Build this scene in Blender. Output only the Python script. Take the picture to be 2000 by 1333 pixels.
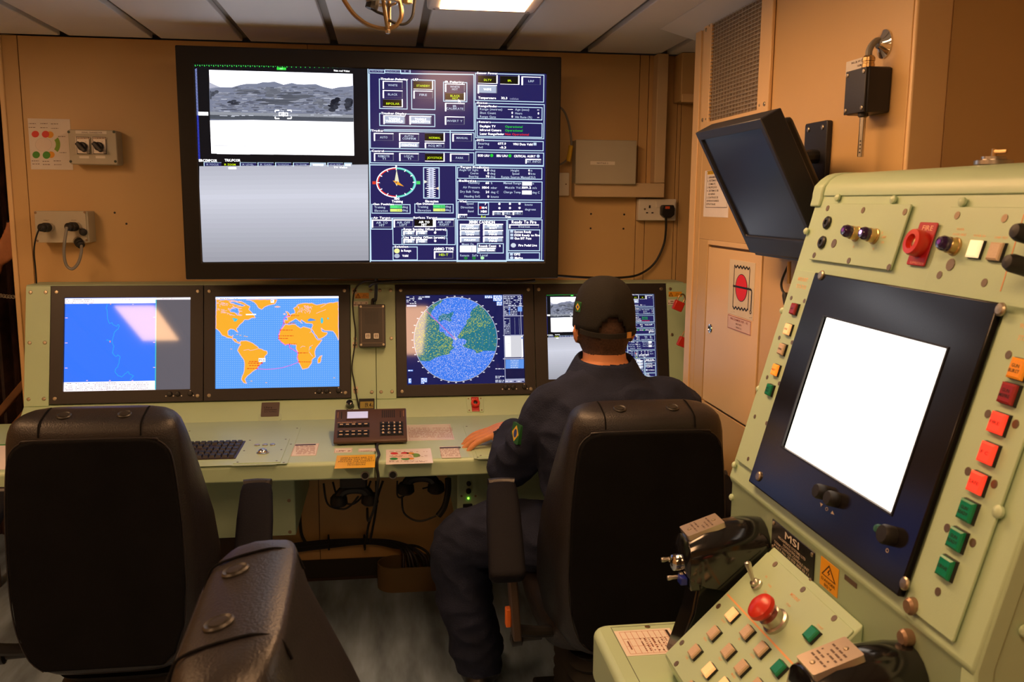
import bpy, bmesh, math, random
import numpy as np
from mathutils import Vector, Matrix, Quaternion, noise
from mathutils.geometry import tessellate_polygon
random.seed(7)
for o in list(bpy.data.objects): bpy.data.objects.remove(o)
scene = bpy.context.scene
col = scene.collection
V = Vector
R = math.radians

# ---------------------------------------------------------------- camera
CAM = V((0, 0, 1.51)); FPX = 1750.0
PITCH, YAW, ROLL = R(8.784), R(7.989), R(.467)
_f = V((math.sin(YAW), math.cos(YAW), 0)); _r = V((math.cos(YAW), -math.sin(YAW), 0)); _u = V((0, 0, 1))
FW = _f * math.cos(PITCH) - _u * math.sin(PITCH); _u2 = _u * math.cos(PITCH) + _f * math.sin(PITCH)
RT = _r * math.cos(ROLL) + _u2 * math.sin(ROLL); UP = _u2 * math.cos(ROLL) - _r * math.sin(ROLL)
cd = bpy.data.cameras.new('camera'); cam = bpy.data.objects.new('camera', cd); col.objects.link(cam)
cd.sensor_width = 36; cd.lens = FPX / 2000 * 36; cd.clip_start = .02; cd.clip_end = 60
cam.matrix_world = Matrix(((RT.x, UP.x, -FW.x, CAM.x), (RT.y, UP.y, -FW.y, CAM.y), (RT.z, UP.z, -FW.z, CAM.z), (0, 0, 0, 1)))
cd.dof.use_dof = True; cd.dof.focus_distance = 3.05; cd.dof.aperture_fstop = 11
scene.camera = cam
# ---------------------------------------------------------------- world and exposure
w = bpy.data.worlds.new('world'); scene.world = w; w.use_nodes = True
w.node_tree.nodes['Background'].inputs[0].default_value = (.05, .04, .035, 1)
w.node_tree.nodes['Background'].inputs[1].default_value = .3
vs = scene.view_settings; vs.view_transform = 'Standard'; vs.look = 'None'; vs.gamma = 1; vs.use_curve_mapping = False
vs.exposure = 0.0
LAMP_COL = (1.0, .54, .25); LAMP_STR = 20.0

# ---------------------------------------------------------------- pixel rays
def ray(x, y): return RT * ((x - 1000) / FPX) - UP * ((y - 666.5) / FPX) + FW
def hit(x, y, p0, n):
    d = ray(x, y); return CAM + d * ((V(p0) - CAM).dot(n) / d.dot(n))
def onX(x, y, X): return hit(x, y, V((X, 0, 0)), V((1, 0, 0)))
def onY(x, y, Y): return hit(x, y, V((0, Y, 0)), V((0, 1, 0)))
def onZ(x, y, Z): return hit(x, y, V((0, 0, Z)), V((0, 0, 1)))

# ---------------------------------------------------------------- colours and materials
def lin(c):
    return tuple((v / 255 / 12.92 if v / 255 <= .04045 else ((v / 255 + .055) / 1.055) ** 2.4) for v in c)
MATS = {}
def mat(name, c, rough=.5, metal=0, var=.06, scale=8, bump=0, bscale=60, emit=None, estr=0, coat=0, spec=.5, stretch=None):
    if name in MATS: return MATS[name]
    m = bpy.data.materials.new(name); m.use_nodes = True; nt = m.node_tree; b = nt.nodes['Principled BSDF']
    b.inputs['Roughness'].default_value = rough; b.inputs['Metallic'].default_value = metal
    b.inputs['Specular IOR Level'].default_value = spec
    b.inputs['Coat Weight'].default_value = coat; b.inputs['Coat Roughness'].default_value = .12
    tc = nt.nodes.new('ShaderNodeTexCoord'); mp = nt.nodes.new('ShaderNodeMapping')
    nt.links.new(tc.outputs['Object'], mp.inputs[0])
    if stretch: mp.inputs['Scale'].default_value = stretch
    nz = nt.nodes.new('ShaderNodeTexNoise'); nz.inputs['Scale'].default_value = scale; nz.inputs['Detail'].default_value = 4
    nt.links.new(mp.outputs[0], nz.inputs['Vector'])
    rp = nt.nodes.new('ShaderNodeMapRange'); rp.inputs[1].default_value = .3; rp.inputs[2].default_value = .7
    rp.inputs[3].default_value = 1 - var; rp.inputs[4].default_value = 1 + var
    nt.links.new(nz.outputs['Fac'], rp.inputs[0])
    mx = nt.nodes.new('ShaderNodeVectorMath'); mx.operation = 'SCALE'; mx.inputs[0].default_value = c
    nt.links.new(rp.outputs[0], mx.inputs['Scale']); nt.links.new(mx.outputs[0], b.inputs['Base Color'])
    if bump:
        n2 = nt.nodes.new('ShaderNodeTexNoise'); n2.inputs['Scale'].default_value = bscale; n2.inputs['Detail'].default_value = 3
        nt.links.new(mp.outputs[0], n2.inputs['Vector'])
        bp = nt.nodes.new('ShaderNodeBump'); bp.inputs['Strength'].default_value = bump; bp.inputs['Distance'].default_value = .004
        nt.links.new(n2.outputs['Fac'], bp.inputs['Height']); nt.links.new(bp.outputs[0], b.inputs['Normal'])
    if emit:
        b.inputs['Emission Color'].default_value = (*emit, 1); b.inputs['Emission Strength'].default_value = estr
    MATS[name] = m; return m
def attr_mat(name, emissive, strength=1.0, rough=.5, spec=.5):
    m = bpy.data.materials.new(name); m.use_nodes = True; nt = m.node_tree; b = nt.nodes['Principled BSDF']
    a = nt.nodes.new('ShaderNodeAttribute'); a.attribute_name = 'Col'
    b.inputs['Roughness'].default_value = rough; b.inputs['Specular IOR Level'].default_value = spec
    if emissive:
        b.inputs['Base Color'].default_value = (.004, .004, .005, 1)
        nt.links.new(a.outputs['Color'], b.inputs['Emission Color']); b.inputs['Emission Strength'].default_value = strength
    else:
        nt.links.new(a.outputs['Color'], b.inputs['Base Color'])
    MATS[name] = m; return m
SCREEN = attr_mat('screen_image', True, 1.0, .045)
SCREEN_TV = attr_mat('wall_display_image', True, 1.0, .16, .22)
PRINT = attr_mat('printed_ink', False, rough=.55)
GPRINT = attr_mat('glossy_print', False, rough=.22)
GREEN = mat('sea_green_paint', (.45, .61, .41), .38, var=.03, bump=.05, bscale=400)
GREEND = mat('sea_green_paint_matt', (.42, .56, .40), .5, var=.04, bump=.06, bscale=400)
WALL = mat('cream_wall_laminate', (.62, .41, .18), .40, var=.03, scale=3)
CREAM = mat('cream_enamel', (.78, .54, .28), .35, var=.02)
CEIL = mat('white_ceiling_panel', (.74, .76, .80), .42, var=.03, scale=2)
CEILG = mat('grey_ceiling_groove', (.30, .27, .24), .6)
FLOOR = mat('blue_grey_vinyl', (.26, .36, .50), .36, var=.45, scale=5, bump=.1, bscale=30, stretch=(3, .6, 1))
DARK = mat('black_kick', (.012, .011, .011), .5)
BEZEL = mat('dark_brown_bezel', (.022, .017, .016), .42, var=.08, bump=.05, bscale=500)
BLACK = mat('black_plastic', (.012, .012, .013), .4)
BLACKG = mat('glossy_black_plastic', (.008, .008, .009), .12, coat=.6)
BLACKP = mat('black_powder_coat', (.014, .014, .02), .4, bump=.15, bscale=900)
RUBBER = mat('black_rubber', (.012, .012, .012), .55)
GREYC = mat('grey_cable', (.22, .21, .19), .5)
LEATHER = mat('black_vinyl_upholstery', (.014, .012, .014), .40, var=.15, bump=.25, bscale=300)
FABRIC = mat('black_woven_fabric', (.006, .006, .007), .95, var=.2, bump=.5, bscale=700, spec=.1)
COVERALL = mat('navy_coverall_cloth', (.016, .021, .045), .85, var=.25, scale=14, bump=.5, bscale=260, spec=.2)
CAPM = mat('black_cap_twill', (.018, .017, .015), .85, var=.2, bump=.5, bscale=600, spec=.2)
SKIN = mat('skin', (.60, .25, .11), .5, var=.1, scale=30, bump=.12, bscale=160)
HAIR = mat('cropped_dark_hair', (.07, .035, .02), .8, var=.4, scale=200, bump=.6, bscale=500)
STEEL = mat('steel', (.55, .52, .47), .3, 1)
BRASS = mat('brass', (.60, .42, .20), .3, 1)
CHROME = mat('chrome', (.8, .8, .8), .06, 1)
SCREWM = mat('zinc_screw', (.42, .36, .27), .35, .9)
TRUNK = mat('cream_grey_trunking', (.64, .48, .29), .45, var=.03)
GREYBOX = mat('grey_enclosure', (.47, .43, .33), .45, var=.03)
WHITE = mat('white_plastic', (.75, .70, .62), .4)
RED = mat('red_plastic', (.62, .035, .02), .28)
REDP = mat('red_label', (.42, .012, .02), .4)
BROWNM = mat('brown_anodised', (.075, .036, .022), .35, var=.1)
PAPER = mat('paper', (.80, .74, .68), .6)
YELLOW = mat('yellow_plate', (.80, .46, .02), .45)

# ---------------------------------------------------------------- mesh builder
ORG = {}
class MB:
    def __init__(s): s.v = []; s.f = []
    def add(s, vs, fs):
        k = len(s.v); s.v += [V(p) for p in vs]; s.f += [tuple(i + k for i in f) for f in fs]; return s
    def hexa(s, c):   # 8 corners: bottom 4 loop, top 4 loop
        return s.add(c, [(3, 2, 1, 0), (4, 5, 6, 7), (0, 1, 5, 4), (1, 2, 6, 5), (2, 3, 7, 6), (3, 0, 4, 7)])
    def box(s, a, b):
        (x0, y0, z0), (x1, y1, z1) = a, b
        return s.hexa([(x0, y0, z0), (x1, y0, z0), (x1, y1, z0), (x0, y1, z0), (x0, y0, z1), (x1, y0, z1), (x1, y1, z1), (x0, y1, z1)])
    def prism(s, pts, vec):
        n = len(pts); vec = V(vec); p = [V(q) for q in pts]
        return s.add(p + [q + vec for q in p], [tuple(range(n))[::-1], tuple(range(n, 2 * n))] + [(i, (i + 1) % n, (i + 1) % n + n, i + n) for i in range(n)])
    def loft(s, rings, cap=True):
        n = len(rings[0]); vs = [p for r in rings for p in r]; fs = []
        for k in range(len(rings) - 1):
            for i in range(n):
                j = (i + 1) % n; fs.append((k * n + i, k * n + j, (k + 1) * n + j, (k + 1) * n + i))
        if cap: fs += [tuple(range(n))[::-1], tuple(range((len(rings) - 1) * n, len(rings) * n))]
        return s.add(vs, fs)
    def tube(s, pts, r, n=8, sub=6):
        P = smooth_path(pts, sub) if sub > 1 else [V(p) for p in pts]
        rings = []; up = None
        for i, p in enumerate(P):
            t = (P[min(i + 1, len(P) - 1)] - P[max(i - 1, 0)]).normalized()
            if up is None: up = t.orthogonal().normalized()
            up = (up - t * up.dot(t)).normalized(); b = t.cross(up)
            rr = r if not callable(r) else r(i / max(1, len(P) - 1))
            rings.append([p + (up * math.cos(a) + b * math.sin(a)) * rr for a in [2 * math.pi * k / n for k in range(n)]])
        return s.loft(rings)
    def lathe(s, o, ax, prof, n=20):
        o = V(o); ax = V(ax).normalized(); e = ax.orthogonal().normalized(); g = ax.cross(e)
        return s.loft([[o + ax * h + (e * math.cos(2 * math.pi * k / n) + g * math.sin(2 * math.pi * k / n)) * max(r, 1e-5) for k in range(n)] for r, h in prof])
    def torus(s, o, ax, R0, r, n=20, m=8):
        o = V(o); ax = V(ax).normalized(); e = ax.orthogonal().normalized(); g = ax.cross(e)
        vs = []; fs = []
        for i in range(n):
            a = 2 * math.pi * i / n; d = e * math.cos(a) + g * math.sin(a)
            for j in range(m):
                b = 2 * math.pi * j / m; vs.append(o + d * (R0 + r * math.cos(b)) + ax * r * math.sin(b))
        for i in range(n):
            for j in range(m):
                fs.append((i * m + j, ((i + 1) % n) * m + j, ((i + 1) % n) * m + (j + 1) % m, i * m + (j + 1) % m))
        return s.add(vs, fs)
    def mesh(s, name, org=V((0, 0, 0)), m=None, angle=35):
        me = bpy.data.meshes.new(name); me.from_pydata([tuple(p - org) for p in s.v], [], s.f)
        b = bmesh.new(); b.from_mesh(me); bmesh.ops.recalc_face_normals(b, faces=b.faces); b.to_mesh(me); b.free()
        me.shade_smooth(); me.set_sharp_from_angle(angle=R(angle))
        if m: me.materials.append(m)
        return me
    def build(s, name, m, parent=None, bev=0, seg=2, sub=0, angle=35, base=None):
        if parent is not None: org = ORG[parent.name]
        elif base is not None: org = V(base)
        else:
            lo = [min(p[i] for p in s.v) for i in range(3)]; hi = [max(p[i] for p in s.v) for i in range(3)]
            org = V(((lo[0] + hi[0]) / 2, (lo[1] + hi[1]) / 2, lo[2]))
        o = bpy.data.objects.new(name, s.mesh(name, org, m, angle)); col.objects.link(o)
        if parent is not None: o.parent = parent
        else: o.location = org
        ORG[o.name] = org
        if bev:
            md = o.modifiers.new('bevel', 'BEVEL'); md.width = bev; md.segments = seg; md.limit_method = 'ANGLE'; md.angle_limit = R(30)
        if sub:
            md = o.modifiers.new('sub', 'SUBSURF'); md.levels = sub; md.render_levels = sub
        return o
def smooth_path(pts, sub=6):
    P = [V(p) for p in pts]
    if len(P) < 3: return P
    out = []
    for i in range(len(P) - 1):
        p0 = P[max(i - 1, 0)]; p1 = P[i]; p2 = P[i + 1]; p3 = P[min(i + 2, len(P) - 1)]
        for k in range(sub):
            t = k / sub
            out.append(.5 * ((2 * p1) + (p2 - p0) * t + (2 * p0 - 5 * p1 + 4 * p2 - p3) * t * t + (3 * p1 - p0 - 3 * p2 + p3) * t ** 3))
    out.append(P[-1]); return out
def tag(o, label=None, cat=None, group=None, kind=None):
    if label: o['label'] = label
    if cat: o['category'] = cat
    if group: o['group'] = group
    if kind: o['kind'] = kind
    return o
def thing(name, label, cat, loc, group=None):
    o = bpy.data.objects.new(name, None); o.empty_display_size = .05; col.objects.link(o); o.location = loc
    ORG[o.name] = V(loc); return tag(o, label, cat, group)
def struct(o): return tag(o, kind='structure')
def inst(me, name, parent, P, nrm=V((0, 0, 1)), sc=1.0, spin=0):
    o = bpy.data.objects.new(name, me); col.objects.link(o); o.parent = parent
    o.location = V(P) - ORG[parent.name]
    q = V(nrm).to_track_quat('Z', 'Y') @ Quaternion((0, 0, 1), spin)
    o.rotation_mode = 'QUATERNION'; o.rotation_quaternion = q
    o.scale = (sc, sc, sc) if not isinstance(sc, tuple) else sc
    ORG[o.name] = ORG[parent.name]; return o
def copy_tree(o, parent=None):
    c = o.copy(); col.objects.link(c); c.parent = parent
    for ch in o.children: copy_tree(ch, c)
    return c
# shared little meshes (unit radius 1 = 1 mm scaled by caller)
_s = MB().lathe((0, 0, 0), (0, 0, 1), [(1, 0), (1, .25), (.75, .45), (.0, .5)], 12)
SCREW = _s.mesh('screw', m=SCREWM)
_s = MB().lathe((0, 0, 0), (0, 0, 1), [(1, 0), (1, .5), (.6, .85), (0, .95)], 12)
RIVET_G = _s.mesh('rivet', m=mat('green_painted_rivet', (.5, .66, .46), .35))
_s = MB().lathe((0, 0, 0), (0, 0, 1), [(1, 0), (1, .15), (.3, .16), (0, .14)], 10)
DSCREW = _s.mesh('screw', m=mat('dark_recessed_screw', (.10, .07, .05), .4, .6))
BSCREW = _s.mesh('screw', m=mat('countersunk_bronze_screw', (.26, .19, .12), .35, .7))

class Plane:
    def __init__(s, o, u, v): s.o = V(o); s.u = V(u).normalized(); s.v = V(v).normalized(); s.n = s.u.cross(s.v).normalized()
    def P(s, a, b, d=0): return s.o + s.u * a + s.v * b + s.n * d
    def hit(s, x, y, d=0):
        p = hit(x, y, s.o + s.n * d, s.n) - s.o; return p.dot(s.u), p.dot(s.v)
    def W(s, x, y, d=0): a, b = s.hit(x, y, d); return s.P(a, b, d)
    def box(s, mb, a0, b0, a1, b1, d0, d1):
        return mb.hexa([s.P(a0, b0, d0), s.P(a1, b0, d0), s.P(a1, b1, d0), s.P(a0, b1, d0), s.P(a0, b0, d1), s.P(a1, b0, d1), s.P(a1, b1, d1), s.P(a0, b1, d1)])
    def rbox(s, mb, a0, b0, a1, b1, d0, d1, r, n=4):
        pts = []
        for cx, cy, a in ((a1 - r, b1 - r, 0), (a0 + r, b1 - r, 90), (a0 + r, b0 + r, 180), (a1 - r, b0 + r, 270)):
            for k in range(n + 1):
                t = R(a + 90 * k / n); pts.append(s.P(cx + r * math.cos(t), cy + r * math.sin(t), d0))
        return mb.prism(pts, s.n * (d1 - d0))
    def frame(s, mb, o, i, d0, d1):   # rectangular ring (a0,b0,a1,b1)
        P = []
        for d in (d0, d1):
            for r_ in (o, i): P += [s.P(r_[0], r_[1], d), s.P(r_[2], r_[1], d), s.P(r_[2], r_[3], d), s.P(r_[0], r_[3], d)]
        F = []
        for k in range(4):
            j = (k + 1) % 4
            F += [(k, j, 4 + j, 4 + k), (8 + k, 8 + j, 12 + j, 12 + k), (k, j, 8 + j, 8 + k), (4 + k, 4 + j, 12 + j, 12 + k)]
        return mb.add(P, F)
    def pxrect(s, x0, y0, x1, y1, d=0):
        a0, b1 = s.hit(x0, y0, d); a1, b0 = s.hit(x1, y1, d); return a0, b0, a1, b1

# ---------------------------------------------------------------- lettering and flat print
GL = {}
def _glyphs(chars):
    cu = bpy.data.curves.new('glyph', 'FONT'); cu.size = 1; cu.resolution_u = 2; cu.offset = .012
    ob = bpy.data.objects.new('glyph', cu); col.objects.link(ob)
    for ch in chars:
        cu.body = ch; bpy.context.view_layer.update()
        me = ob.evaluated_get(bpy.context.evaluated_depsgraph_get()).to_mesh()
        vs = [(v.co.x, v.co.y) for v in me.vertices]; fs = [tuple(p.vertices) for p in me.polygons]
        if vs:
            x0 = min(v[0] for v in vs); x1 = max(v[0] for v in vs)
            GL[ch] = ([(x - x0, y) for x, y in vs], fs, x1 - x0)
    bpy.data.objects.remove(ob); bpy.data.curves.remove(cu)
_glyphs('ABCDEFGHIJKLMNOPQRSTUVWXYZabcdefghijklmnopqrstuvwxyz0123456789.,:/()-%+!ÃÇÕ[]_')
def tlen(t): return sum(GL[c][2] + .09 if c in GL else .34 for c in t) - .09
class Canvas:
    def __init__(s, plane, rect=None, corners=None, d=0):
        s.pl = plane; s.d = d; s.em = False; s.v = []; s.f = []; s.c = []; s.H = None; s.zm = (0, 0, 1)
        if corners:
            a0, b0, a1, b1 = rect; dst = [(a0, b1), (a1, b1), (a1, b0), (a0, b0)]; A = []; B = []
            for (x, y), (u, v) in zip(corners, dst):
                A.append([x, y, 1, 0, 0, 0, -u * x, -u * y]); B.append(u); A.append([0, 0, 0, x, y, 1, -v * x, -v * y]); B.append(v)
            h = np.linalg.solve(np.array(A), np.array(B)); s.H = np.append(h, 1).reshape(3, 3)
    def z(s, x, y, k): s.zm = (x, y, k); return s
    def m(s, x, y):
        X = s.zm[0] + x * s.zm[2]; Y = s.zm[1] + y * s.zm[2]
        if s.H is None: return s.pl.hit(X, Y, s.d)
        q = s.H @ np.array([X, Y, 1.0]); return q[0] / q[2], q[1] / q[2]
    def raw(s, pts, fs, c, L):
        k = len(s.v); d = s.d + .0002 + L * .00016
        s.v += [s.pl.P(a, b, d) for a, b in pts]; c = tuple(v * (s.em if s.em and min(c) >= 228 else 1) for v in lin(c))
        for f in fs: s.f.append(tuple(i + k for i in f)); s.c.append(c)
    def rect(s, x0, y0, x1, y1, c, L=1):
        a0, b1 = s.m(x0, y0); a1, b0 = s.m(x1, y1); s.raw([(a0, b0), (a1, b0), (a1, b1), (a0, b1)], [(0, 1, 2, 3)], c, L)
    def frame(s, x0, y0, x1, y1, c, w=5, L=2):
        a0, b1 = s.m(x0, y0); a1, b0 = s.m(x1, y1); e = abs(s.m(x0 + w, y0)[0] - a0)
        for r in ((a0, b0, a1, b0 + e), (a0, b1 - e, a1, b1), (a0, b0, a0 + e, b1), (a1 - e, b0, a1, b1)):
            s.raw([(r[0], r[1]), (r[2], r[1]), (r[2], r[3]), (r[0], r[3])], [(0, 1, 2, 3)], c, L)
    def poly(s, pts, c, L=2):
        q = [s.m(*p) for p in pts]; t = tessellate_polygon([[V((a, b, 0)) for a, b in q]]); s.raw(q, [tuple(x) for x in t], c, L)
    def line(s, pts, wd, c, L=3):
        q = [V(s.m(*p)) for p in pts]; e = abs(s.m(pts[0][0] + wd, pts[0][1])[0] - q[0][0]) / 2
        for a, b in zip(q, q[1:]):
            t = (b - a)
            if t.length < 1e-9: continue
            t.normalize(); n = V((-t.y, t.x)) * e
            s.raw([tuple(a - n), tuple(b - n), tuple(b + n), tuple(a + n)], [(0, 1, 2, 3)], c, L)
    def ell(s, cx, cy, rx, ry, c, L=2, n=28, a0=0, a1=360, hole=0):
        o = [(cx + rx * math.cos(R(a0 + (a1 - a0) * k / n)), cy + ry * math.sin(R(a0 + (a1 - a0) * k / n))) for k in range(n + 1)]
        q = [s.m(*p) for p in o]
        if hole:
            i = [s.m(cx + (p[0] - cx) * hole, cy + (p[1] - cy) * hole) for p in o]
            s.raw(q + i, [(k, k + 1, n + 2 + k, n + 1 + k) for k in range(n)], c, L)
        else: s.raw(q + [s.m(cx, cy)], [(k, k + 1, n + 1) for k in range(n)], c, L)
    def text(s, x, y, h, t, c, L=4, w=None, al='l', axis=None):
        """x: left (or centre) of the line, y: its middle, h: cap height, w: total width, all in zoom pixels"""
        a, b = s.m(x, y); k = abs(s.m(x, y + h)[1] - s.m(x, y)[1]) / .72
        n = tlen(t); kx = k
        if w: kx = abs(s.m(x + w, y)[0] - a) / n
        if al == 'c': a -= n * kx / 2
        if al == 'r': a -= n * kx
        b -= k * .36
        for ch in t:
            if ch not in GL: a += .34 * kx; continue
            vs, fs, adv = GL[ch]; s.raw([(a + p * kx, b + q * k) for p, q in vs], fs, c, L); a += (adv + .09) * kx
    def build(s, name, m, parent):
        org = ORG[parent.name]; me = bpy.data.meshes.new(name); me.from_pydata([tuple(p - org) for p in s.v], [], s.f)
        at = me.attributes.new('Col', 'FLOAT_COLOR', 'FACE') if False else me.attributes.new('Col', 'FLOAT_COLOR', 'CORNER')
        arr = np.ones((len(me.loops), 4), dtype=np.float32); i = 0
        for f, c in zip(s.f, s.c):
            arr[i:i + len(f), :3] = c; i += len(f)
        at.data.foreach_set('color', arr.ravel()); me.materials.append(m)
        o = bpy.data.objects.new(name, me); col.objects.link(o); o.parent = parent; ORG[o.name] = org; return o

# ================================================================ the room
ZC = 2.08; YW = 3.5
struct(MB().box((-2.6, -1.6, -.05), (2.2, 5.2, 0)).build('floor', FLOOR))
# ceiling: dark groove backing with a row of long panels below it
ceil = struct(MB().box((-2.6, -1.6, ZC + .02), (2.2, 5.2, ZC + .08)).build('ceiling', CEILG))
xs = [-2.36 + .3115 * k for k in range(15)]
LAMPS = [(.122, 1.47, 2.665, 1), (-1.747, .17, .95, 0), (-1.747, 1.9, 2.95, 0)]
for a, b in zip(xs, xs[1:]):
    y0 = -1.6
    cuts = []
    segs = [(-1.6, YW - .03)]
    for (p, q) in segs:
        MB().box((a + .014, p, ZC), (b - .014, q, ZC + .02)).build('ceiling_panel', CEIL, ceil, bev=.003)
# groove bottoms sit 6 mm up
# back wall: backing and butted laminate panels
wb = struct(MB().box((-1.34, YW + .012, 0), (1.7, YW + .09, ZC)).build('wall_back', mat('wall_joint', (.25, .17, .09), .6)))
WB = Plane((0, YW, 0), (1, 0, 0), (0, 0, 1))
sx = [-1.345, -1.283, -.28, .985, 1.022, 1.142, 1.158, 1.7]
for a, b in zip(sx, sx[1:]):
    MB().box((a + .0012, YW, 0), (b - .0012, YW + .014, ZC)).build('wall_panel', WALL, wb, bev=.001)
struct(MB().box((-1.33, YW - .012, 0), (1.6, YW, .085)).build('baseboard_back', DARK, bev=.002))
MB().box((-1.33, YW - .016, .0), (1.6, YW - .012, .012)).build('baseboard_seal', mat('dark_brown_seal', (.03, .015, .01), .4), bpy.data.objects['baseboard_back'])
# room shell out of view
struct(MB().box((-2.5, -1.6, 0), (-2.42, 5.0, ZC)).build('wall_left', WALL))
struct(MB().box((-2.5, -1.6, 0), (2.1, -1.5, ZC)).build('wall_front', WALL))
struct(MB().box((-2.42, YW, 0), (-2.05, YW + .09, ZC)).build('wall_back_far_left', WALL))
struct(MB().box((-2.42, 4.7, 0), (-1.0, 4.8, ZC)).build('wall_passage', mat('dark_brown_bulkhead', (.10, .05, .03), .55, var=.3)))
struct(MB().box((-1.34, YW + .09, 0), (-1.26, 4.7, ZC)).build('wall_passage_side', mat('dark_brown_bulkhead', (.1, .05, .03))))
struct(MB().box((-1.352, YW - .008, 0), (-1.335, YW + .1, ZC)).build('trim_1', CREAM, bev=.003))
# right-hand casing: cabinet face X = 1, its end towards the console, recess wall
XR = 1.0
WR = Plane((XR, 0, 0), (0, -1, 0), (0, 0, 1))
wr = struct(MB().box((XR + .012, 1.655, 0), (1.62, 2.895, ZC)).build('wall_right', mat('wall_joint', (.25, .17, .09))))
def rp(y1, y0, z0, z1, m=WALL, name='wall_panel', d=.0):
    return MB().box((XR - d, y0 + .001, z0), (XR + .014, y1 - .001, z1)).build(name, m, wr, bev=.0015)
rp(2.895, 2.84, 0, ZC, CREAM, 'corner_trim', .004)
rp(2.84, 2.80, 0, ZC, WALL)
rp(2.80, 2.29, 1.40, ZC, WALL); rp(2.80, 2.29, 0, .885, WALL)
rp(2.80, 2.715, .885, 1.40, WALL)
rp(2.29, 1.66, 0, ZC, WALL)
rp(2.715, 2.29, 1.385, 1.40, CREAM)
MB().box((XR + .0, 1.648, 0), (XR + .075, 1.66, ZC)).build('corner_trim', CREAM, wr, bev=.004)
MB().box((XR + .077, 1.652, 0), (1.62, 1.66, ZC)).build('wall_panel', WALL, wr, bev=.001)
MB().box((XR + .10, 2.89, 0), (1.62, 2.90, ZC)).build('wall_panel', WALL, wr, bev=.001)
struct(MB().box((1.55, -1.6, 0), (1.63, 1.66, ZC)).build('wall_recess', WALL))
# boxed duct across the top right corner of the back wall
du = thing('cable_duct_box', 'cream boxed duct high on back wall right of the vertical trunking', 'duct', onY(1335, 198, YW - .1))
MB().box((1.12, YW - .10, 1.90), (1.6, YW - .001, ZC - .001)).build('casing', WALL, du, bev=.004)
MB().box((1.12, YW - .112, 1.895), (1.6, YW - .10, 1.925)).build('lower_lip', CREAM, du, bev=.003)
# angled cornice where the ceiling meets the casing
struct(MB().prism([(XR - .10, 1.4, ZC), (XR + .03, 1.4, ZC), (XR + .03, 1.4, ZC - .035), (XR - .02, 1.4, ZC - .022)], (0, 1.58, 0)).build('trim_2', CEIL, bev=.003))

# ---------------------------------------------------------------- ceiling lamps
def lamp(x0, y0, y1, label, wdt=.31, k=1):
    t = thing('ceiling_lamp', label, 'lamp', ((x0 + wdt / 2), (y0 + y1) / 2, ZC - .035), 'ceiling lamps')
    pl = Plane((x0, y0, ZC), (1, 0, 0), (0, -1, 0))
    L = y1 - y0
    mb = MB(); pl.rbox(mb, .0, -L, wdt, 0, .0, .03, .02); mb.build('housing', mat('lamp_housing_white', (.6, .55, .5), .35), t, bev=.006)
    mb = MB(); pl.box(mb, .035, -L + .045, wdt - .035, -.045, .03, .034)
    mb.build('diffuser', mat('lamp_diffuser_%g' % k, (.9, .85, .7), .4, emit=LAMP_COL, estr=LAMP_STR * k), t)
    for a in (.02, wdt - .02):
        for b in (-L + .02, -.02): inst(DSCREW, 'screw', t, pl.P(a, b, .03), pl.n, .004)
    mb = MB(); pl.box(mb, .09, -.042, .14, -.02, .03, .0305); mb.build('rating_label', PAPER, t)
    return t
lamp(.122, 1.47, 2.675, 'flat fluorescent ceiling lamp above and right of the big wall screen', k=1.0)
lamp(-1.747, .17, .95, 'ceiling lamp mirrored in the blue chart monitor, left behind the camera', k=1.2)
lamp(-1.747, 1.55, 2.45, 'ceiling lamp out of view above the left end of the console', k=1.05)
lamp(-.01, -.25, .90, 'ceiling lamp behind the camera, mirrored faintly in the radar monitor', k=.9)

# ================================================================ big wall display
TVT = R(0); TVY = 3.15
a = onY(344, 87, TVY); b = onY(1099, 112, TVY); c = onY(1088, 543, TVY); d = onY(360, 547, TVY)
tw = ((b - a).length + (c - d).length) / 2; th = ((d - a).length + (c - b).length) / 2; tc = (a + b + c + d) / 4
ex = ((b - a) + (c - d)).normalized(); ez = V((0, 0, 1)) - ex * ex.z; ez.normalize()
TV = Plane(tc, ex, ez)
tv = thing('wall_display', 'huge black-framed flat screen on back wall showing gun camera video and fire-control pages', 'screen', tc - ez * th / 2)
cor = [(379, 121), (1070, 147), (1061, 515), (394, 510)]
h4 = [TV.hit(*p) for p in cor]
sr = ((h4[0][0] + h4[3][0]) / 2, (h4[2][1] + h4[3][1]) / 2, (h4[1][0] + h4[2][0]) / 2, (h4[0][1] + h4[1][1]) / 2)
mb = MB(); TV.frame(mb, (-tw / 2, -th / 2, tw / 2, th / 2), sr, -.06, 0)
mb.build('frame', mat('tv_frame_black', (.010, .009, .008), .42, var=.1, spec=.3), tv, bev=.004)
mb = MB(); TV.box(mb, -tw / 2 + .004, -th / 2 + .004, tw / 2 - .004, th / 2 - .004, -.062, -.012); mb.build('back_cover', BLACK, tv)
mb = MB(); TV.box(mb, -.28, -.22, .28, .22, -.12, -.062); TV.box(mb, -.12, -.14, -.06, .14, -.348, -.12); TV.box(mb, .06, -.14, .12, .14, -.348, -.12)
mb.build('wall_bracket', BLACK, tv)
mb = MB(); TV.box(mb, sr[0], sr[1], sr[2], sr[3], -.012, -.008); mb.build('screen', mat('screen_glass', (.004, .004, .006), .1), tv)

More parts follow.
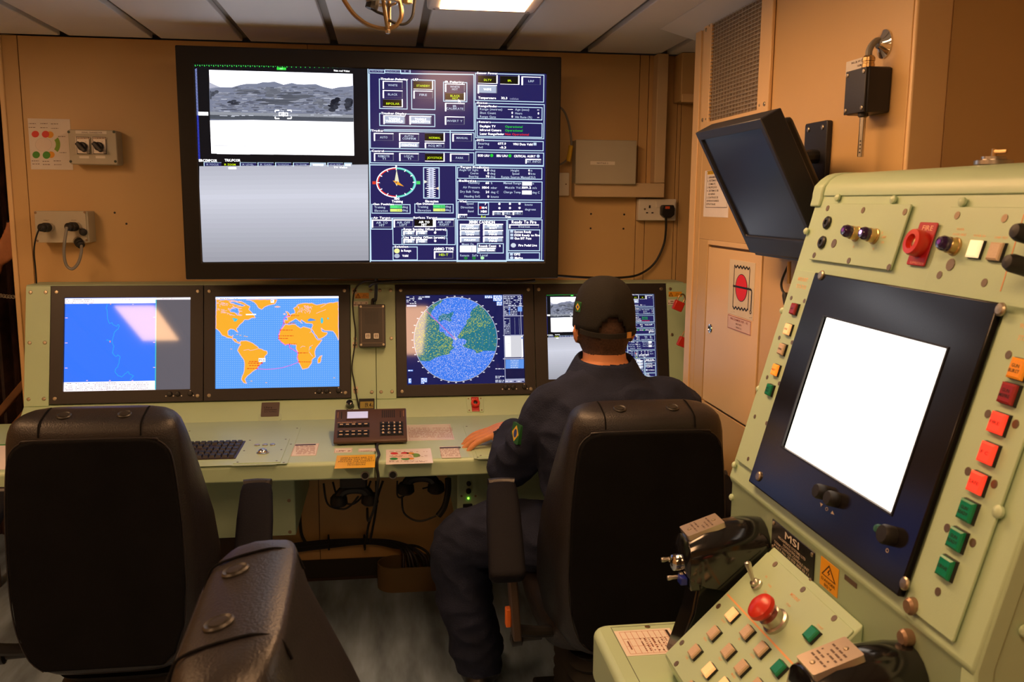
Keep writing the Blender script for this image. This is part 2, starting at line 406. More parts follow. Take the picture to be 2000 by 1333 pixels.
NAVY = (36, 34, 92); LT = (205, 235, 255); WH = (255, 255, 255); GY = (110, 115, 135); YE = (225, 255, 20); PALE = (205, 222, 245)
def tv_image(c, full=True):
    # left half: video
    c.z(0, 0, 1); c.rect(379, 121, 721, 512, (16, 17, 22), 0)
    c.z(340, 80, .2025)
    for k in range(76): x = 203 + k * 22.2; c.line([(x, 212 + k * .47), (x + 4, (226 if k % 2 == 0 else 218) + k * .47)], 8, (70, 245, 90), 2)
    for k in range(62):
        y = 250 + k * 14.2; x = 210 + k * .45; g = k / 61
        c.line([(x - 8, y + 8), (x + 10, y)], 7, (150, 165, 235) if g < .52 else (60, 75, 225), 2)
    c.rect(995, 243, 1085, 270, (60, 235, 70), 3); c.text(1040, 257, 15, '087', (200, 255, 200), 4, al='c')
    c.rect(232, 668, 328, 704, WH, 3)
    c.rect(338, 262, 1738, 1105, (232, 232, 246), 1)
    rnd = random.Random(3)
    hill = [(340, 440), (400, 430), (460, 430), (560, 432), (640, 410), (700, 400), (800, 400), (860, 385), (910, 388), (970, 380), (1010, 395), (1060, 412), (1140, 395), (1190, 408), (1260, 412), (1370, 408), (1440, 435), (1530, 455), (1600, 440), (1690, 435), (1736, 425), (1736, 752), (345, 752)]
    c.poly(hill, (128, 134, 156), 2)
    c.poly([(340, 380), (400, 410), (450, 432), (340, 450)], (190, 192, 210), 2)
    for k in range(900):
        x = rnd.uniform(350, 1700); y = rnd.uniform(430, 735); wd = rnd.uniform(14, 95); hh = rnd.uniform(3, 14)
        if y < 470 and not 560 < x < 1380: continue
        g = rnd.choice([85, 98, 108, 118, 128, 140, 150, 160]); x1 = min(x + wd, 1730); L = 3 + rnd.random() * 3
        if rnd.random() < .6: c.ell((x + x1) / 2, y, (x1 - x) / 2, hh * .6, (g, g + 4, g + 20), L, 12)
        else: c.rect(x, y, x1, min(y + hh, 745), (g, g + 5, g + 22), L)
    for x, y, x1, y1, g, n in ((345, 470, 415, 540, 75, 14), (540, 555, 610, 602, 50, 8), (860, 555, 1095, 600, 82, 12), (905, 440, 1000, 540, 104, 12), (1505, 550, 1585, 660, 34, 16), (1660, 548, 1732, 665, 40, 16), (1110, 515, 1320, 560, 95, 10), (640, 460, 800, 500, 88, 12), (1040, 490, 1200, 540, 84, 10), (1380, 560, 1480, 640, 112, 10)):
        for q in range(n):
            cx = rnd.uniform(x, x1); cy = rnd.uniform(y, y1); hw = (x1 - x) * rnd.uniform(.2, .5); c.ell(cx, cy, min(hw, 1732 - cx, cx - 346), (y1 - y) * rnd.uniform(.06, .2) + 2, [(v, v + 4, v + 16) for v in (g + rnd.randint(-8, 20),)][0], 6.1 + q * .01, 12)
    for x, y, x1, y1, g in ((345, 700, 1734, 710, 150), (345, 728, 1734, 735, 66), (345, 740, 1734, 748, 88)): c.rect(x, y, x1, y1, (g, g + 4, g + 14), 6.5)
    for k in range(26):
        x = rnd.uniform(380, 1650); y = rnd.choice([705, 712, 545, 602, 660]); c.rect(x, y, x + rnd.uniform(30, 90), y + 7, (215, 220, 235), 6.8)
    c.rect(345, 752, 1736, 1105, (246, 246, 252), 6)
    for k in range(70):
        x = rnd.uniform(360, 1500); y = rnd.uniform(775, 1095); g = rnd.randint(222, 240); c.rect(x, y, min(x + rnd.uniform(80, 420), 1732), y + rnd.uniform(3, 7), (g, g, g + 8), 6.4)
    for s in (-1, 1):
        for q in (-1, 1):
            c.line([(1055 + s * 78, 700 + q * 22), (1055 + s * 78, 700 + q * 40), (1055 + s * 38, 700 + q * 40)], 9, WH, 8)
    c.frame(1012, 680, 1100, 718, WH, 6, 8); c.line([(1055, 675), (1055, 722)], 6, WH, 8); c.line([(1030, 699), (1080, 699)], 6, WH, 8)
    c.text(1545, 280, 16, 'Thin red Value', WH, 8, w=155)
    c.text(235, 1138, 24, 'EIRCZMPCOR', WH, 3, w=175); c.text(484, 1138, 24, 'TRK:PCOR', WH, 3, w=152)
    for x, x1, t, on in ((280, 452, 'IR FOCUS', 0), (455, 615, 'IR ZOOM', 1), (630, 792, 'IR LEVEL', 0), (802, 960, 'IR GAIN', 0), (972, 1130, 'TV FOCUS', 0), (1145, 1300, 'TV ZOOM', 0), (1310, 1466, 'THRESHOLD', 2), (1478, 1630, 'GATE', 0), (1640, 1716, 'MORE', 2)):
        dy = (x - 280) * .012
        c.rect(x, 1156 + dy, x1, 1196 + dy, (12, 12, 14) if on == 1 else NAVY if on == 0 else (190, 205, 225), 2)
        if on != 1: c.rect(x, 1156 + dy, x1, 1163 + dy, LT, 3); c.rect(x, 1156 + dy, x + 10, 1194 + dy, LT, 3)
        c.text((x + x1) / 2, 1179 + dy, 18, t, YE if on == 1 else (170, 180, 215) if on == 0 else WH, 4, al='c', w=(x1 - x) * .68)
    c.z(0, 0, 1)
    for k in range(20):     # the hazy lower video fades slightly towards the bottom
        y0 = 322 + k * 9.35; g = 1 - .018 * abs(k - 6)
        c.poly([(388.3, y0), (719, y0 - .5), (719, y0 + 9.6), (388.3, y0 + 10)], (int(212 * g), int(214 * g), int(228 * g)), 2 + k * .01)
    c.z(340, 80, .2025); c.rect(520, 1206, 595, 1226, WH, 3.4); c.text(1540, 1216, 16, 'TV Video', WH, 3.5, w=130)
    # right half: pages
    c.z(0, 0, 1); c.rect(721, 128, 1069, 514, NAVY, 1)
    c.z(710, 110, .195)
    ln = lambda *a: c.line(list(a), 10, LT, 2)
    def fr(x0, y0, x1, y1, t=None, w=8, tx=None):
        y1 += (x1 - x0) * .010
        c.frame(x0, y0, x1, y1, LT, w, 2)
        if t: n = len(t) * 17; x = tx or x0 + 18; c.rect(x, y0 - 12, x + n + 4, y0 + 14, NAVY, 3); c.text(x + 2, y0 + 1, 20, t, WH, 4, w=n)
    def bt(x0, y0, x1, y1, t, on=0, h=21):
        c.rect(x0, y0, x1, y1, (14, 14, 10) if on == 1 else NAVY if on == 0 else (178, 190, 215), 3)
        if on == 1: c.rect(x0, y1 - 10, x1, y1, WH, 4); c.rect(x1 - 9, y0, x1, y1, WH, 4); c.rect(x0, y0, x1, y0 + 9, GY, 4)
        else:
            c.rect(x0, y1 - 8, x1, y1, GY, 4); c.rect(x1 - 8, y0, x1, y1, GY, 4); c.rect(x0, y0, x1, y0 + 13, WH, 4); c.rect(x0, y0, x0 + 12, y1, WH, 4)
        rows = t.split('|')
        for i, q in enumerate(rows):
            c.text((x0 + x1) / 2, (y0 + y1) / 2 + 4 + (i - (len(rows) - 1) / 2) * 25, h, q, YE if on == 1 else PALE if on == 0 else WH, 5, al='c', w=min((x1 - x0) * .86, len(q) * 19))
    def tx(x, y, t, cc=WH, n=None, h=22): c.text(x, y, h, t, cc, 4, w=n or len(t) * 16)
    c.frame(48, 100, 1838, 2068, LT, 10, 1.5)
    for x0, x1, t in ((66, 222, 'TRACKER'), (222, 380, 'SENSORS'), (380, 482, 'TI')): c.frame(x0, 128, x1, 172, LT, 6, 2); tx(x0 + 14, 146, t, (150, 155, 190), (x1 - x0) * .8)
    ln((66, 170), (66, 735)); ln((380, 172), (1118, 190), (1115, 745)); ln((66, 735), (1115, 750))
    fr(162, 222, 448, 532, 'Tracker Polarity'); bt(200, 245, 400, 325, 'WHITE'); bt(200, 338, 400, 418, 'BLACK'); bt(200, 430, 400, 512, 'BIPOLAR', 1)
    fr(486, 232, 728, 540, 'LRF'); bt(508, 250, 706, 338, 'STANDBY', 1); bt(508, 345, 704, 425, 'FIRE')
    fr(808, 258, 1048, 465, 'IR Polarity'); bt(826, 278, 1024, 360, 'WHITE|HOT'); bt(828, 370, 1026, 452, 'BLACK|HOT', 1); bt(824, 472, 1022, 556, 'IR|CALIBRATE'); bt(822, 608, 1020, 692, 'INVERT Y')
    c.poly([(958, 435), (958, 470), (968, 462), (985, 470), (978, 458)], WH, 7)
    fr(162, 568, 724, 708, 'Tracker Display'); bt(204, 590, 424, 680, 'TOGGLE|THRESHOLD', 2); bt(466, 598, 686, 686, 'TOGGLE|HIGHLIGHTS', 2)
    fr(66, 742, 1115, 940, 'Tracker'); bt(106, 768, 304, 848, 'AUTO'); bt(360, 772, 560, 850, 'AUTO/|CONFIRM'); bt(360, 862, 560, 918, 'CONTINUE', 2); bt(618, 774, 818, 862, 'NORMAL', 1); bt(618, 870, 814, 924, 'ACQ MTI'); ln((874, 752), (874, 935)); bt(896, 782, 1092, 862, 'MANUAL')
    fr(66, 946, 1112, 1085, 'Control'); bt(106, 970, 304, 1050, 'REMOTE|TI'); bt(360, 972, 556, 1052, 'LOCAL|TI'); bt(618, 976, 814, 1062, 'JOYSTICK', 1); bt(870, 982, 1062, 1062, 'PARK')
    fr(1130, 172, 1818, 470, 'Sensor Power'); bt(1158, 198, 1354, 284, 'DLTV', 1); bt(1380, 204, 1572, 296, 'IR', 1); bt(1596, 214, 1788, 300, 'LRF'); bt(1154, 292, 1348, 380, 'WIPE', 2)
    tx(1160, 422, 'Temperature'); tx(1390, 428, '32.3', WH, 60); tx(1475, 434, 'celsius', (160, 165, 200), 88)
    fr(1128, 472, 1816, 840, 'Status'); fr(1142, 504, 1800, 650, 'Rangefinder')
    for y, a, b_, c_, d_ in ((536, 'Range (metres)', '-----', 'Age (secs)', '--'), (574, 'Shot Count', '0', 'Hours', '0'), (612, 'Range Gate', '0', 'Hit Rate (%)', '--')):
        tx(1174, y, a, PALE); c.text(1505, y + 4, 22, b_, WH, 4, al='r', w=None); tx(1528, y + 8, c_, PALE, len(c_) * 14); c.text(1768, y + 12, 22, d_, WH, 4, al='r')
    fr(1142, 664, 1798, 826, 'Sensors')
    for y, a, b_, cc in ((708, 'Daylight TV', 'Operational', (40, 225, 50)), (746, 'Infrared Camera', 'Operational', (40, 225, 50)), (784, 'Laser Rangefinder', 'Non Operational', (255, 50, 35))): tx(1172, y, a, WH, len(a) * 14.3); tx(1426, y + 7, b_, cc, len(b_) * 15.8)
    fr(1124, 848, 1808, 960, 'EOTS'); tx(1152, 882, 'Bearing', PALE); tx(1352, 886, '077.9', WH, 80); tx(1504, 892, 'VRU Data Valid', WH, 195); c.rect(1708, 880, 1738, 908, PALE, 4); tx(1152, 920, 'AoS', PALE); tx(1370, 924, '-0.3', WH, 62)
    fr(1124, 964, 1810, 1108); tx(1150, 1003, 'EOD LRU', WH, 112); tx(1336, 1007, 'SEU LRU', WH, 110); tx(1512, 1012, 'CRITICAL ALERT', WH, 215)
    c.ell(1288, 1005, 16, 16, (40, 215, 60), 5); c.ell(1470, 1010, 16, 16, (40, 215, 60), 5); c.ell(1754, 1016, 16, 16, PALE, 5); bt(1626, 1042, 1782, 1088, 'BIT INFO', 0, 18)
    # lower half
    c.z(710, 310, .195)
    ln((64, 62), (1810, 92)); ln((928, 85), (930, 1045)); ln((64, 62), (60, 1045))
    c.ell(328, 242, 200, 152, (150, 225, 235), 2, 40, -90, 90, .93); c.ell(328, 242, 186, 141, (90, 240, 190), 3, 40, -90, 90, .95)
    c.ell(328, 242, 200, 152, (240, 240, 245), 2, 40, 90, 270, .93); c.ell(328, 242, 192, 145, (255, 60, 50), 3, 40, 90, 270, .93)
    for k in range(12): a_ = R(k * 30); c.line([(328 + 165 * math.cos(a_), 242 + 125 * math.sin(a_)), (328 + 188 * math.cos(a_), 242 + 142 * math.sin(a_))], 6, WH, 4)
    c.poly([(332, 110), (356, 235), (332, 278), (310, 235)], (235, 235, 205), 5); c.poly([(292, 222), (345, 232), (404, 282), (330, 262)], (250, 170, 50), 6); c.ell(328, 240, 7, 6, (60, 60, 120), 7)
    c.rect(88, 228, 124, 258, (225, 60, 40), 3); c.rect(530, 230, 568, 262, (80, 220, 110), 3)
    tx(320, 80, '0', WH, 16); tx(308, 404, '180', WH, 50); tx(282, 430, 'Training', WH, 110, 24); tx(618, 432, 'Elevation', WH, 130, 24)
    c.frame(598, 90, 762, 408, LT, 10, 2); c.rect(652, 98, 704, 402, (215, 220, 245), 3)
    for k, t in enumerate(('90', '80', '70', '60', '50', '40', '30', '20', '10', '0', '10', '20', '30', '40')): y = 114 + k * 21; c.text(678, y, 16, t, (60, 60, 120), 4, al='c'); c.line([(635, y), (652, y)], 4, WH, 4); c.line([(704, y), (720, y)], 4, WH, 4)
    c.poly([(608, 220), (645, 238), (608, 254)], (240, 240, 225), 4); c.poly([(752, 290), (722, 304), (752, 320)], (250, 225, 190), 4); c.line([(620, 303), (752, 304)], 5, WH, 3.5)
    for x, t, cc in ((76, 'Gun Position', 0), (508, 'Gun Demand', 1)):
        fr(x, 455, x + 392, 553, t); tx(x + 30, 487, 'Training', PALE, 108); tx(x + 32, 522, 'Elevation', PALE, 132); c.rect(x + 188, 470, x + 308, 502, (90, 235, 130), 4); c.rect(x + 188, 506, x + 308, 536, (235, 255, 130), 4); tx(x + 312, 487, 'deg', PALE, 54); tx(x + 312, 520, 'deg', PALE, 54)
        c.text(x + 300, 487, 18, '1.07' if cc == 0 else '0.00', (30, 130, 60), 5, al='r'); c.text(x + 300, 521, 18, '0.00', (190, 190, 60), 5, al='r')
    fr(70, 592, 285, 712, 'Air Target', tx=92); fr(285, 594, 918, 868, 'Surface Target', tx=495)
    for x0, x1, t, on in ((80, 280, 'AIR TO|HIT', 0), (298, 494, 'AIR OFF|LEFT', 0), (506, 702, 'AIR TO|HIT', 3), (708, 904, 'AIR OFF|RIGHT', 0)):
        if on == 3: c.rect(x0, 614, x1, 692, (14, 14, 12), 3); c.rect(x0, 682, x1, 693, WH, 4); c.rect(x1 - 9, 614, x1, 692, WH, 4); c.text((x0 + x1) / 2, 641, 22, 'AIR TO', WH, 5, al='c', w=106); c.text((x0 + x1) / 2, 668, 22, 'HIT', WH, 5, al='c', w=52)
        else: bt(x0, 612, x1, 692, t)
    for y, t in ((710, 'Range Spotting Offset (metres)'), (793, 'Line Spotting Offset (arcmin)')):
        fr(376, y, 835, y + 74, None); c.rect(396, y - 14, 400 + len(t) * 14.4, y + 14, NAVY, 3); tx(398, y, t, WH, len(t) * 14.2); bt(394, y + 18, 508, y + 60, '-50', 2, 18); bt(522, y + 18, 636, y + 60, '+50', 2, 18); c.ell(713, y + 38, 11, 11, WH, 4)
    fr(285, 884, 536, 1022, 'Solution', 8); c.ell(328, 928, 28, 24, (250, 255, 170), 4); c.ell(328, 978, 28, 22, (180, 190, 215), 4); tx(372, 925, 'In Range', WH, 98); tx(382, 976, 'Valid', WH, 58)
    tx(698, 910, 'AMMO TYPE', WH, 200, 28); bt(700, 934, 892, 1010, '', 0); c.text(796, 970, 24, 'HEI-T', YE, 6, al='c', w=92)
    fr(940, 92, 1792, 218, 'Target Prediction', tx=968)
    for y, a, b_, u_, e, g_, k in ((124, 'Angle Of Sight', '0.0', 'deg', 'Height', '0', 'm'), (156, 'Course', '0', 'deg', 'Speed', '0', 'kts'), (188, 'Bearing', '70', 'deg', 'Range Source Manual(SU)', '', '')):
        c.text(1152, y, 22, a, PALE, 4, al='r', w=len(a) * 13.6); c.text(1260, y + 2, 22, b_, WH, 4, al='r', w=len(b_) * 17); tx(1272, y + 3, u_, PALE, 50)
        if k: c.text(1562, y + 8, 22, e, PALE, 4, al='r', w=len(e) * 14); c.text(1668, y + 8, 22, g_, WH, 4, al='r'); tx(1678, y + 9, k, PALE, len(k) * 15)
        else: tx(1382, y + 7, e, PALE, 342)
    fr(940, 228, 1790, 428, 'Ballistics')
    for y, a, b_, u_ in ((252, 'Humidity', '60', '%'), (298, 'Air Pressure', '1014', 'mbar'), (342, 'Dry Bulb Temp.', '24', 'deg C'), (388, 'Heading SoG', '0', 'knots')): c.text(1165, y, 22, a, PALE, 4, al='r', w=len(a) * 14); c.text(1258, y + 3, 22, b_, WH, 4, al='r', w=len(b_) * 17); tx(1276, y + 4, u_, PALE, len(u_) * 15.5)
    for y, a, u_ in ((260, 'Manual Range', 'm'), (304, 'Muzzle Vel.', 'm/s'), (350, 'Charge Temp.', 'deg C')): c.text(1580, y, 22, a, PALE, 4, al='r', w=len(a) * 14.6); tx(1694, y + 3, u_, PALE, len(u_) * 14)
    c.rect(1592, 244, 1686, 284, WH, 4); c.rect(1590, 334, 1684, 374, WH, 4); tx(1588, 304, '1019.2', WH, 92)
    fr(940, 436, 1784, 608, 'Wind')
    for y, a in ((460, 'Speed'), (498, 'Direction'), (536, 'Band')): c.text(1100, y, 22, a, PALE, 4, al='r', w=len(a) * 14)
    c.frame(1145, 448, 1254, 576, LT, 8, 3); c.text(1228, 464, 22, '7', WH, 4, al='r'); c.text(1234, 502, 22, '164', WH, 4, al='r', w=50); c.text(1232, 540, 22, 'HB0', WH, 4, al='r', w=58); c.rect(1160, 490, 1180, 514, (230, 50, 40), 4); tx(1176, 592, 'Rel', YE, 44); tx(1414, 594, 'True', WH, 58)
    for x in (1360, 1466, 1562):
        for y in (466, 508): c.ell(x, y, 10, 10, WH, 4)
    for x, t in ((1292, 'HB1'), (1392, 'HB2'), (1494, 'HB3')): bt(x, 536, x + 98, 578, t, 0, 18)
    tx(1616, 474, 'knots', PALE, 76); tx(1616, 522, 'degrees', PALE, 108); bt(944, 564, 1036, 606, 'R/T', 0, 18)
    fr(936, 618, 1428, 1042); tx(1054, 644, '30MM CANNON', WH, 258, 28)
    for x in (962, 1194):
        for y, t in ((664, 'LOAD|POSITION'), (726, 'COVER|OPEN'), (792, 'FOLLOW')): bt(x, y, x + 200, y + 56, t if x < 1000 else {'LOAD|POSITION': 'SINGLE|SHOT', 'COVER|OPEN': 'BURST|FIRE', 'FOLLOW': 'RAPID|FIRE'}[t], 2, 17)
    tx(980, 865, 'Mount On', PALE, 118); c.rect(960, 880, 1122, 948, (235, 240, 250), 4); c.text(1075, 912, 40, '[', (150, 160, 185), 5)
    fr(1132, 858, 1398, 960); tx(1150, 885, 'Rounds Count', WH, 174); c.ell(1360, 887, 7, 9, WH, 4); bt(1142, 904, 1318, 946, 'Clear Count', 2, 18)
    for x, t, k in ((962, 'Remote', 1018), (1082, 'Safe', 1100), (1162, 'Local', 1184)): tx(x, 978, t, PALE, len(t) * 15); c.ell(k, 1006, 19, 15, (30, 130, 60) if k < 1150 else (190, 255, 190), 4)
    fr(1438, 620, 1780, 1035); tx(1482, 647, 'Ready To Fire', WH, 246, 30); bt(1456, 672, 1754, 710, 'Status', 0, 18)
    fr(1448, 722, 1762, 940)
    for y, t in ((744, 'System Ready'), (778, 'DS30 Ready to Fire'), (810, 'Gun BIT Pass')): c.rect(1466, y - 13, 1496, y + 12, PALE, 4); tx(1508, y + 2, t, WH, len(t) * 14)
    c.ell(1496, 882, 26, 22, (215, 225, 240), 4); tx(1548, 882, 'Fire Pedal Live', WH, 184)
    fr(1442, 952, 1760, 1026); c.rect(1462, 960, 1490, 984, PALE, 4); tx(1502, 972, 'OFG', WH, 60); c.ell(1478, 1006, 18, 14, PALE, 4); tx(1508, 1008, 'Misfire', WH, 80)
cv = Canvas(TV, sr, cor, -.008); cv.em = 2.8; tv_image(cv); cv.build('screen_image', SCREEN_TV, tv)
# power lead that hangs from the display to the floor cables, and two loops beside it
def cable(name, pts, r, m, label, cat='cable', sub=6, n=8, group=None):
    return tag(MB().tube(pts, r, n, sub).build(name, m), label, cat, group)

# ================================================================ main operator console
MT = R(13.5); MW = .521; MH = .4186; MG = .1656; MX = -1.1775; MY = 3.2635; MZ = .797
MP = Plane((0, MY, MZ), (1, 0, 0), (0, math.sin(MT), math.cos(MT)))
DZ = .735; DF = 2.65
DP = Plane((0, DF, DZ), (1, 0, 0), (0, 1, 0))
FPL = Plane((0, 3.2, DZ), (1, 0, 0), (0, .0635, .062))       # sloping facia between desk and monitors
YTOP = MY + MH * math.sin(MT); ZTOP = MZ + MH * math.cos(MT)
SEAM = -.0435; XL = -1.262; XRt = MX + 4 * MW + MG + .075
ZA = (380, 770, .17); ZBb = (620, 770, .19); ZM1 = (40, 540, .21); ZM2 = (380, 540, .21); ZM3 = (750, 540, .195)
def zp(Z, x, y): return Z[0] + x * Z[2], Z[1] + y * Z[2]
def console_unit(name, label, x0, x1, dx0, dx1):
    t = thing(name, label, 'console', ((x0 + x1) / 2, 3.1, 0))
    MB().prism([(x0, MY + .012, MZ - .004), (x0, YTOP + .012, ZTOP), (x0, YW - .005, ZTOP), (x0, YW - .005, .60), (x0, 3.22, .60), (x0, 3.22, .73)], (x1 - x0, 0, 0)).build('cabinet', GREEN, t, bev=.003)
    MB().prism([(x0, 3.2, DZ - .01), (x0, 3.2, DZ + .0), (x0, 3.226, DZ + .027), (x0, MY + .002, MZ - .003), (x0, MY + .03, MZ - .003), (x0, 3.25, DZ - .01)], (x1 - x0, 0, 0)).build('facia', GREEN, t, bev=.0015)
    MB().box((x0, YTOP + .005, ZTOP), (x1, YW - .01, ZTOP + .004)).build('top_ledge', GREEND, t)
    dk = MB().prism([(dx0, DF + .008, DZ), (dx0, DF, DZ - .008), (dx0, DF, .682), (dx0, DF + .02, .677), (dx0, DF + .03, .70), (dx0, 3.25, .70), (dx0, 3.25, DZ)], (dx1 - dx0, 0, 0)).build('desk_top', GREEN, t, bev=.004)
    return t
conL = console_unit('operator_console', 'left half of pale green operator console with blue chart and world map monitors', XL, SEAM - .001, -1.42, SEAM - .001)
conR = console_unit('operator_console', 'right half of pale green operator console with radar and gun camera monitors', SEAM + .001, XRt, SEAM + .001, 1.15)
def plate(t, s0, s1, label=None):
    mb = MB(); MP.rbox(mb, s0 + .001, -.012 if False else -.006, s1 - .001, MH, -.002, .004, .004); p = mb.build('blanking_plate', GREEN, t, bev=.001)
    e = .017
    for a in (s0 + e, s1 - e):
        for b in (.02, MH * .52, MH - .022): inst(SCREW, 'screw', p, MP.P(a, b, .004), MP.n, .0065)
    return p
plate(conL, XL, MX); plate(conL, MX + 2 * MW, SEAM); pr = plate(conR, SEAM, MX + 2 * MW + MG); plate(conR, XRt - .075, XRt + .06)
def monitor(t, k, corners, draw, label):
    s0 = MX + k * MW + (MG if k > 1 else 0); s1 = s0 + MW
    hs = [MP.hit(*p) for p in corners]
    sr = ((hs[0][0] + hs[3][0]) / 2, (hs[2][1] + hs[3][1]) / 2, (hs[1][0] + hs[2][0]) / 2, (hs[0][1] + hs[1][1]) / 2)
    mb = MB(); MP.frame(mb, (s0 + .001, 0, s1 - .001, MH), sr, -.004, .007)
    b = mb.build('monitor', BEZEL, t, bev=.0012); b['label'] = label
    mb = MB(); MP.box(mb, *sr, -.008, -.003); mb.build('screen', mat('screen_glass', (.004, .004, .006), .1), b)
    c = Canvas(MP, sr, corners, -.003); c.em = 1.6; draw(c); c.build('screen_image', SCREEN, b)
    for a in (s0 + .02, s1 - .02):
        for q in (.02, MH - .022): inst(SCREW, 'screw', b, MP.P(a, q, .007), MP.n, .0068)
    for a in (.115, .088, .045):
        inst(KNOB, 'knob', b, MP.P(s1 - a, .028, .007), MP.n, .009)
    for a, q in ((.128, .021), (.103, .021), (.075, .021), (.034, .021), (.045, .038)): inst(DOT, 'mark', b, MP.P(s1 - a, q, .0072), MP.n, .0024)
    return b
KNOB = MB().lathe((0, 0, 0), (0, 0, 1), [(1, 0), (1, .5), (.8, .9), (0, 1)], 14).mesh('knob', m=BLACK)
DOT = MB().lathe((0, 0, 0), (0, 0, 1), [(1, 0), (.9, .1), (0, .11)], 8).mesh('mark', m=PAPER)
def lines(c, x0, x1, y, h, cc, rnd, L=4, p=.75):      # small unreadable print: rows of word-length dashes
    x = x0
    while x < x1:
        wd = rnd.uniform(.4, 2.2) * h * 1.8
        if rnd.random() < p: c.rect(x, y - h / 2, min(x + wd, x1), y + h / 2, cc, L)
        x += wd + h * .8
def chart(c):
    rnd = random.Random(5); c.z(*ZM1)
    c.rect(400, 190, 1600, 1090, (92, 90, 100), 0); c.rect(412, 200, 1256, 1075, (58, 122, 255), 1)
    c.poly([(412, 207), (1585, 196), (1585, 214), (1256, 216), (1256, 248), (412, 257)], (252, 240, 248), 2)
    c.poly([(404, 988), (1254, 972), (1256, 1056), (400, 1074)], (252, 240, 248), 2)
    for y in (214, 230, 245): lines(c, 424, 670, y + 3, 5, (130, 110, 120), rnd); 
    lines(c, 940, 1090, 214, 5, (140, 120, 130), rnd); lines(c, 1290, 1480, 208, 5, (140, 120, 130), rnd); c.frame(420, 215, 676, 250, (170, 150, 160), 3, 3)
    for y in (1000, 1016, 1032, 1048, 1060):
        for x0, x1 in ((412, 485), (510, 680), (690, 790), (800, 890), (900, 1190)): lines(c, x0, x1, y - (x0 - 400) * .018, 5, (150, 130, 140), rnd)
    for x0, x1 in ((408, 486), (690, 788), (800, 892)): c.frame(x0, 995, x1, 1062, (180, 160, 170), 3, 3)
    cs = [(803, 258), (797, 300), (803, 345), (810, 400), (825, 438), (850, 432), (862, 455), (890, 465), (905, 450), (916, 460), (905, 490), (875, 515), (860, 560), (848, 610), (866, 650), (858, 690), (855, 715), (885, 745), (905, 732), (928, 750), (915, 790), (905, 840), (880, 865), (880, 890), (905, 925), (940, 940), (965, 915), (1000, 885), (1010, 905), (1050, 925), (1030, 950), (1015, 970)]
    p = []
    for a, b in zip(cs, cs[1:]):
        for k in range(4): p.append((a[0] + (b[0] - a[0]) * k / 4 + rnd.uniform(-4, 4), a[1] + (b[1] - a[1]) * k / 4 + rnd.uniform(-3, 3)))
    c.line(p, 4.5, (45, 185, 245), 3); c.line([(795, 598), (810, 590), (815, 605), (828, 596), (832, 612)], 4.5, (45, 185, 245), 3)
    c.rect(826, 600, 836, 616, (255, 140, 160), 4); c.rect(832, 255, 840, 264, (255, 180, 90), 4)
    for y in (388, 622, 855): c.rect(412, y - 3, 436, y + 3, (255, 205, 240), 4); c.rect(1232, y - 10, 1252, y - 4, (255, 205, 240), 4)
    for x in (626, 1044): c.rect(x - 8, 259, x + 8, 264, (200, 200, 255), 4)
    for x in (618, 830, 1040): c.rect(x - 8, 968, x + 8, 974, (255, 200, 220), 4)
    c.rect(1258, 218, 1582, 1052, (100, 96, 104), 2); c.rect(1254, 216, 1258, 1054, (70, 190, 210), 3)
LAND = (252, 178, 48); EDGE = (250, 200, 215)
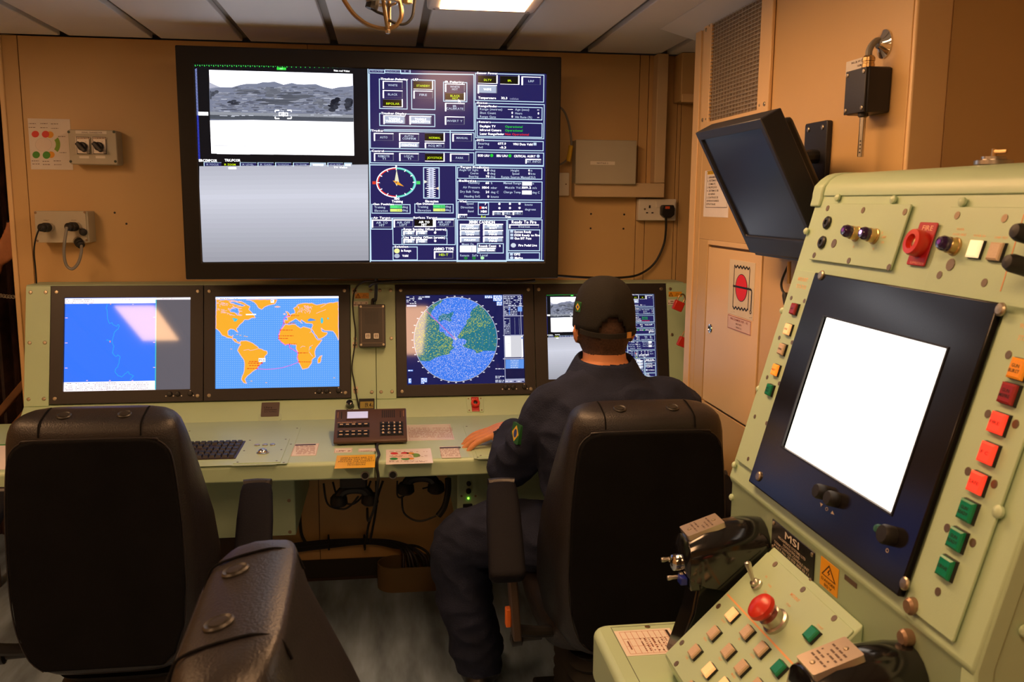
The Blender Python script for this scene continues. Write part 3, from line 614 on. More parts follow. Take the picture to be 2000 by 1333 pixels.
def worldmap(c):
    rnd = random.Random(9); c.z(*ZM2)
    c.rect(190, 185, 1352, 1050, (95, 165, 252), 0)
    for r in range(42):
        for q in range(56): c.rect(205 + q * 20.4, 222 + r * 19.6, 214 + q * 20.4, 226 + r * 19.6, (160, 205, 255), .6)
    c.poly([(193, 194), (1340, 186), (1340, 204), (193, 212)], (245, 235, 245), 2); lines(c, 200, 400, 206, 5, (150, 140, 150), rnd, 3)
    def land(p, L=1):
        q = []
        for a, b in zip(p, p[1:] + p[:1]):
            n = max(1, int((V(a) - V(b)).length / 22))
            for k in range(n): q.append((a[0] + (b[0] - a[0]) * k / n + rnd.uniform(-3.5, 3.5), a[1] + (b[1] - a[1]) * k / n + rnd.uniform(-3.5, 3.5)))
        c.poly(q, LAND, L); c.line(q + q[:1], 6, EDGE, L + .6)
    land([(198, 216), (330, 222), (440, 235), (515, 280), (500, 310), (545, 350), (568, 385), (530, 388), (500, 400), (460, 405), (430, 440), (385, 490), (405, 518), (392, 518), (365, 490), (330, 492), (305, 510), (310, 548), (345, 560), (362, 545), (352, 575), (385, 580), (392, 605), (425, 618), (412, 628), (375, 605), (340, 577), (300, 572), (258, 545), (235, 510), (205, 490), (198, 488)])
    for p in ([(325, 310), (360, 282), (405, 300), (415, 335), (400, 362), (370, 335), (330, 330)], [(340, 225), (400, 245), (470, 270), (440, 280), (380, 262), (330, 250)]): c.poly(p, (95, 165, 252), 2.2); c.line(p + p[:1], 5, EDGE, 2.6)
    for k in range(70): x = rnd.uniform(200, 430); y = rnd.uniform(225, 360); c.line([(x, y), (x + rnd.uniform(8, 40), y + rnd.uniform(-8, 12))], 4, EDGE, 2.8)
    for x, y in ((365, 395), (385, 400), (375, 412)): c.ell(x, y, 16, 7, (60, 200, 235), 2.9, 10)
    land([(430, 605), (480, 600), (520, 610), (585, 655), (600, 670), (670, 695), (678, 715), (655, 745), (645, 790), (600, 830), (580, 860), (545, 880), (520, 905), (495, 925), (470, 955), (480, 985), (490, 995), (455, 990), (438, 960), (445, 930), (460, 880), (468, 800), (460, 775), (420, 730), (402, 690), (420, 650), (430, 640), (418, 622)])
    c.line([(455, 690), (500, 680), (520, 690), (560, 682), (590, 672)], 4, EDGE, 2.8)
    land([(480, 216), (765, 215), (750, 255), (680, 270), (645, 285), (625, 310), (590, 295), (570, 260), (530, 225)]); land([(742, 282), (770, 275), (798, 280), (770, 290)])
    land([(845, 322), (868, 330), (890, 362), (856, 374), (862, 350)]); land([(825, 352), (840, 342), (842, 360)]); land([(1165, 745), (1185, 735), (1170, 805), (1150, 808), (1148, 775)])
    land([(830, 408), (865, 405), (862, 385), (850, 378), (880, 375), (900, 350), (935, 340), (930, 315), (915, 300), (960, 265), (1010, 250), (1090, 250), (1130, 270), (1200, 255), (1335, 240), (1338, 598), (1310, 535), (1290, 510), (1250, 505), (1215, 505), (1175, 480), (1185, 510), (1235, 525), (1235, 540), (1195, 570), (1150, 585), (1120, 535), (1085, 485), (1097, 455), (1095, 440), (1055, 435), (1040, 440), (1020, 425), (990, 402), (985, 420), (1000, 440), (960, 410), (940, 395), (905, 415), (880, 425), (868, 440), (838, 442)])
    land([(840, 450), (880, 450), (940, 445), (950, 465), (985, 480), (1010, 470), (1078, 488), (1105, 540), (1145, 592), (1188, 588), (1170, 620), (1130, 670), (1115, 700), (1128, 750), (1095, 775), (1090, 810), (1060, 855), (1005, 865), (985, 830), (965, 795), (955, 760), (965, 710), (945, 675), (945, 640), (915, 635), (885, 628), (840, 640), (805, 610), (780, 580), (785, 540), (795, 500), (830, 470)])
    c.poly([(1050, 405), (1075, 390), (1105, 398), (1130, 408), (1090, 415), (1055, 418)], (75, 150, 250), 3)
    for x, y, a, b in ((1183, 412, 12, 28), (1240, 392, 8, 8), (1080, 665, 7, 9)): c.ell(x, y, a, b, (60, 205, 240), 3, 12)
    for k in range(46): x = rnd.uniform(960, 1090); y = rnd.uniform(268, 330); c.line([(x, y), (x + rnd.uniform(-12, 20), y + rnd.uniform(4, 22))], 4, EDGE, 2.8)
    for p in ([(985, 665), (1005, 648), (1030, 655)], [(1065, 690), (1070, 655), (1100, 640)], [(1065, 700), (1085, 730), (1100, 745)], [(1130, 345), (1165, 330), (1220, 310)], [(1070, 525), (1085, 512)], [(1170, 290), (1220, 262)]): c.line(p, 4, EDGE, 2.8)
    rt = [(880, 368), (840, 378), (825, 410), (828, 437), (800, 500), (780, 545), (783, 580), (808, 615), (840, 638), (883, 632), (882, 660), (965, 713), (955, 750), (970, 797)]
    c.line(rt, 6, (245, 90, 225), 4); c.line([(970, 797), (900, 826), (820, 850), (740, 862), (660, 866), (582, 860), (600, 830), (632, 806)], 5, (245, 110, 225), 4)
    for x, y, n in ((880, 366, 90), (832, 436, 105), (796, 500, 115), (785, 554, 135), (783, 578, 85), (885, 630, 65), (966, 713, 92), (972, 797, 115)): c.rect(x - 5, y - 5, x + 5, y + 5, (240, 30, 60), 5); lines(c, x + 10, x + n, y, 7, (235, 95, 30), rnd, 5, 1)
    for x, y in ((600, 793), (592, 808), (600, 830), (580, 858)): lines(c, x - 92, x, y, 7, (235, 80, 30), rnd, 5, 1); c.rect(x - 5, y - 5, x + 5, y + 5, (240, 30, 60), 5)
    c.rect(620, 800, 634, 812, (220, 20, 70), 5.5); c.rect(596, 762, 660, 796, (250, 245, 250), 6); c.text(628, 780, 24, 'P121', (40, 30, 40), 7, al='c', w=56)
    c.rect(475, 350, 570, 360, (255, 250, 250), 5); c.rect(706, 215, 738, 246, (245, 240, 250), 5); c.rect(710, 222, 724, 232, (120, 150, 220), 6)
    for x, y in ((395, 540), (425, 548), (465, 556), (485, 560), (340, 676), (530, 975), (668, 990), (1300, 945)): c.ell(x, y, 10, 4, (250, 190, 150), 3, 8)
def radar(c):
    rnd = random.Random(12); c.z(*ZM3)
    c.rect(218, 185, 1412, 1095, (24, 28, 84), 0); CX, CY, RX, RY = 720, 632, 417, 422
    c.ell(CX, CY, RX, RY, (62, 124, 240), 1, 64)
    arc = lambda a0, a1: [(CX + (RX - 2) * math.cos(R(a0 + (a1 - a0) * k / 16)), CY + (RY - 2) * math.sin(R(a0 + (a1 - a0) * k / 16))) for k in range(17)]
    gr = [(740, 612), (770, 560), (800, 520), (832, 470), (832, 440), (872, 410), (868, 370), (890, 330), (925, 305)] + arc(-56, 16) + [(1060, 745), (1000, 745), (960, 765), (930, 770), (915, 740), (860, 725), (820, 712), (792, 690), (825, 675), (832, 645), (800, 622), (765, 625)]
    gl = [(700, 632), (665, 612), (622, 592), (600, 555), (570, 560), (556, 540), (560, 485), (530, 450), (500, 430), (468, 405), (480, 355), (520, 300), (570, 265), (600, 235)] + arc(252, 150) + [(370, 852), (460, 852), (510, 820), (580, 795), (660, 780), (668, 750), (700, 722), (725, 700), (700, 712), (688, 690)]
    tg = (35, 118, 138); c.poly(gr, tg, 2); c.poly(gl, tg, 2); c.poly([(555, 400), (590, 370), (640, 380), (700, 350), (700, 380), (670, 420), (690, 440), (660, 455), (630, 440), (600, 435), (560, 460), (545, 440)], tg, 2)
    for q in ([(1, .26), (.9, .2)]): pass
    def inside(p, poly):
        r = False; j = len(poly) - 1
        for i in range(len(poly)):
            if (poly[i][1] > p[1]) != (poly[j][1] > p[1]) and p[0] < (poly[j][0] - poly[i][0]) * (p[1] - poly[i][1]) / (poly[j][1] - poly[i][1]) + poly[i][0]: r = not r
            j = i
        return r
    for k in range(5200):
        a = rnd.uniform(0, 360); rr = rnd.random() ** .62; x = CX + RX * rr * math.cos(R(a)) * .99; y = CY + RY * rr * math.sin(R(a)) * .99
        g = inside((x, y), gl) or inside((x, y), gr); a2 = a % 360
        if g:
            if a2 < 22 or a2 > 338:
                if rnd.random() < .82: continue
            elif rnd.random() < .3: continue
            cc = rnd.choice([(190, 200, 60), (215, 215, 60), (150, 180, 80)]); l = rnd.uniform(4, 13)
        else: cc = rnd.choice([(150, 180, 255), (200, 215, 255), (235, 225, 245)]); l = rnd.uniform(3, 7)
        d = (math.cos(R(a)) * l / 2, math.sin(R(a)) * l / 2); c.line([(x - d[0], y - d[1]), (x + d[0], y + d[1])], 3.6, cc, 3)
    for r_ in (.33, .5, .66, .82): c.ell(CX, CY, RX * r_, RY * r_, (80, 130, 170), 3.2, 40, -20, 14, .99)
    c.ell(CX, CY, RX + 4, RY + 4, (205, 205, 215), 3, 72, 0, 360, .99); c.line([(720, 632), (428, 345)], 5, (235, 90, 150), 5); c.line([(710, 575), (715, 632)], 4, (225, 215, 180), 5); c.ell(722, 628, 9, 9, (245, 235, 215), 5)
    for k in range(36):
        a = R(k * 10 - 91); c.rect(CX + (RX + 18) * math.cos(a) - 9, CY + (RY + 12) * math.sin(a) - 4, CX + (RX + 18) * math.cos(a) + 9, CY + (RY + 12) * math.sin(a) + 5, (225, 225, 235), 4)
    for y in (206, 222, 238, 254, 270): lines(c, 225, 325, y, 8, (225, 228, 240), rnd)
    c.rect(228, 286, 326, 302, (215, 220, 245), 4); lines(c, 350, 410, 206, 8, (225, 228, 240), rnd); c.rect(412, 197, 462, 212, (215, 225, 250), 4); c.rect(345, 216, 382, 230, (215, 225, 250), 4)
    for x0, y0, x1, y1 in ((1012, 192, 1090, 220), (1095, 190, 1188, 250), (1130, 252, 1188, 292), (240, 940, 292, 956), (372, 1022, 436, 1066), (244, 1028, 276, 1080), (372, 1066, 408, 1080)): c.rect(x0, y0, x1, y1, (70, 125, 225), 3); [lines(c, x0 + 4, x1 - 4, y, 8, (235, 238, 250), rnd, 4, 1) for y in range(y0 + 8, y1 - 2, 14)]
    for y in (925, 1000, 1015, 1040, 1055): lines(c, 1120, 1208, y, 8, (215, 220, 240), rnd)
    c.frame(1194, 188, 1392, 1058, (175, 178, 205), 6, 3)
    for y in (300, 396, 590, 822): c.rect(1196, y - 3, 1400, y + 3, (175, 178, 205), 4)
    for y in range(206, 292, 17): lines(c, 1202, 1380, y, 8, (215, 220, 240), rnd)
    for y in range(316, 390, 17): lines(c, 1204, 1334, y, 8, (215, 220, 240), rnd)
    c.rect(1340, 306, 1384, 352, (120, 165, 240), 4); c.rect(1252, 306, 1264, 385, (70, 120, 215), 4)
    for x in (1266, 1312, 1356): c.rect(x - 3, 414, x + 3, 580, (180, 195, 215), 4)
    for y in range(424, 580, 16): lines(c, 1205, 1262, y, 7, (200, 205, 230), rnd)
    c.rect(1212, 596, 1398, 806, (215, 215, 222), 4); c.rect(1216, 600, 1275, 802, (246, 246, 250), 5); c.rect(1378, 596, 1394, 806, (235, 235, 245), 5); c.rect(1378, 606, 1390, 626, (90, 130, 220), 6)
    for y in range(606, 800, 11): lines(c, 1222, 1268, y, 4, (190, 190, 200), rnd, 6)
    for k in range(5): c.rect(1222, 832 + k * 18, 1402, 846 + k * 18, (95, 150, 235), 4); lines(c, 1270, 1350, 839 + k * 18, 6, (215, 225, 250), rnd, 5, 1)
    c.rect(1226, 925, 1406, 1020, (20, 24, 66), 4); c.rect(1216, 1024, 1410, 1056, (165, 168, 200), 4)
    for x in range(1222, 1400, 40): c.rect(x, 1044, x + 24, 1054, rnd.choice([(40, 40, 90), (90, 140, 230), (225, 225, 235)]), 5)
monitor(conL, 0, [zp(ZM1, 412, 203), zp(ZM1, 1585, 194), zp(ZM1, 1580, 1050), zp(ZM1, 402, 1074)], chart, 'monitor with blue coastal chart and a lamp reflection')
monitor(conL, 1, [zp(ZM2, 193, 190), zp(ZM2, 1338, 185), zp(ZM2, 1350, 1026), zp(ZM2, 195, 1048)], worldmap, 'monitor with orange and blue world map')
monitor(conR, 2, [zp(ZM3, 218, 188), zp(ZM3, 1390, 185), zp(ZM3, 1414, 1062), zp(ZM3, 232, 1096)], radar, 'monitor with round radar picture')
# fourth monitor repeats the wall display: photograph corners of its picture
c4 = [(1065.5, 576), (1277.5, 574.5), (1284, 737), (1072, 742.5)]
def rep(c):
    # the same pages, read in the wall display's pixel frame
    A = []; B = []
    for (x, y), (u, v) in zip([(379, 121), (1070, 147), (1061, 515), (394, 510)], c.dst):
        A.append([x, y, 1, 0, 0, 0, -u * x, -u * y]); B.append(u); A.append([0, 0, 0, x, y, 1, -v * x, -v * y]); B.append(v)
    h = np.linalg.solve(np.array(A), np.array(B)); c.H = np.append(h, 1).reshape(3, 3); tv_image(c)
_old = Canvas.__init__
def _init(s, plane, rect=None, corners=None, d=0):
    _old(s, plane, rect, corners, d)
    if rect: a0, b0, a1, b1 = rect; s.dst = [(a0, b1), (a1, b1), (a1, b0), (a0, b0)]
Canvas.__init__ = _init
monitor(conR, 3, c4, rep, 'monitor repeating the wall display, half hidden by the man')

# ---- fittings of the two halves
def label_plate(t, pl, r, m, name='label_plate', th=.001, rad=0):
    mb = MB()
    if rad: pl.rbox(mb, *r, 0, th, rad)
    else: pl.box(mb, *r, 0, th)
    return mb.build(name, m, t)
# maker's badge
r = FPL.pxrect(*zp(ZA, 775, 105), *zp(ZA, 968, 262)); bd = label_plate(conL, FPL, (r[0], r[1], r[2], min(r[3], .085)), mat('badge_bronze', (.20, .15, .12), .35, .6), 'badge', .004, .003)
c = Canvas(FPL, d=.004).z(*ZA); c.text(800, 157, 24, 'Ultra', (20, 15, 15), 2, w=92); c.text(800, 205, 18, 'ELECTRONICS', (60, 45, 38), 2, w=140); c.rect(800, 180, 945, 184, (60, 45, 38), 2); c.build('lettering', PRINT, bd)
mb = MB(); e = FPL.hit(*zp(ZA, 735, 270)); g = FPL.hit(*zp(ZA, 1000, 250)); FPL.rbox(mb, e[0], -.002, g[0], .03, 0, .002, .01); mb.build('badge_recess', GREEND, conL)
# left keyboard, trackball plates
def desk_rect(Z, x0, y0, x1, y1): return DP.pxrect(*zp(Z, x0, y0), *zp(Z, x1, y1))
def keyboard(t, r, nx, ny):
    mb = MB(); DP.rbox(mb, *r, 0, .004, .004); k = mb.build('keyboard', mat('keyboard_tray', (.035, .022, .018), .4), t); k['label'] = 'black membrane keyboard set in desk'
    w_ = (r[2] - r[0] - .012) / nx; h_ = (r[3] - r[1] - .012) / ny
    mb = MB(); mb.hexa([V(p) for p in ((-.42, -.4, 0), (.42, -.4, 0), (.42, .4, 0), (-.42, .4, 0), (-.34, -.3, 1), (.34, -.3, 1), (.34, .3, 1), (-.34, .3, 1))]); km = mb.mesh('key', m=BLACKP)
    for i in range(nx):
        for j in range(ny):
            if (i, j) in ((3, 2), (5, 3)): continue
            inst(km, 'key', k, DP.P(r[0] + .006 + (i + .5) * w_, r[1] + .006 + (j + .5) * h_, .004), DP.n, (w_, h_, .007))
    return k
kr = desk_rect(ZA, -150, 572, 474, 752); keyboard(conL, kr, 10, 5)
TB = MB().lathe((0, 0, 0), (0, 0, 1), [(1, 0), (1, .12), (.82, .2), (.78, .1)], 24).mesh('trackball_ring', m=STEEL)
BALL = MB().lathe((0, 0, 0), (0, 0, 1), [(.77, .0), (.72, .3), (.55, .52), (.3, .66), (0, .7)], 24).mesh('trackball', m=CHROME)
PB = MB().lathe((0, 0, 0), (0, 0, 1), [(1, 0), (1, .3), (.85, .45), (.5, .5), (0, .5)], 18).mesh('push_button', m=STEEL)
def trackplate(t, ro, ri, ball):
    mb = MB(); DP.rbox(mb, *ro, 0, .0015, .006); o = mb.build('control_plate', GREEN, t, bev=.0006)
    mb = MB(); DP.rbox(mb, *ri, .0015, .0035, .004); i = mb.build('trackball_plate', GREEN, t, bev=.0006)
    for r_, p, d, mid in ((ro, o, .0015, 1), (ri, i, .0035, 1)):
        for a in (r_[0] + .012, r_[2] - .012):
            for b in ([r_[1] + .012, (r_[1] + r_[3]) / 2, r_[3] - .012]): inst(DSCREW, 'screw', p, DP.P(a, b, d), DP.n, .0032)
    if ball:
        b = DP.hit(*zp(ZA, 785, 690)); rg = inst(TB, 'trackball_ring', i, DP.P(*b, .0035), DP.n, .019); inst(BALL, 'trackball', i, DP.P(*b, .0045), DP.n, .02)
        for x, y in ((720, 605), (810, 603), (897, 600)): q = DP.hit(*zp(ZA, x, y)); inst(PB, 'push_button', i, DP.P(*q, .0035), DP.n, .0085)
    mb = MB(); DP.box(mb, ri[0] + .0, ri[1] - .018, ri[2] - .01, ri[1] - .010, 0, .0022); mb.build('wrist_lip', GREEND, t)
ri = desk_rect(ZA, 600, 535, 985, 795); ro = desk_rect(ZA, -220, 425, 1060, 810)
trackplate(conL, (max(ro[0], kr[0] - .02), ri[1] - .012, ri[2] + .022, ro[3]), ri, True)
ri2 = desk_rect(ZBb, 1560, 425, 2180, 640); ro2 = desk_rect(ZBb, 1495, 330, 2700, 665)
trackplate(conR, (ro2[0], ri2[1] - .012, ro2[2], ro2[3]), (ri2[0], ri2[1], ri2[0] + (ri[2] - ri[0]), ri2[3]), False)
b = DP.P(ri2[0] + .085, ri2[1] + .06, .0035); inst(TB, 'trackball_ring', conR, b, DP.n, .019); inst(BALL, 'trackball', conR, b + V((0, 0, .001)), DP.n, .02)
# printed stickers on the desk
def sticker(t, Z, x0, y0, x1, y1, draw, m=PAPER, name='sticker', pl=DP, pm=PRINT):
    r_ = pl.pxrect(*zp(Z, x0, y0), *zp(Z, x1, y1)); p = label_plate(t, pl, r_, m, name, .0008); c = Canvas(pl, d=.0008).z(*Z); draw(c); c.build('print', pm, p); return p
rn = random.Random(4)
def tbl(x0, y0, x1, y1, rows, head=True):
    def f(c):
        if head: c.rect(x0 + 4, y0 + 5, x1 - 4, y0 + 11, (60, 40, 38), 1)
        for k in range(rows): lines(c, x0 + 12, x1 - 12, y0 + 22 + k * (y1 - y0 - 30) / rows, (y1 - y0) / rows * .28, (150, 95, 80), rn, 1)
        c.frame(x0 + 3, y0 + 3, x1 - 3, y1 - 3, (170, 110, 90), 3, 1)
    return f
sticker(conL, ZA, 1155, 578, 1395, 708, tbl(1155, 578, 1395, 708, 9))
sticker(conL, ZBb, 178, 562, 355, 602, tbl(178, 562, 355, 602, 2, False)); sticker(conL, ZBb, 422, 565, 600, 592, tbl(422, 565, 600, 592, 2, False))
def yl(c):
    for k, q in enumerate(('OPERATORS ARE TO', 'ENSURE THAT THEY', 'FOLLOW THE CORRECT', 'SHUT DOWN', 'PROCEDURE')): c.text(402, 656 + k * 18.2, 12, q, (70, 45, 10), 1, al='c', w=len(q) * 20.5)
sticker(conL, ZBb, 200, 636, 590, 756, yl, YELLOW, 'warning_plate')
sticker(conR, ZBb, 905, 322, 1410, 470, tbl(930, 330, 1400, 466, 9, False), mat('laminated_paper', (.8, .74, .68), .22), 'notice')
def duty(c):
    for x, y, a, b_, cc in ((790, 612, 40, 11, (200, 40, 45)), (900, 610, 42, 11, (200, 40, 45)), (955, 612, 40, 11, (220, 150, 30)), (1010, 632, 45, 20, (110, 160, 60)), (785, 668, 42, 12, (40, 140, 60)), (905, 668, 45, 12, (70, 150, 60)), (965, 665, 30, 10, (220, 150, 30))): c.ell(x, y, a, b_, cc, 1)
    c.ell(880, 640, 110, 24, (225, 190, 170), 2, 24)
    for y in (595, 636, 646, 690, 698): lines(c, 740, 1130, y, 4, (130, 90, 80), rn, 3, .6)
sticker(conR, ZBb, 704, 575, 1190, 712, duty, MATS['laminated_paper'], 'notice'); sticker(conR, ZBb, 1252, 545, 1478, 656, tbl(1252, 545, 1478, 656, 8))
def edge_hole(t, Z, x, y):
    fp = Plane((0, DF, DZ), (1, 0, 0), (0, 0, 1)); q = fp.W(*zp(Z, x, y)); MB().torus(q, (0, -1, 0), .0115, .0022, 18, 6).build('socket_ring', STEEL, t); MB().lathe(q + V((0, .004, 0)), (0, -1, 0), [(.011, 0), (.011, .005), (0, .0052)], 16).build('headset_socket', BLACK, t)
edge_hole(conL, ZBb, 490, 840); edge_hole(conR, ZBb, 775, 832)
# FIRE push button on the right facia
def fire_button(t, pl, r, cx, cy, rad, ht, tilt_text, sc=1):
    mb = MB(); pl.rbox(mb, *r, 0, .003, .004); p = mb.build('fire_plate', GREEN, t, bev=.0008)
    a, b_ = cx, cy; hw = (r[2] - r[0]) * .23
    mb = MB(); pl.box(mb, a - hw, r[1] + .002, a + hw, r[3] - .002, .003, .0045); mb.build('fire_label', REDP, p)
    mb = MB(); mb.lathe(pl.P(a, b_, .0045), pl.n, [(rad * .92, 0), (rad, ht * .2), (rad, ht * .8), (rad * .9, ht), (rad * .52, ht), (rad * .48, ht * .55), (0, ht * .5)], 28); mb.build('fire_button', RED, p)
    MB().lathe(pl.P(a, b_, .0045 + ht * .5), pl.n, [(rad * .42, 0), (rad * .42, ht * .2), (rad * .2, ht * .3), (0, ht * .3)], 16).build('button_core', BLACK, p)
    for s_ in (r[0] + .008, r[2] - .008):
        for q in (r[1] + .008, r[3] - .008): inst(BSCREW, 'screw', p, pl.P(s_, q, .003), pl.n, .003)
    return p
rr = FPL.pxrect(*zp(ZBb, 1528, 35), *zp(ZBb, 1712, 188)); cc = FPL.hit(*zp(ZBb, 1622, 110))
rr = (rr[0], rr[1], rr[2], min(rr[3], .087)); fp_ = fire_button(conR, FPL, rr, cc[0], (rr[1] + rr[3]) / 2, .0165, .014, True)
c = Canvas(FPL, d=.0047); c.z(*ZBb); c.text(1618, 55, 16, 'FIRE', (230, 190, 160), 1, al='c', w=54); c.text(1622, 172, 9, 'SUPPRESSION', (230, 160, 140), 1, al='c', w=70); c.build('lettering', PRINT, fp_)
# pedestals under the desk
def pedestal(t, x0, x1, y0, slot):
    MB().box((x0, y0, onY(895, 1033, 2.95).z), (x1, YW - .02, .699)).build('pedestal', GREEND, t, bev=.004)
    pl = Plane((x0, y0, 0), (1, 0, 0), (0, 0, 1)); return pl
pp = pedestal(conL, onY(300, 1000, 2.95).x, onY(577, 1000, 2.95).x, 2.95, True); wd = onY(577, 1000, 2.95).x - onY(300, 1000, 2.95).x
mb = MB(); pp.box(mb, wd * .62, .635, wd * .86, .66, 0, .004); mb.build('vent_slot', DARK, conL)
for z_ in (.63, .52, .41): inst(BSCREW, 'screw', conL, pp.P(wd - .02, z_, .0), pp.n, .006)
xa = onY(893, 1000, 2.95).x; xb = onY(1100, 1000, 2.95).x; pq = pedestal(conR, xa, xb, 2.95, False)
PXR = Plane((0, 2.95, 0), (1, 0, 0), (0, 0, 1)); Z3 = (560, 920, .3097)
mb = MB(); q0 = PXR.hit(*zp(Z3, 1090, 60)); q1 = PXR.hit(*zp(Z3, 1200, 325)); PXR.rbox(mb, q0[0], q1[1], q1[0], .675, 0, .003, .003); sp = mb.build('switch_panel', GREEND, conR)
for x, y, r_ in ((1147, 78, .008), (1145, 125, .009)): q = PXR.hit(*zp(Z3, x, y)); MB().lathe(PXR.P(*q, .003), PXR.n, [(r_, 0), (r_, .008), (0, .01)], 16).build('fuse_holder', BLACK, sp)
q = PXR.hit(*zp(Z3, 1145, 172)); MB().lathe(PXR.P(*q, .003), PXR.n, [(.0035, 0), (.003, .004), (0, .005)], 12).build('indicator', mat('green_led', (.1, .5, .05), .3, emit=(.25, 1, .05), estr=3), sp)
q = PXR.hit(*zp(Z3, 1140, 245)); mb = MB(); PXR.rbox(mb, q[0] - .016, q[1] - .022, q[0] + .016, q[1] + .022, .003, .008, .003); mb.build('power_switch', BLACK, sp)
for x, y in ((1102, 158), (1190, 158), (1098, 315), (1188, 312), (1218, 218)): q = PXR.hit(*zp(Z3, x, y)); inst(BSCREW, 'screw', sp, PXR.P(*q, .003), PXR.n, .004)
# warning labels at the top of blanking plates
def warn(t, Z, x0, y0, x1, y1):
    r_ = MP.pxrect(*zp(Z, x0, y0), *zp(Z, x1, y1)); mb = MB(); MP.box(mb, *r_, .004, .005); p = mb.build('warning_label', mat('orange_label', (.78, .36, .02), .4), t)
    c = Canvas(MP, d=.005).z(*Z); h = y1 - y0; x = x0 + h * .55; c.poly([(x, y0 + h * .08), (x + h * .48, y1 - h * .12), (x - h * .48, y1 - h * .12)], (60, 35, 5), 1); c.poly([(x, y0 + h * .26), (x + h * .32, y1 - h * .2), (x - h * .32, y1 - h * .2)], (230, 160, 30), 2); c.line([(x + 1, y0 + h * .38), (x - 2, y0 + h * .58), (x + 3, y0 + h * .58), (x, y1 - h * .26)], h * .06, (50, 30, 5), 3)
    c.text((x0 + x1) / 2 + h * .5, y0 + h * .38, h * .15, 'MAINS', (70, 40, 5), 1, al='c'); c.text((x0 + x1) / 2 + h * .5, y0 + h * .68, h * .15, 'SUPPLY 115V', (70, 40, 5), 1, al='c'); c.build('print', PRINT, p)
    return p
warn(conL, ZM2, 1492, 156, 1622, 208); Z4z = (1030, 530, .2026); warn(conR, Z4z, 1358, 200, 1486, 248)
def small(t, Z, x0, y0, x1, y1):
    r_ = MP.pxrect(*zp(Z, x0, y0), *zp(Z, x1, y1)); mb = MB(); MP.box(mb, *r_, .004, .005); p = mb.build('sticker', PAPER, t); c = Canvas(MP, d=.005).z(*Z)
    for y in (y0 + (y1 - y0) * .3, y0 + (y1 - y0) * .68): lines(c, x0 + 6, x1 - 6, y, (y1 - y0) * .16, (110, 70, 60), rn, 1)
    c.build('print', PRINT, p)
small(conL, ZM2, 1476, 236, 1615, 280); small(conR, Z4z, 1352, 276, 1430, 325)

# ================================================================ things on and around the console
# ---- brown desk telephone console
PX0, PX1, PY0, PY1 = -.176, .058, 2.829, 2.975
ph = thing('desk_phone', 'brown metal intercom telephone with small screen and keypads on the desk', 'telephone', ((PX0 + PX1) / 2, PY0, DZ + .0015))
zf, zb = .757, .822
MB().prism([(PX0, PY0, DZ + .006), (PX0, PY0 - .003, DZ + .014), (PX0, PY0 + .006, zf), (PX0, PY1, zb), (PX0, PY1 + .004, zb - .012), (PX0, PY1 - .01, DZ + .006)], (PX1 - PX0, 0, 0)).build('body', BROWNM, ph, bev=.003)
PHP = Plane((0, PY0 + .006, zf), (1, 0, 0), (0, PY1 - PY0 - .006, zb - zf)); PHL = math.hypot(PY1 - PY0 - .006, zb - zf)
for x in (PX0 + .02, PX1 - .02):
    for y in (PY0 + .015, PY1 - .02): MB().lathe((x, y, DZ + .0008), (0, 0, 1), [(.008, 0), (.008, .006), (0, .006)], 12).build('foot', RUBBER, ph)
fx = lambda k: PX0 + (PX1 - PX0) * k
def prect(a0, b0, a1, b1): return fx(a0), b0 * PHL, fx(a1), b1 * PHL
mb = MB(); PHP.frame(mb, prect(.155, .63, .475, .93), prect(.17, .66, .46, .90), 0, .0025); mb.build('display_frame', BROWNM, ph)
mb = MB(); PHP.box(mb, *prect(.17, .66, .46, .90), 0, .0012); mb.build('display', mat('lcd_lilac', (.35, .36, .45), .25, emit=(.50, .50, .72), estr=.75), ph)
for k in range(7): mb = MB(); PHP.box(mb, *prect(.655 + k * .028, .68, .669 + k * .028, .93), 0, .0008); mb.build('speaker_slot', DARK, ph)
for a in (.085, .91): mb = MB(); PHP.box(mb, *prect(a, .68, a + .012, .90), 0, .001); mb.build('microphone_slot', DARK, ph)
for a in (.035, .955): mb = MB(); PHP.box(mb, *prect(a, .70, a + .012, .90), 0, .001); mb.build('side_slot', mat('bronze_slot', (.25, .13, .08), .4), ph)
KEY = MB().hexa([V(p) for p in ((-.5, -.5, 0), (.5, -.5, 0), (.5, .5, 0), (-.5, .5, 0), (-.42, -.4, 1), (.42, -.4, 1), (.42, .4, 1), (-.42, .4, 1))]).mesh('key', m=BLACKP)
c = Canvas(PHP, d=.0001)
def keys(a0, b1, a1, b0, nx, ny, labs=None):
    r_ = prect(a0, b0, a1, b1); mb = MB(); PHP.box(mb, r_[0] - .002, r_[1] - .002, r_[2] + .002, r_[3] + .002, 0, .0008); pad = mb.build('keypad', DARK, ph)
    w_ = (r_[2] - r_[0]) / nx; h_ = (r_[3] - r_[1]) / ny; cc = Canvas(PHP, d=.0052)
    for j in range(ny):
        for i in range(nx):
            a, b_ = r_[0] + (i + .5) * w_, r_[3] - (j + .5) * h_
            inst(KEY, 'key', pad, PHP.P(a, b_, .0008), PHP.n, (w_ * .9, h_ * .88, .0044))
            if labs:
                ch = labs[j * nx + i]; vs_, fs_, ad = GL[ch]; k = h_ * .75; cc.raw([(a + (p - ad / 2) * k, b_ - .26 * k + q * k) for p, q in vs_], fs_, (235, 210, 180), 0)
            else: cc.raw([(a - w_ * .26, b_ - h_ * .1), (a + w_ * .26, b_ - h_ * .1), (a + w_ * .26, b_ + h_ * .14), (a - w_ * .26, b_ + h_ * .14)], [(0, 1, 2, 3)], (215, 185, 150), 0)
    cc.build('key_marks', PRINT, pad)
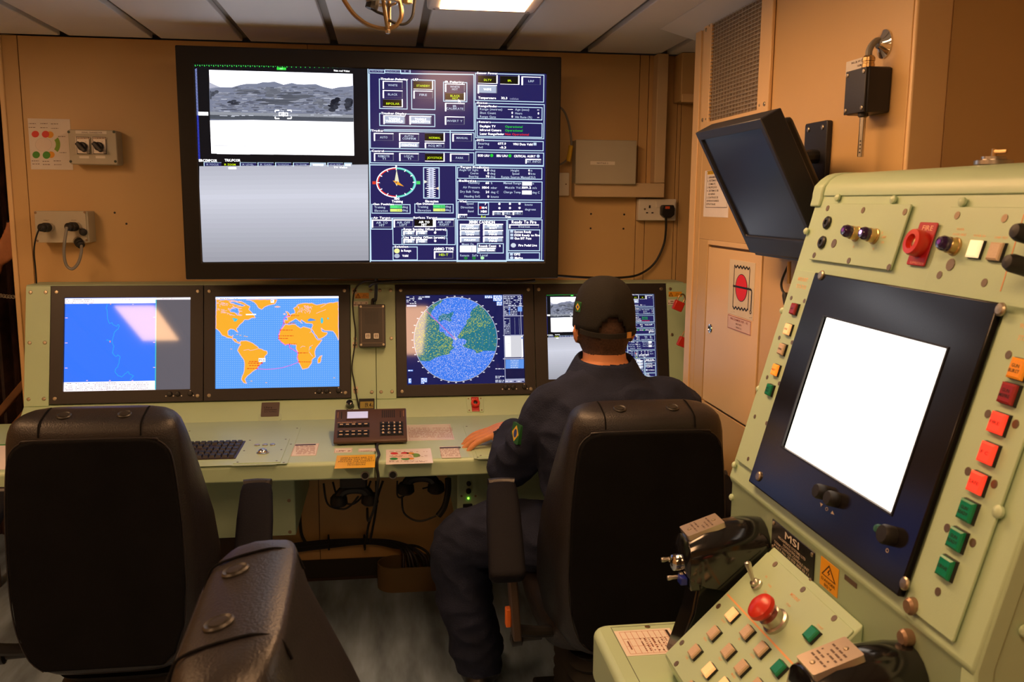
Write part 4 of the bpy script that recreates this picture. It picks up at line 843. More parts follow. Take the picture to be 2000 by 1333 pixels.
keys(.055, .50, .475, .38, 5, 1); keys(.055, .26, .475, .055, 5, 2); keys(.635, .51, .945, .075, 4, 4, '+1236456A789BC0DE')
vs2 = Canvas(PHP); b0 = PHP.hit(*zp(ZBb, 205, 297))
vs2.text(*zp(ZBb, 208, 296), 1.6, 'HIGH PERFORMANCE UNIT', (210, 170, 130), 1, w=36); vs2.build('lettering', PRINT, ph)
# cable from the phone over the desk edge into the seam
cable('phone_cable', [(-.036, PY0 + .004, DZ + .004), (-.038, 2.78, DZ + .005), (-.031, 2.70, DZ + .005), (-.036, 2.655, DZ + .004), (-.037, 2.643, .715), (-.034, 2.642, .69), (-.036, 2.65, .66), (-.05, 2.75, .55), (-.075, 3.0, .42), (-.085, 3.3, .36)], .0045, RUBBER, 'black phone cable running over the desk edge at the seam')
# ---- little clip thermometer and black knob behind the phone
tm = thing('digital_thermometer', 'small black digital thermometer reading 19.4 behind the brown telephone', 'thermometer', FPL.P(*FPL.hit(*zp(ZM2, 1600, 1240)), .002))
r_ = FPL.pxrect(*zp(ZM2, 1530, 1152), *zp(ZM2, 1674, 1240)); r_ = (r_[0], r_[1] - .01, r_[2], min(r_[3], .088))
mb = MB(); FPL.box(mb, *r_, .001, .01); mb.build('case', BLACK, tm, bev=.0015)
i_ = FPL.pxrect(*zp(ZM2, 1540, 1168), *zp(ZM2, 1664, 1228), d=.01); mb = MB(); FPL.box(mb, i_[0], i_[1], i_[2], min(i_[3], .080), .01, .0108); mb.build('display', mat('lcd_olive', (.30, .24, .05), .35), tm)
c = Canvas(FPL, d=.0108).z(*ZM2); c.text(1586, 1198, 44, '19.4', (25, 20, 10), 1, w=58); c.text(1648, 1206, 20, 'C', (40, 32, 12), 1); c.build('digits', PRINT, tm)
kn = FPL.W(*zp(ZM2, 1445, 1215)); k_ = thing('lamp_socket', 'round black gooseneck lamp socket on facia left of the thermometer', 'socket', kn)
MB().lathe(kn, FPL.n, [(.016, 0), (.016, .006), (.012, .012), (.012, .03), (.009, .032), (0, .032)], 20).build('barrel', BLACKG, k_)
MB().torus(kn + FPL.n * .006, FPL.n, .014, .002, 20, 6).build('collar', STEEL, k_)
# ---- intercom box over the two blanking plates
IB = Plane(MP.P(0, 0, .0045), MP.u, MP.v)
r_ = IB.pxrect(*zp(ZM2, 1524, 262), *zp(ZM2, 1778, 655), d=.045)
ib = thing('intercom_box', 'dark metal intercom speaker box with two white buttons between the monitors', 'intercom', IB.P((r_[0] + r_[2]) / 2, r_[1], 0))
mb = MB(); IB.rbox(mb, *r_, 0, .045, .004); mb.build('housing', mat('intercom_black', (.035, .027, .022), .4, bump=.08, bscale=600), ib, bev=.002)
g = lambda x0, y0, x1, y1: IB.pxrect(*zp(ZM2, x0, y0), *zp(ZM2, x1, y1), d=.045)
mb = MB(); o_ = g(1546, 290, 1758, 622); IB.frame(mb, o_, (o_[0] + .002, o_[1] + .002, o_[2] - .002, o_[3] - .002), .045, .0462); mb.build('front_frame', mat('dull_bronze_line', (.16, .12, .09), .4), ib)
for k in range(9): mb = MB(); q_ = g(1588 + k * 14, 330, 1594 + k * 14, 446); IB.box(mb, *q_, .0448, .0455); mb.build('speaker_slot', DARK, ib)
for x in (1612, 1690):
    q_ = g(x - 24, 532, x + 24, 582); mb = MB(); IB.rbox(mb, *q_, .045, .05, .002); bt_ = mb.build('button', WHITE, ib, bev=.001)
    c = Canvas(IB, d=.05).z(*ZM2); c.frame(x - 14, 540, x + 14, 570, (90, 70, 60), 4, 1); c.rect(x - 10, 553, x + 10, 558, (90, 70, 60), 1); c.build('print', PRINT, bt_)
for a in (r_[0] + .008, r_[2] - .008):
    for b_ in (r_[1] + .008, r_[3] - .008): inst(SCREW, 'screw', ib, IB.P(a, b_, .045), IB.n, .005)
top = IB.P((r_[0] + r_[2]) / 2 + .002, r_[3], .02)
cable('intercom_cable', [top, top + V((.002, .0, .02)), V((top.x + .012, 3.29, 1.16)), V((top.x + .016, 3.27, 1.24)), V((top.x + .02, 3.25, 1.29))], .006, RUBBER, 'thick black cable from the intercom box up behind the wall screen')
MPw = lambda x, y, d=.008: MP.W(*zp(ZM2, x, y), d)
cable('thermometer_lead', [MPw(1900, 50, .10), MPw(1700, 45, .09), MPw(1600, 45, .07), MPw(1530, 75, .03), MPw(1488, 135), MPw(1472, 250), MPw(1480, 380), MPw(1495, 500), MPw(1490, 640), MPw(1468, 800), MPw(1465, 880), MPw(1480, 960), MPw(1495, 1050), MPw(1510, 1130, .01), FPL.W(*zp(ZM2, 1530, 1225), .006)], .0028, RUBBER, 'thin black lead clipped down the green plate beside the world map monitor', n=6)
for x, y in ((1488, 140), (1492, 640), (1497, 1055)):
    q = MP.hit(*zp(ZM2, x, y)); t_ = thing('cable_clip', {140: 'top', 640: 'middle', 1055: 'bottom'}[y] + ' cream adhesive cable clip holding thin lead beside world map monitor', 'clip', MP.P(q[0], q[1] - .01, .004))
    mb = MB(); MP.box(mb, q[0] - .009, q[1] - .011, q[0] + .009, q[1] + .011, .004, .0055); mb.build('pad', mat('cream_clip', (.6, .52, .38), .5), t_)
    mb = MB(); MP.box(mb, q[0] - .006, q[1] - .002, q[0] + .006, q[1] + .002, .0055, .012); mb.build('tie', RUBBER, t_)

# ================================================================ under the desk
def under(px, py, Y): return onY(px, py, Y)
for nm, cx, cy, lab in (('handset', 692, 968, 'black telephone handset hanging under the desk left of the seam'), ('handset', 822, 945, 'black telephone handset hanging under the desk right of the seam')):
    p = under(cx, cy, 2.98); t_ = thing(nm, lab, 'handset', p + V((0, 0, -.04)))
    MB().box((p.x - .045, 2.93, p.z + .04), (p.x + .045, 3.02, .699)).build('cradle', BLACK, t_, bev=.006)
    MB().tube([p + V((-.055, 0, -.015)), p + V((-.03, 0, .02)), p + V((.03, 0, .02)), p + V((.055, 0, -.015))], lambda k: .018 + .004 * abs(k - .5), 10, 5).build('grip', BLACK, t_)
    for s_ in (-1, 1): MB().lathe(p + V((s_ * .052, 0, -.005)), (0, 0, -1), [(.02, -.01), (.028, .0), (.03, .022), (.022, .03), (0, .03)], 16).build('ear_piece' if s_ < 0 else 'mouth_piece', RUBBER, t_)
U = lambda Y, *pts: [under(x, y, Y) for x, y in pts]
cable('under_desk_cable', U(2.98, (632, 945), (640, 985), (668, 995), (685, 988), (700, 970)), .0035, RUBBER, 'thin black cable looping under the left handset')
cable('under_desk_cable', U(3.0, (650, 942), (662, 975), (690, 985), (715, 960), (724, 940)), .0035, RUBBER, 'thin black cable looped behind the left handset')
cable('under_desk_cable', U(3.3, (735, 940), (733, 985), (720, 1025), (715, 1060)), .0045, RUBBER, 'left of two black cables dropping from seam to wall loom')
cable('under_desk_cable', U(3.3, (748, 940), (738, 970), (732, 1010), (722, 1062)), .0045, RUBBER, 'right of two black cables dropping from seam to wall loom')
cable('under_desk_cable', U(2.98, (785, 970), (788, 1000), (805, 1015), (825, 1018), (852, 1008)), .0035, RUBBER, 'thin black cable loop from right handset to thick sleeve')
cable('under_desk_cable', U(2.98, (776, 940), (776, 968), (785, 972), (795, 962)), .003, RUBBER, 'short black cable beside the right handset')
cable('under_desk_cable', U(2.98, (825, 955), (840, 950), (850, 935)), .003, RUBBER, 'short thin cable from right handset up to the desk')
cable('cable_sleeve', U(2.98, (875, 935), (875, 960), (868, 990), (856, 1008)), .011, RUBBER, 'thick black cable sleeve hanging under the desk by the green pedestal', n=10)
cable('wall_cable', U(3.44, (583, 940), (585, 990), (588, 1040), (598, 1062)), .006, RUBBER, 'black cable running down the wall beside the left pedestal')
loom = thing('cable_loom', 'bundle of black cables tied along the wall under the desk', 'cable', under(700, 1075, 3.45))
rn2 = random.Random(2)
for k in range(7):
    o_ = [(rn2.uniform(-2, 2), k * 2.4 - 7) for _ in range(5)]
    end = [(832, 1092), (815, 1100), (800, 1104), (788, 1108), (836, 1082), (826, 1095), (806, 1100)][k]
    pts = [under(560, 1072 + o_[0][1], 3.46), under(640, 1063 + o_[1][1] * .9, 3.46), under(720, 1058 + o_[2][1] * .5, 3.46), under(770, 1064 + o_[3][1] * .8, 3.44), under((770 + end[0]) / 2 + 8, (1064 + end[1]) / 2 - 6, 3.40), under(*end, 3.38), under(end[0] + 2, end[1] + 25, 3.37)]
    MB().tube(pts, .0055, 6, 5).build('strand', RUBBER if k % 3 else mat('purple_black_cable', (.02, .016, .028), .45), loom)
for x in (642, 712): p = under(x, 1060, 3.46); MB().torus(p, (1, .1, 0), .028, .004, 14, 6).build('tie', RUBBER, loom)
# oblong coaming round the deck penetration
cx0, cx1 = under(737, 1130, 3.36).x, under(900, 1130, 3.36).x; yc0, yc1 = 3.335, 3.475
def oblong(inset, z):
    a = []; rr_ = (yc1 - yc0) / 2 - inset; ym = (yc0 + yc1) / 2
    for k in range(13): t_ = R(-90 + 180 * k / 12); a.append(V((cx1 - (yc1 - yc0) / 2 + rr_ * math.cos(t_), ym + rr_ * math.sin(t_), z)))
    for k in range(13): t_ = R(90 + 180 * k / 12); a.append(V((cx0 + (yc1 - yc0) / 2 + rr_ * math.cos(t_), ym + rr_ * math.sin(t_), z)))
    return a
cm = thing('cable_coaming', 'brown oblong steel coaming on the floor taking cables through the deck', 'cable tray', ((cx0 + cx1) / 2, 3.4, 0))
OLIVE = mat('olive_brown_paint', (.16, .11, .05), .45)
MB().loft([oblong(.0, .0), oblong(0, .098), oblong(.004, .1), oblong(.006, .098), oblong(.006, .01), oblong(.03, .008)]).build('collar', OLIVE, cm)
tag(MB().box((-1.1, 3.3, 0), (-.55, 3.46, .30)).build('equipment_box', mat('dark_brown_box', (.035, .02, .014), .5), bev=.006), 'dark brown equipment box on the floor behind the left chair', 'box')

# ================================================================ back wall, left of the wall screen
ZW = (0, 220, .27)
def wz(x, y, d=0): return WB.hit(*zp(ZW, x, y), d)
def wrect(x0, y0, x1, y1, d=0): a0, b1 = wz(x0, y0, d); a1, b0 = wz(x1, y1, d); return a0, b0, a1, b1
r_ = wrect(200, 42, 530, 415); pc = thing('wall_chart', 'white paper chart with red, yellow and green sectors taped to the wall', 'notice', WB.P((r_[0] + r_[2]) / 2, r_[1], .001))
mb = MB(); WB.box(mb, *r_, .0005, .0015); mb.build('sheet', PAPER, pc)
c = Canvas(WB, d=.0015).z(*ZW)
for x, y, a, b_, cc in ((256, 156, 27, 24, (225, 70, 60)), (330, 157, 27, 25, (225, 70, 60)), (362, 160, 26, 24, (230, 160, 40)), (262, 306, 27, 25, (70, 150, 50)), (337, 308, 28, 27, (70, 150, 50)), (370, 305, 26, 24, (230, 160, 40))): c.ell(x, y, a, b_, cc, 1 if cc[2] == 40 else 2)
c.ell(352, 232, 84, 84, (120, 165, 40), 1, 24, -38, 40, .62)
c.ell(315, 232, 60, 50, (205, 195, 185), 1.4, 28, 0, 360, .96); c.ell(315, 232, 58, 49, (232, 218, 208), 1.2, 28)
for x, y in ((208, 80), (292, 80), (368, 82), (208, 108), (292, 110), (370, 114), (420, 174), (432, 290), (230, 350), (308, 353), (388, 350), (235, 372), (310, 376), (392, 377)): lines(c, x, x + 52, y, 5, (120, 100, 90), rn, 3, 1)
c.build('print', PRINT, pc)
# isolator box with two rotary switches (front 75 mm off the wall)
D1 = .075; r_ = wrect(490, 122, 862, 378, D1); r_ = (r_[0], r_[1], wz(848, 300, D1)[0], r_[3])
sb = thing('switch_box', 'grey wall box with two black rotary switches beside the wall screen', 'switch box', WB.P((r_[0] + r_[2]) / 2, r_[1], .001))
mb = MB(); WB.rbox(mb, *r_, .001, D1, .006); mb.build('enclosure', GREYBOX, sb, bev=.003)
mb = MB(); q = wrect(546, 130, 772, 156, D1); WB.box(mb, *q, D1, D1 + .001); lb = mb.build('label_plate', WHITE, sb); c = Canvas(WB, d=D1 + .001).z(*ZW); c.text(590, 143, 11, 'SIGNAL CHANGEOVER', (110, 90, 80), 1, w=150); c.build('print', PRINT, lb)
for x, t in ((600, 'CAMERAS'), (718, 'DIRECT / LOCAL'),):
    q = wrect(x - 52, 174, x + 55, 302, D1); mb = MB(); WB.rbox(mb, *q, D1, D1 + .006, .002); sp = mb.build('switch_plate', mat('switch_plate_silver', (.5, .46, .42), .3, .3), sb)
    c = Canvas(WB, d=D1 + .006).z(*ZW); c.rect(x - 48, 178, x + 52, 194, (225, 205, 185), 1); lines(c, x - 42, x + 46, 186, 5, (90, 70, 60), rn, 2, 1); c.frame(x - 51, 175, x + 54, 301, (20, 16, 14), 4, 1); c.text(x - 42, 212, 10, '0', (40, 30, 25), 1); c.text(x + 20, 212, 10, '1', (40, 30, 25), 1); c.build('print', PRINT, sp)
    p = WB.P(*wz(x, 246, D1 + .006), D1 + .006); MB().lathe(p, WB.n, [(.0155, 0), (.0155, .012), (.013, .015), (0, .015)], 24).build('dial', BLACK, sp)
    h0 = p + V((-.012, -.012, .012)); h1 = p + V((.014, -.012, -.018)); dv = (h1 - h0).normalized(); sd = dv.cross(V((0, 1, 0))) * .0075
    mb = MB(); mb.prism([h0 - sd, h0 + sd, h1 + sd * .85, h1 - sd * .85], (0, -.022, 0)); mb.build('handle', BLACK, sp, bev=.003)
    lb = label_plate(sb, Plane(WB.P(0, 0, D1), WB.u, WB.v), wrect(x - 26, 314, x + 44, 332, D1), WHITE, 'sticker', .0006)
for x, y in ((497, 140), (824, 140), (512, 354), (835, 354)): p = WB.P(*wz(x, y, D1), D1); MB().lathe(p, WB.n, [(.0048, 0), (.0048, .001), (0, .0012)], 14).build('screw_cap', mat('dark_green_cap', (.01, .03, .012), .4), sb)
# connector box with plugs
D2 = .085; a0, b1 = wz(246, 712, D2); a1, b0 = wz(632, 942, D2)
cb = thing('connector_box', 'grey wall box with black round plugs left of the console', 'connector box', WB.P((a0 + a1) / 2, b0, .001))
mb = MB(); WB.rbox(mb, a0, b0, a1 + .006, b1, .001, D2 - .004, .004); mb.build('enclosure', GREYBOX, cb, bev=.003)
mb = MB(); WB.box(mb, a0, b0, a1, b1, D2 - .004, D2); mb.build('cover', GREYBOX, cb, bev=.001)
for x, y in ((256, 725), (613, 722), (271, 928), (627, 924)): inst(BSCREW, 'screw', cb, WB.P(*wz(x, y, D2), D2), WB.n, .0045)
c = Canvas(WB, d=D2).z(*ZW); c.text(316, 779, 6, 'SEAMAST', (70, 60, 50), 1); c.text(515, 779, 6, 'GUN BAY', (70, 60, 50), 1); c.build('print', PRINT, cb)
def plug(name, label, p0, p1, r_):
    p0 = V(p0); ax = (V(p1) - p0); L = ax.length; t_ = thing(name, label, 'plug', p0)
    MB().lathe(p0, ax, [(r_ * .95, .0), (r_ * .95, L * .22)], 18).build('flange', STEEL, t_)
    MB().lathe(p0, ax, [(r_ * .8, L * .22), (r_, L * .26), (r_, L * .62), (r_ * .85, L * .66), (r_ * .85, L * .9), (r_ * .5, L), (0, L)], 14).build('shell', RUBBER, t_); return V(p1)
P1 = WB.P(*wz(365, 830, D2), D2 + .0005); e1 = plug('cable_plug', 'left black plug in connector box with thin cable straight down', P1, P1 + V((-.014, -.06, .0)), .0165)
P2 = WB.P(*wz(560, 825, D2), D2 + .0005); e2 = plug('cable_plug', 'right black plug in connector box with grey looped cable', P2, P2 + V((-.016, -.06, .0)), .0165)
P3 = WB.P(*wz(560, 925, D2), D2 + .0005); e3 = plug('cable_plug', 'lower black elbow plug of connector box ending the grey loop', P3, P3 + V((.022, -.03, -.018)), .016)
P4 = WB.P(*wz(598, 862, D2), D2 + .0005); plug('dust_cap', 'black screw cap hanging between the two right plugs of connector box', P4, P4 + V((.01, -.018, -.003)), .013)
cable('thin_cable', [e1, onY(*zp(ZW, 262, 900), 3.36), onY(*zp(ZW, 246, 1000), 3.38), onY(*zp(ZW, 256, 1130), 3.42), onY(*zp(ZW, 263, 1225), 3.43), onY(*zp(ZW, 263, 1255), 3.44)], .003, RUBBER, 'thin black cable hanging from connector box to console top')
cable('grey_loop_cable', [e2, onY(*zp(ZW, 468, 930), 3.345), onY(*zp(ZW, 462, 1010), 3.35), onY(*zp(ZW, 478, 1100), 3.36), onY(*zp(ZW, 520, 1132), 3.36), onY(*zp(ZW, 565, 1090), 3.36), onY(*zp(ZW, 588, 1010), 3.365), e3], .0055, GREYC, 'grey cable hanging in a loop below the connector box')
# ================================================================ back wall, right of the wall screen
ZR = (1080, 60, .375)
def rz(x, y, d=0): return WB.hit(*zp(ZR, x, y), d)
DJ = .08; a0, b1 = rz(120, 568, DJ); a1, b0 = rz(432, 800, DJ)
nb = thing('junction_box', 'grey metal junction box with white label strip right of the wall screen', 'junction box', WB.P((a0 + a1) / 2, b0, .001))
mb = MB(); WB.box(mb, a0 + .002, b0, a1 - .002, b1, .001, DJ - .012); mb.build('body', GREYBOX, nb, bev=.002)
mb = MB(); WB.box(mb, a0, b0 - .001, a1, b1 + .001, DJ - .012, DJ); mb.build('lid', GREYBOX, nb, bev=.003)
mb = MB(); e0, f1 = rz(195, 680, DJ); e_, f0 = rz(322, 700, DJ); WB.box(mb, e0, f0, e_, f1, DJ, DJ + .0008); lb = mb.build('label_strip', WHITE, nb); c = Canvas(WB, d=DJ + .0008).z(*ZR); c.text(258, 690, 8, 'NAVTALK 2', (70, 50, 40), 1, al='c', w=58); c.build('print', PRINT, lb)
tr = thing('cable_trunking', 'grey L-shaped cable trunking from ceiling to below the junction box', 'trunking', WB.P(1.0, 1.5, .001))
DT = .06; t0 = rz(112, 795, DT); t1 = rz(580, 870, DT); t2 = rz(527, 800, DT)
mb = MB(); WB.box(mb, t0[0], t1[1], t1[0], t2[1] + .004, .001, DT); mb.build('lower_run', TRUNK, tr, bev=.003)
mb = MB(); WB.box(mb, t2[0], t2[1] + .005, t1[0], ZC - .001, .001, DT); mb.build('upright', TRUNK, tr, bev=.003)
DS = .035; s0 = rz(447, 876, DS); s1 = rz(640, 990, DS)
so = thing('wall_socket', 'white double mains socket with a black plug in its right outlet', 'socket', WB.P((s0[0] + s1[0]) / 2, s1[1], .001))
mb = MB(); WB.rbox(mb, s0[0], s1[1], s1[0], s0[1], .001, DS, .004); mb.build('face_plate', WHITE, so, bev=.003)
def sq(x0, y0, x1, y1, m, name, d=.001):
    a = rz(x0, y0, DS); b_ = rz(x1, y1, DS); mb = MB(); WB.box(mb, a[0], b_[1], b_[0], a[1], DS - .0005, DS + d); mb.build(name, m, so)
sq(500, 910, 508, 924, DARK, 'pin_slot'); sq(485, 946, 495, 952, DARK, 'pin_slot'); sq(513, 946, 523, 952, DARK, 'pin_slot'); sq(538, 890, 554, 922, WHITE, 'switch', .004); sq(620, 892, 634, 912, WHITE, 'switch', .004)
for x, y in ((478, 930), (630, 936)): inst(SCREW, 'screw', so, WB.P(*rz(x, y, DS), DS), WB.n, .004)
pg = thing('mains_plug', 'black moulded three-pin mains plug with orange fuse mark', 'plug', WB.P(*rz(588, 970, DS), DS))
a = rz(556, 908, DS); b_ = rz(622, 975, DS); pts = [(a[0] + .004, a[1]), (b_[0] - .004, a[1]), (b_[0], a[1] - .012), (b_[0], b_[1] + .012), (b_[0] - .014, b_[1]), (a[0] + .014, b_[1]), (a[0], b_[1] + .012), (a[0], a[1] - .012)]
MB().prism([WB.P(p, q, DS + .0006) for p, q in pts], WB.n * .028).build('body', BLACK, pg, bev=.004)
m_ = rz(597, 922, DS + .029); mb = MB(); WB.box(mb, m_[0] - .009, m_[1] - .005, m_[0] + .009, m_[1] + .005, DS + .0286, DS + .0294); mb.build('fuse_mark', mat('orange_red_mark', (.6, .10, .03), .4), pg)
cable('mains_cable', [WB.P(*rz(588, 972, .045), .045), WB.P(*rz(588, 1040, .03), .03), WB.P(*rz(575, 1120, .02), .02), WB.P(*rz(530, 1210, .02), .02), WB.P(*rz(460, 1265, .03), .03), WB.P(*rz(380, 1285, .06), .06), WB.P(*rz(240, 1288, .12), .12), WB.P(*rz(100, 1282, .2), .2), WB.P(*rz(-30, 1272, .26), .26)], .0045, RUBBER, 'black mains cable curving from socket to the wall screen')
bx0 = rz(38, 740, .03); bx1 = rz(84, 860, .03)
wx = thing('outlet_box', 'white outlet box half hidden by right edge of wall screen', 'outlet', WB.P(bx1[0] - .04, bx1[1], .001)); mb = MB(); WB.rbox(mb, bx1[0] - .085, bx1[1], bx1[0], bx0[1], .001, .03, .004); mb.build('plate', WHITE, wx, bev=.002); inst(BSCREW, 'screw', wx, WB.P(*rz(68, 800, .03), .03), WB.n, .003)
cable('antenna_cable', [WB.P(*rz(-20, 380, .12), .12), WB.P(*rz(45, 405, .1), .1), WB.P(*rz(75, 460, .08), .08), WB.P(*rz(92, 540, .06), .06), WB.P(*rz(95, 620, .05), .05), WB.P(*rz(75, 670, .05), .05), WB.P(*rz(30, 700, .08), .08), WB.P(*rz(-20, 700, .1), .1)], .004, GREYC, 'grey cable loop bulging from behind the wall screen')
p = WB.P(*rz(88, 640, .055), .055); tag(MB().tube([p + V((.004, 0, .03)), p, p + V((-.006, 0, -.03))], .009, 10, 3).build('cable_marker', mat('yellow_sleeve', (.7, .45, .03), .4)), 'yellow sleeve on the grey cable loop beside wall screen', 'sleeve')
for i, (x, y) in enumerate(((198, 955), (371, 958), (196, 1030), (367, 1032))): tag(MB().lathe(WB.P(*rz(x, y), .0), WB.n, [(.004, 0), (.004, .001), (0, .001)], 10).build('screw_hole', DARK), ('upper left', 'upper right', 'lower left', 'lower right')[i] + ' of four small dark screw holes in wall below junction box', 'screw hole', 'screw holes below junction box')
for x, y, l_ in ((830, 725, 'upper'), (915, 805, 'lower')): tag(MB().lathe(WB.P(*wz(x, y), .0), WB.n, [(.004, 0), (.004, .001), (0, .001)], 10).build('screw_hole', DARK), l_ + ' of two small dark screw holes right of the connector box', 'screw hole', 'screw holes by connector box')
# padlocks at the far right end of the console
for nm, x, y, lab in (('padlock', 1325, 597, 'red padlock hanging at the console end just below the warning label'), ('padlock', 1334, 668, 'lower red padlock half hidden by the corner of the casing')):
    p = onY(x, y, 3.20); t_ = thing(nm, lab, 'padlock', p + V((0, 0, -.02))); ux = V((.92, 0, -.38)); uz = V((.38, 0, .92))
    q = lambda a, b_: p + ux * a + uz * b_
    MB().prism([q(-.019, -.02) + V((0, -.011, 0)), q(.019, -.02) + V((0, -.011, 0)), q(.019, .017) + V((0, -.011, 0)), q(-.019, .017) + V((0, -.011, 0))], (0, .022, 0)).build('body', RED, t_, bev=.004)
    MB().tube([q(-.012, .015), q(-.012, .035), q(0, .045), q(.012, .035), q(.012, .015)], .003, 8, 4).build('shackle', BRASS, t_)

cable('screen_cable', [onY(722, 560, 3.26), onY(738, 552, 3.22), onY(800, 549, 3.21), onY(900, 549.5, 3.21), onY(1000, 551, 3.21), onY(1045, 548, 3.22)], .005, RUBBER, 'black cable tied along the lower edge of the wall screen')

# ================================================================ casing on the right: vent, damper door, notice
vt = thing('vent_grille', 'cream framed wire mesh vent grille high on the right casing', 'vent', (XR - .001, 2.545, 1.74))
V0, V1, W0, W1 = 2.80, 2.288, 1.742, 2.074; I0, I1, J0, J1 = 2.733, 2.362, 1.762, 2.062
mb = MB(); WR.frame(mb, (-V0, W0, -V1, W1), (-I0, J0, -I1, J1), .001, .010); mb.build('frame', CREAM, vt, bev=.002)
mb = MB(); WR.box(mb, -I0, J0, -I1, J1, .0008, .0015); mb.build('duct_back', mat('duct_tan', (.30, .22, .13), .6), vt)
mb = MB()
for k in range(1, 16): y = I0 + (I1 - I0) * k / 16; mb.box((XR - .0075, y - .0011, J0), (XR - .0055, y + .0011, J1))
for k in range(1, 27): z = J0 + (J1 - J0) * k / 27; mb.box((XR - .0095, I1, z - .0011), (XR - .0075, I0, z + .0011))
tag(mb.build('wire_mesh', mat('galvanised_mesh', (.55, .50, .40), .4, .6), vt), kind='stuff')
for y in (V0 - .02, V1 + .022):
    for z in (W0 + .03, W1 - .03): inst(SCREW, 'screw', vt, (XR - .010, y, z), V((-1, 0, 0)), .006)
for y in (I0 + .02, I1 - .018):
    for z in (J0 + .01, J1 - .01): inst(SCREW, 'screw', vt, (XR - .010, y, z), V((-1, 0, 0)), .0035)
ZD = (1300, 480, .33)
dr = thing('damper_door', 'cream access door with lock and red fire damper sign', 'door', (XR, 2.5, .892))
mb = MB(); WR.box(mb, -2.70, .893, -2.295, 1.378, -.006, .003); mb.build('panel', CREAM, dr, bev=.0015)
p = V((XR - .003, 2.656, 1.127)); MB().lathe(p, (-1, 0, 0), [(.015, 0), (.014, .003), (.009, .004), (.008, .002), (0, .002)], 20).build('lock_ring', CHROME, dr); MB().box((XR - .006, 2.6545, 1.12), (XR - .004, 2.6575, 1.134)).build('key_slot', DARK, dr)
mb = MB(); WR.box(mb, -2.516, 1.193, -2.331, 1.352, .003, .0045); sg = mb.build('sign', mat('ivory_sign', (.72, .62, .44), .4), dr)
c = Canvas(WR, d=.0045).z(*ZD)
ZG = lambda x0, x1, y, dy, n: [(x0 + (x1 - x0) * k / (2 * n), y + dy * k / (2 * n) + (8 if k % 2 else -8)) for k in range(2 * n + 1)]
c.ell(449, 251, 36, 82, (20, 14, 14), 1, 36); c.ell(449, 251, 33, 78, (225, 28, 38), 2, 36)
c.line(ZG(409, 499, 122, 14, 5), 4, (20, 15, 12), 2); c.line(ZG(398, 486, 366, 16, 5), 4, (20, 15, 12), 2)
c.line([(409, 118), (398, 362)], 3, (20, 15, 12), 2); c.line([(500, 136), (487, 384)], 3, (20, 15, 12), 2)
c.line([(400, 238), (495, 258), (507, 262), (511, 272), (505, 382)], 4.5, (20, 15, 12), 3); c.ell(503, 394, 6, 12, (20, 15, 12), 3, 16, 0, 360, .6)
lines(c, 384, 412, 393, 4, (40, 30, 25), rn, 2, 1); lines(c, 496, 514, 427, 4, (40, 30, 25), rn, 2, 1); c.build('symbol', PRINT, sg)
mb = MB(); WR.box(mb, -2.512, 1.150, -2.342, 1.190, .003, .0045); lb = mb.build('name_label', mat('pink_label', (.72, .50, .40), .4), dr)
PL = Plane((XR, 2.512, 1.150), (0, -1, 0), (0, 0, 1)); c = Canvas(PL, (0, 0, .17, .04), [(0, 0), (170, 0), (170, 40), (0, 40)], .0045)
c.frame(1, 1, 169, 39, (150, 60, 40), 1.5, 1); c.text(85, 9, 6, 'FIRE DAMPER REF - 02', (150, 70, 60), 1, al='c', w=128); c.text(85, 20, 4.5, 'AIRCO SUPPLY', (110, 60, 50), 1, al='c', w=46); c.text(85, 30, 4.5, 'SENSOR: 02', (110, 60, 50), 1, al='c', w=40); c.build('print', PRINT, lb)
ZN = (1340, 0, .42); r_ = WR.pxrect(*zp(ZN, 84, 790), *zp(ZN, 230, 1030)); 
nt_ = thing('notice_sheet', 'white notice listing numbered Portuguese damage headings behind the tilted monitor', 'notice', (XR - .001, 2.6, r_[1]))
n0 = WR.hit(*zp(ZN, 90, 795)); n1 = WR.hit(*zp(ZN, 88, 1008)); mb = MB(); WR.box(mb, n0[0], n1[1], n0[0] + .21, n0[1], .0002, .0012); mb.build('sheet', PAPER, nt_)
PL = Plane(WR.P(n0[0], n1[1], 0), WR.u, WR.v); hN = n0[1] - n1[1]; c = Canvas(PL, (0, 0, .21, hN), [(0, 0), (210, 0), (210, 200), (0, 200)], .0012)
c.rect(24, 4, 120, 18, (235, 190, 30), 1); c.text(30, 11, 8, 'PRIORIDADES', (60, 40, 20), 2, w=80); c.frame(18, 2, 200, 160, (60, 45, 40), 1.5, 1)
for k, t in enumerate(('1. ARMAMENTO', '2. SISTEMAS DE', '   COMBATE', '3. PROPULSÃO', '4. SISTEMAS DE', '   GOVERNO', '5. CONTROLE DE', 'AVARIAS E DANOS', 'ESTRUTURAIS')): c.text(26, 30 + k * 14.4, 8, t, (60, 45, 40), 1, w=len(t) * 7)
c.build('print', PRINT, nt_)
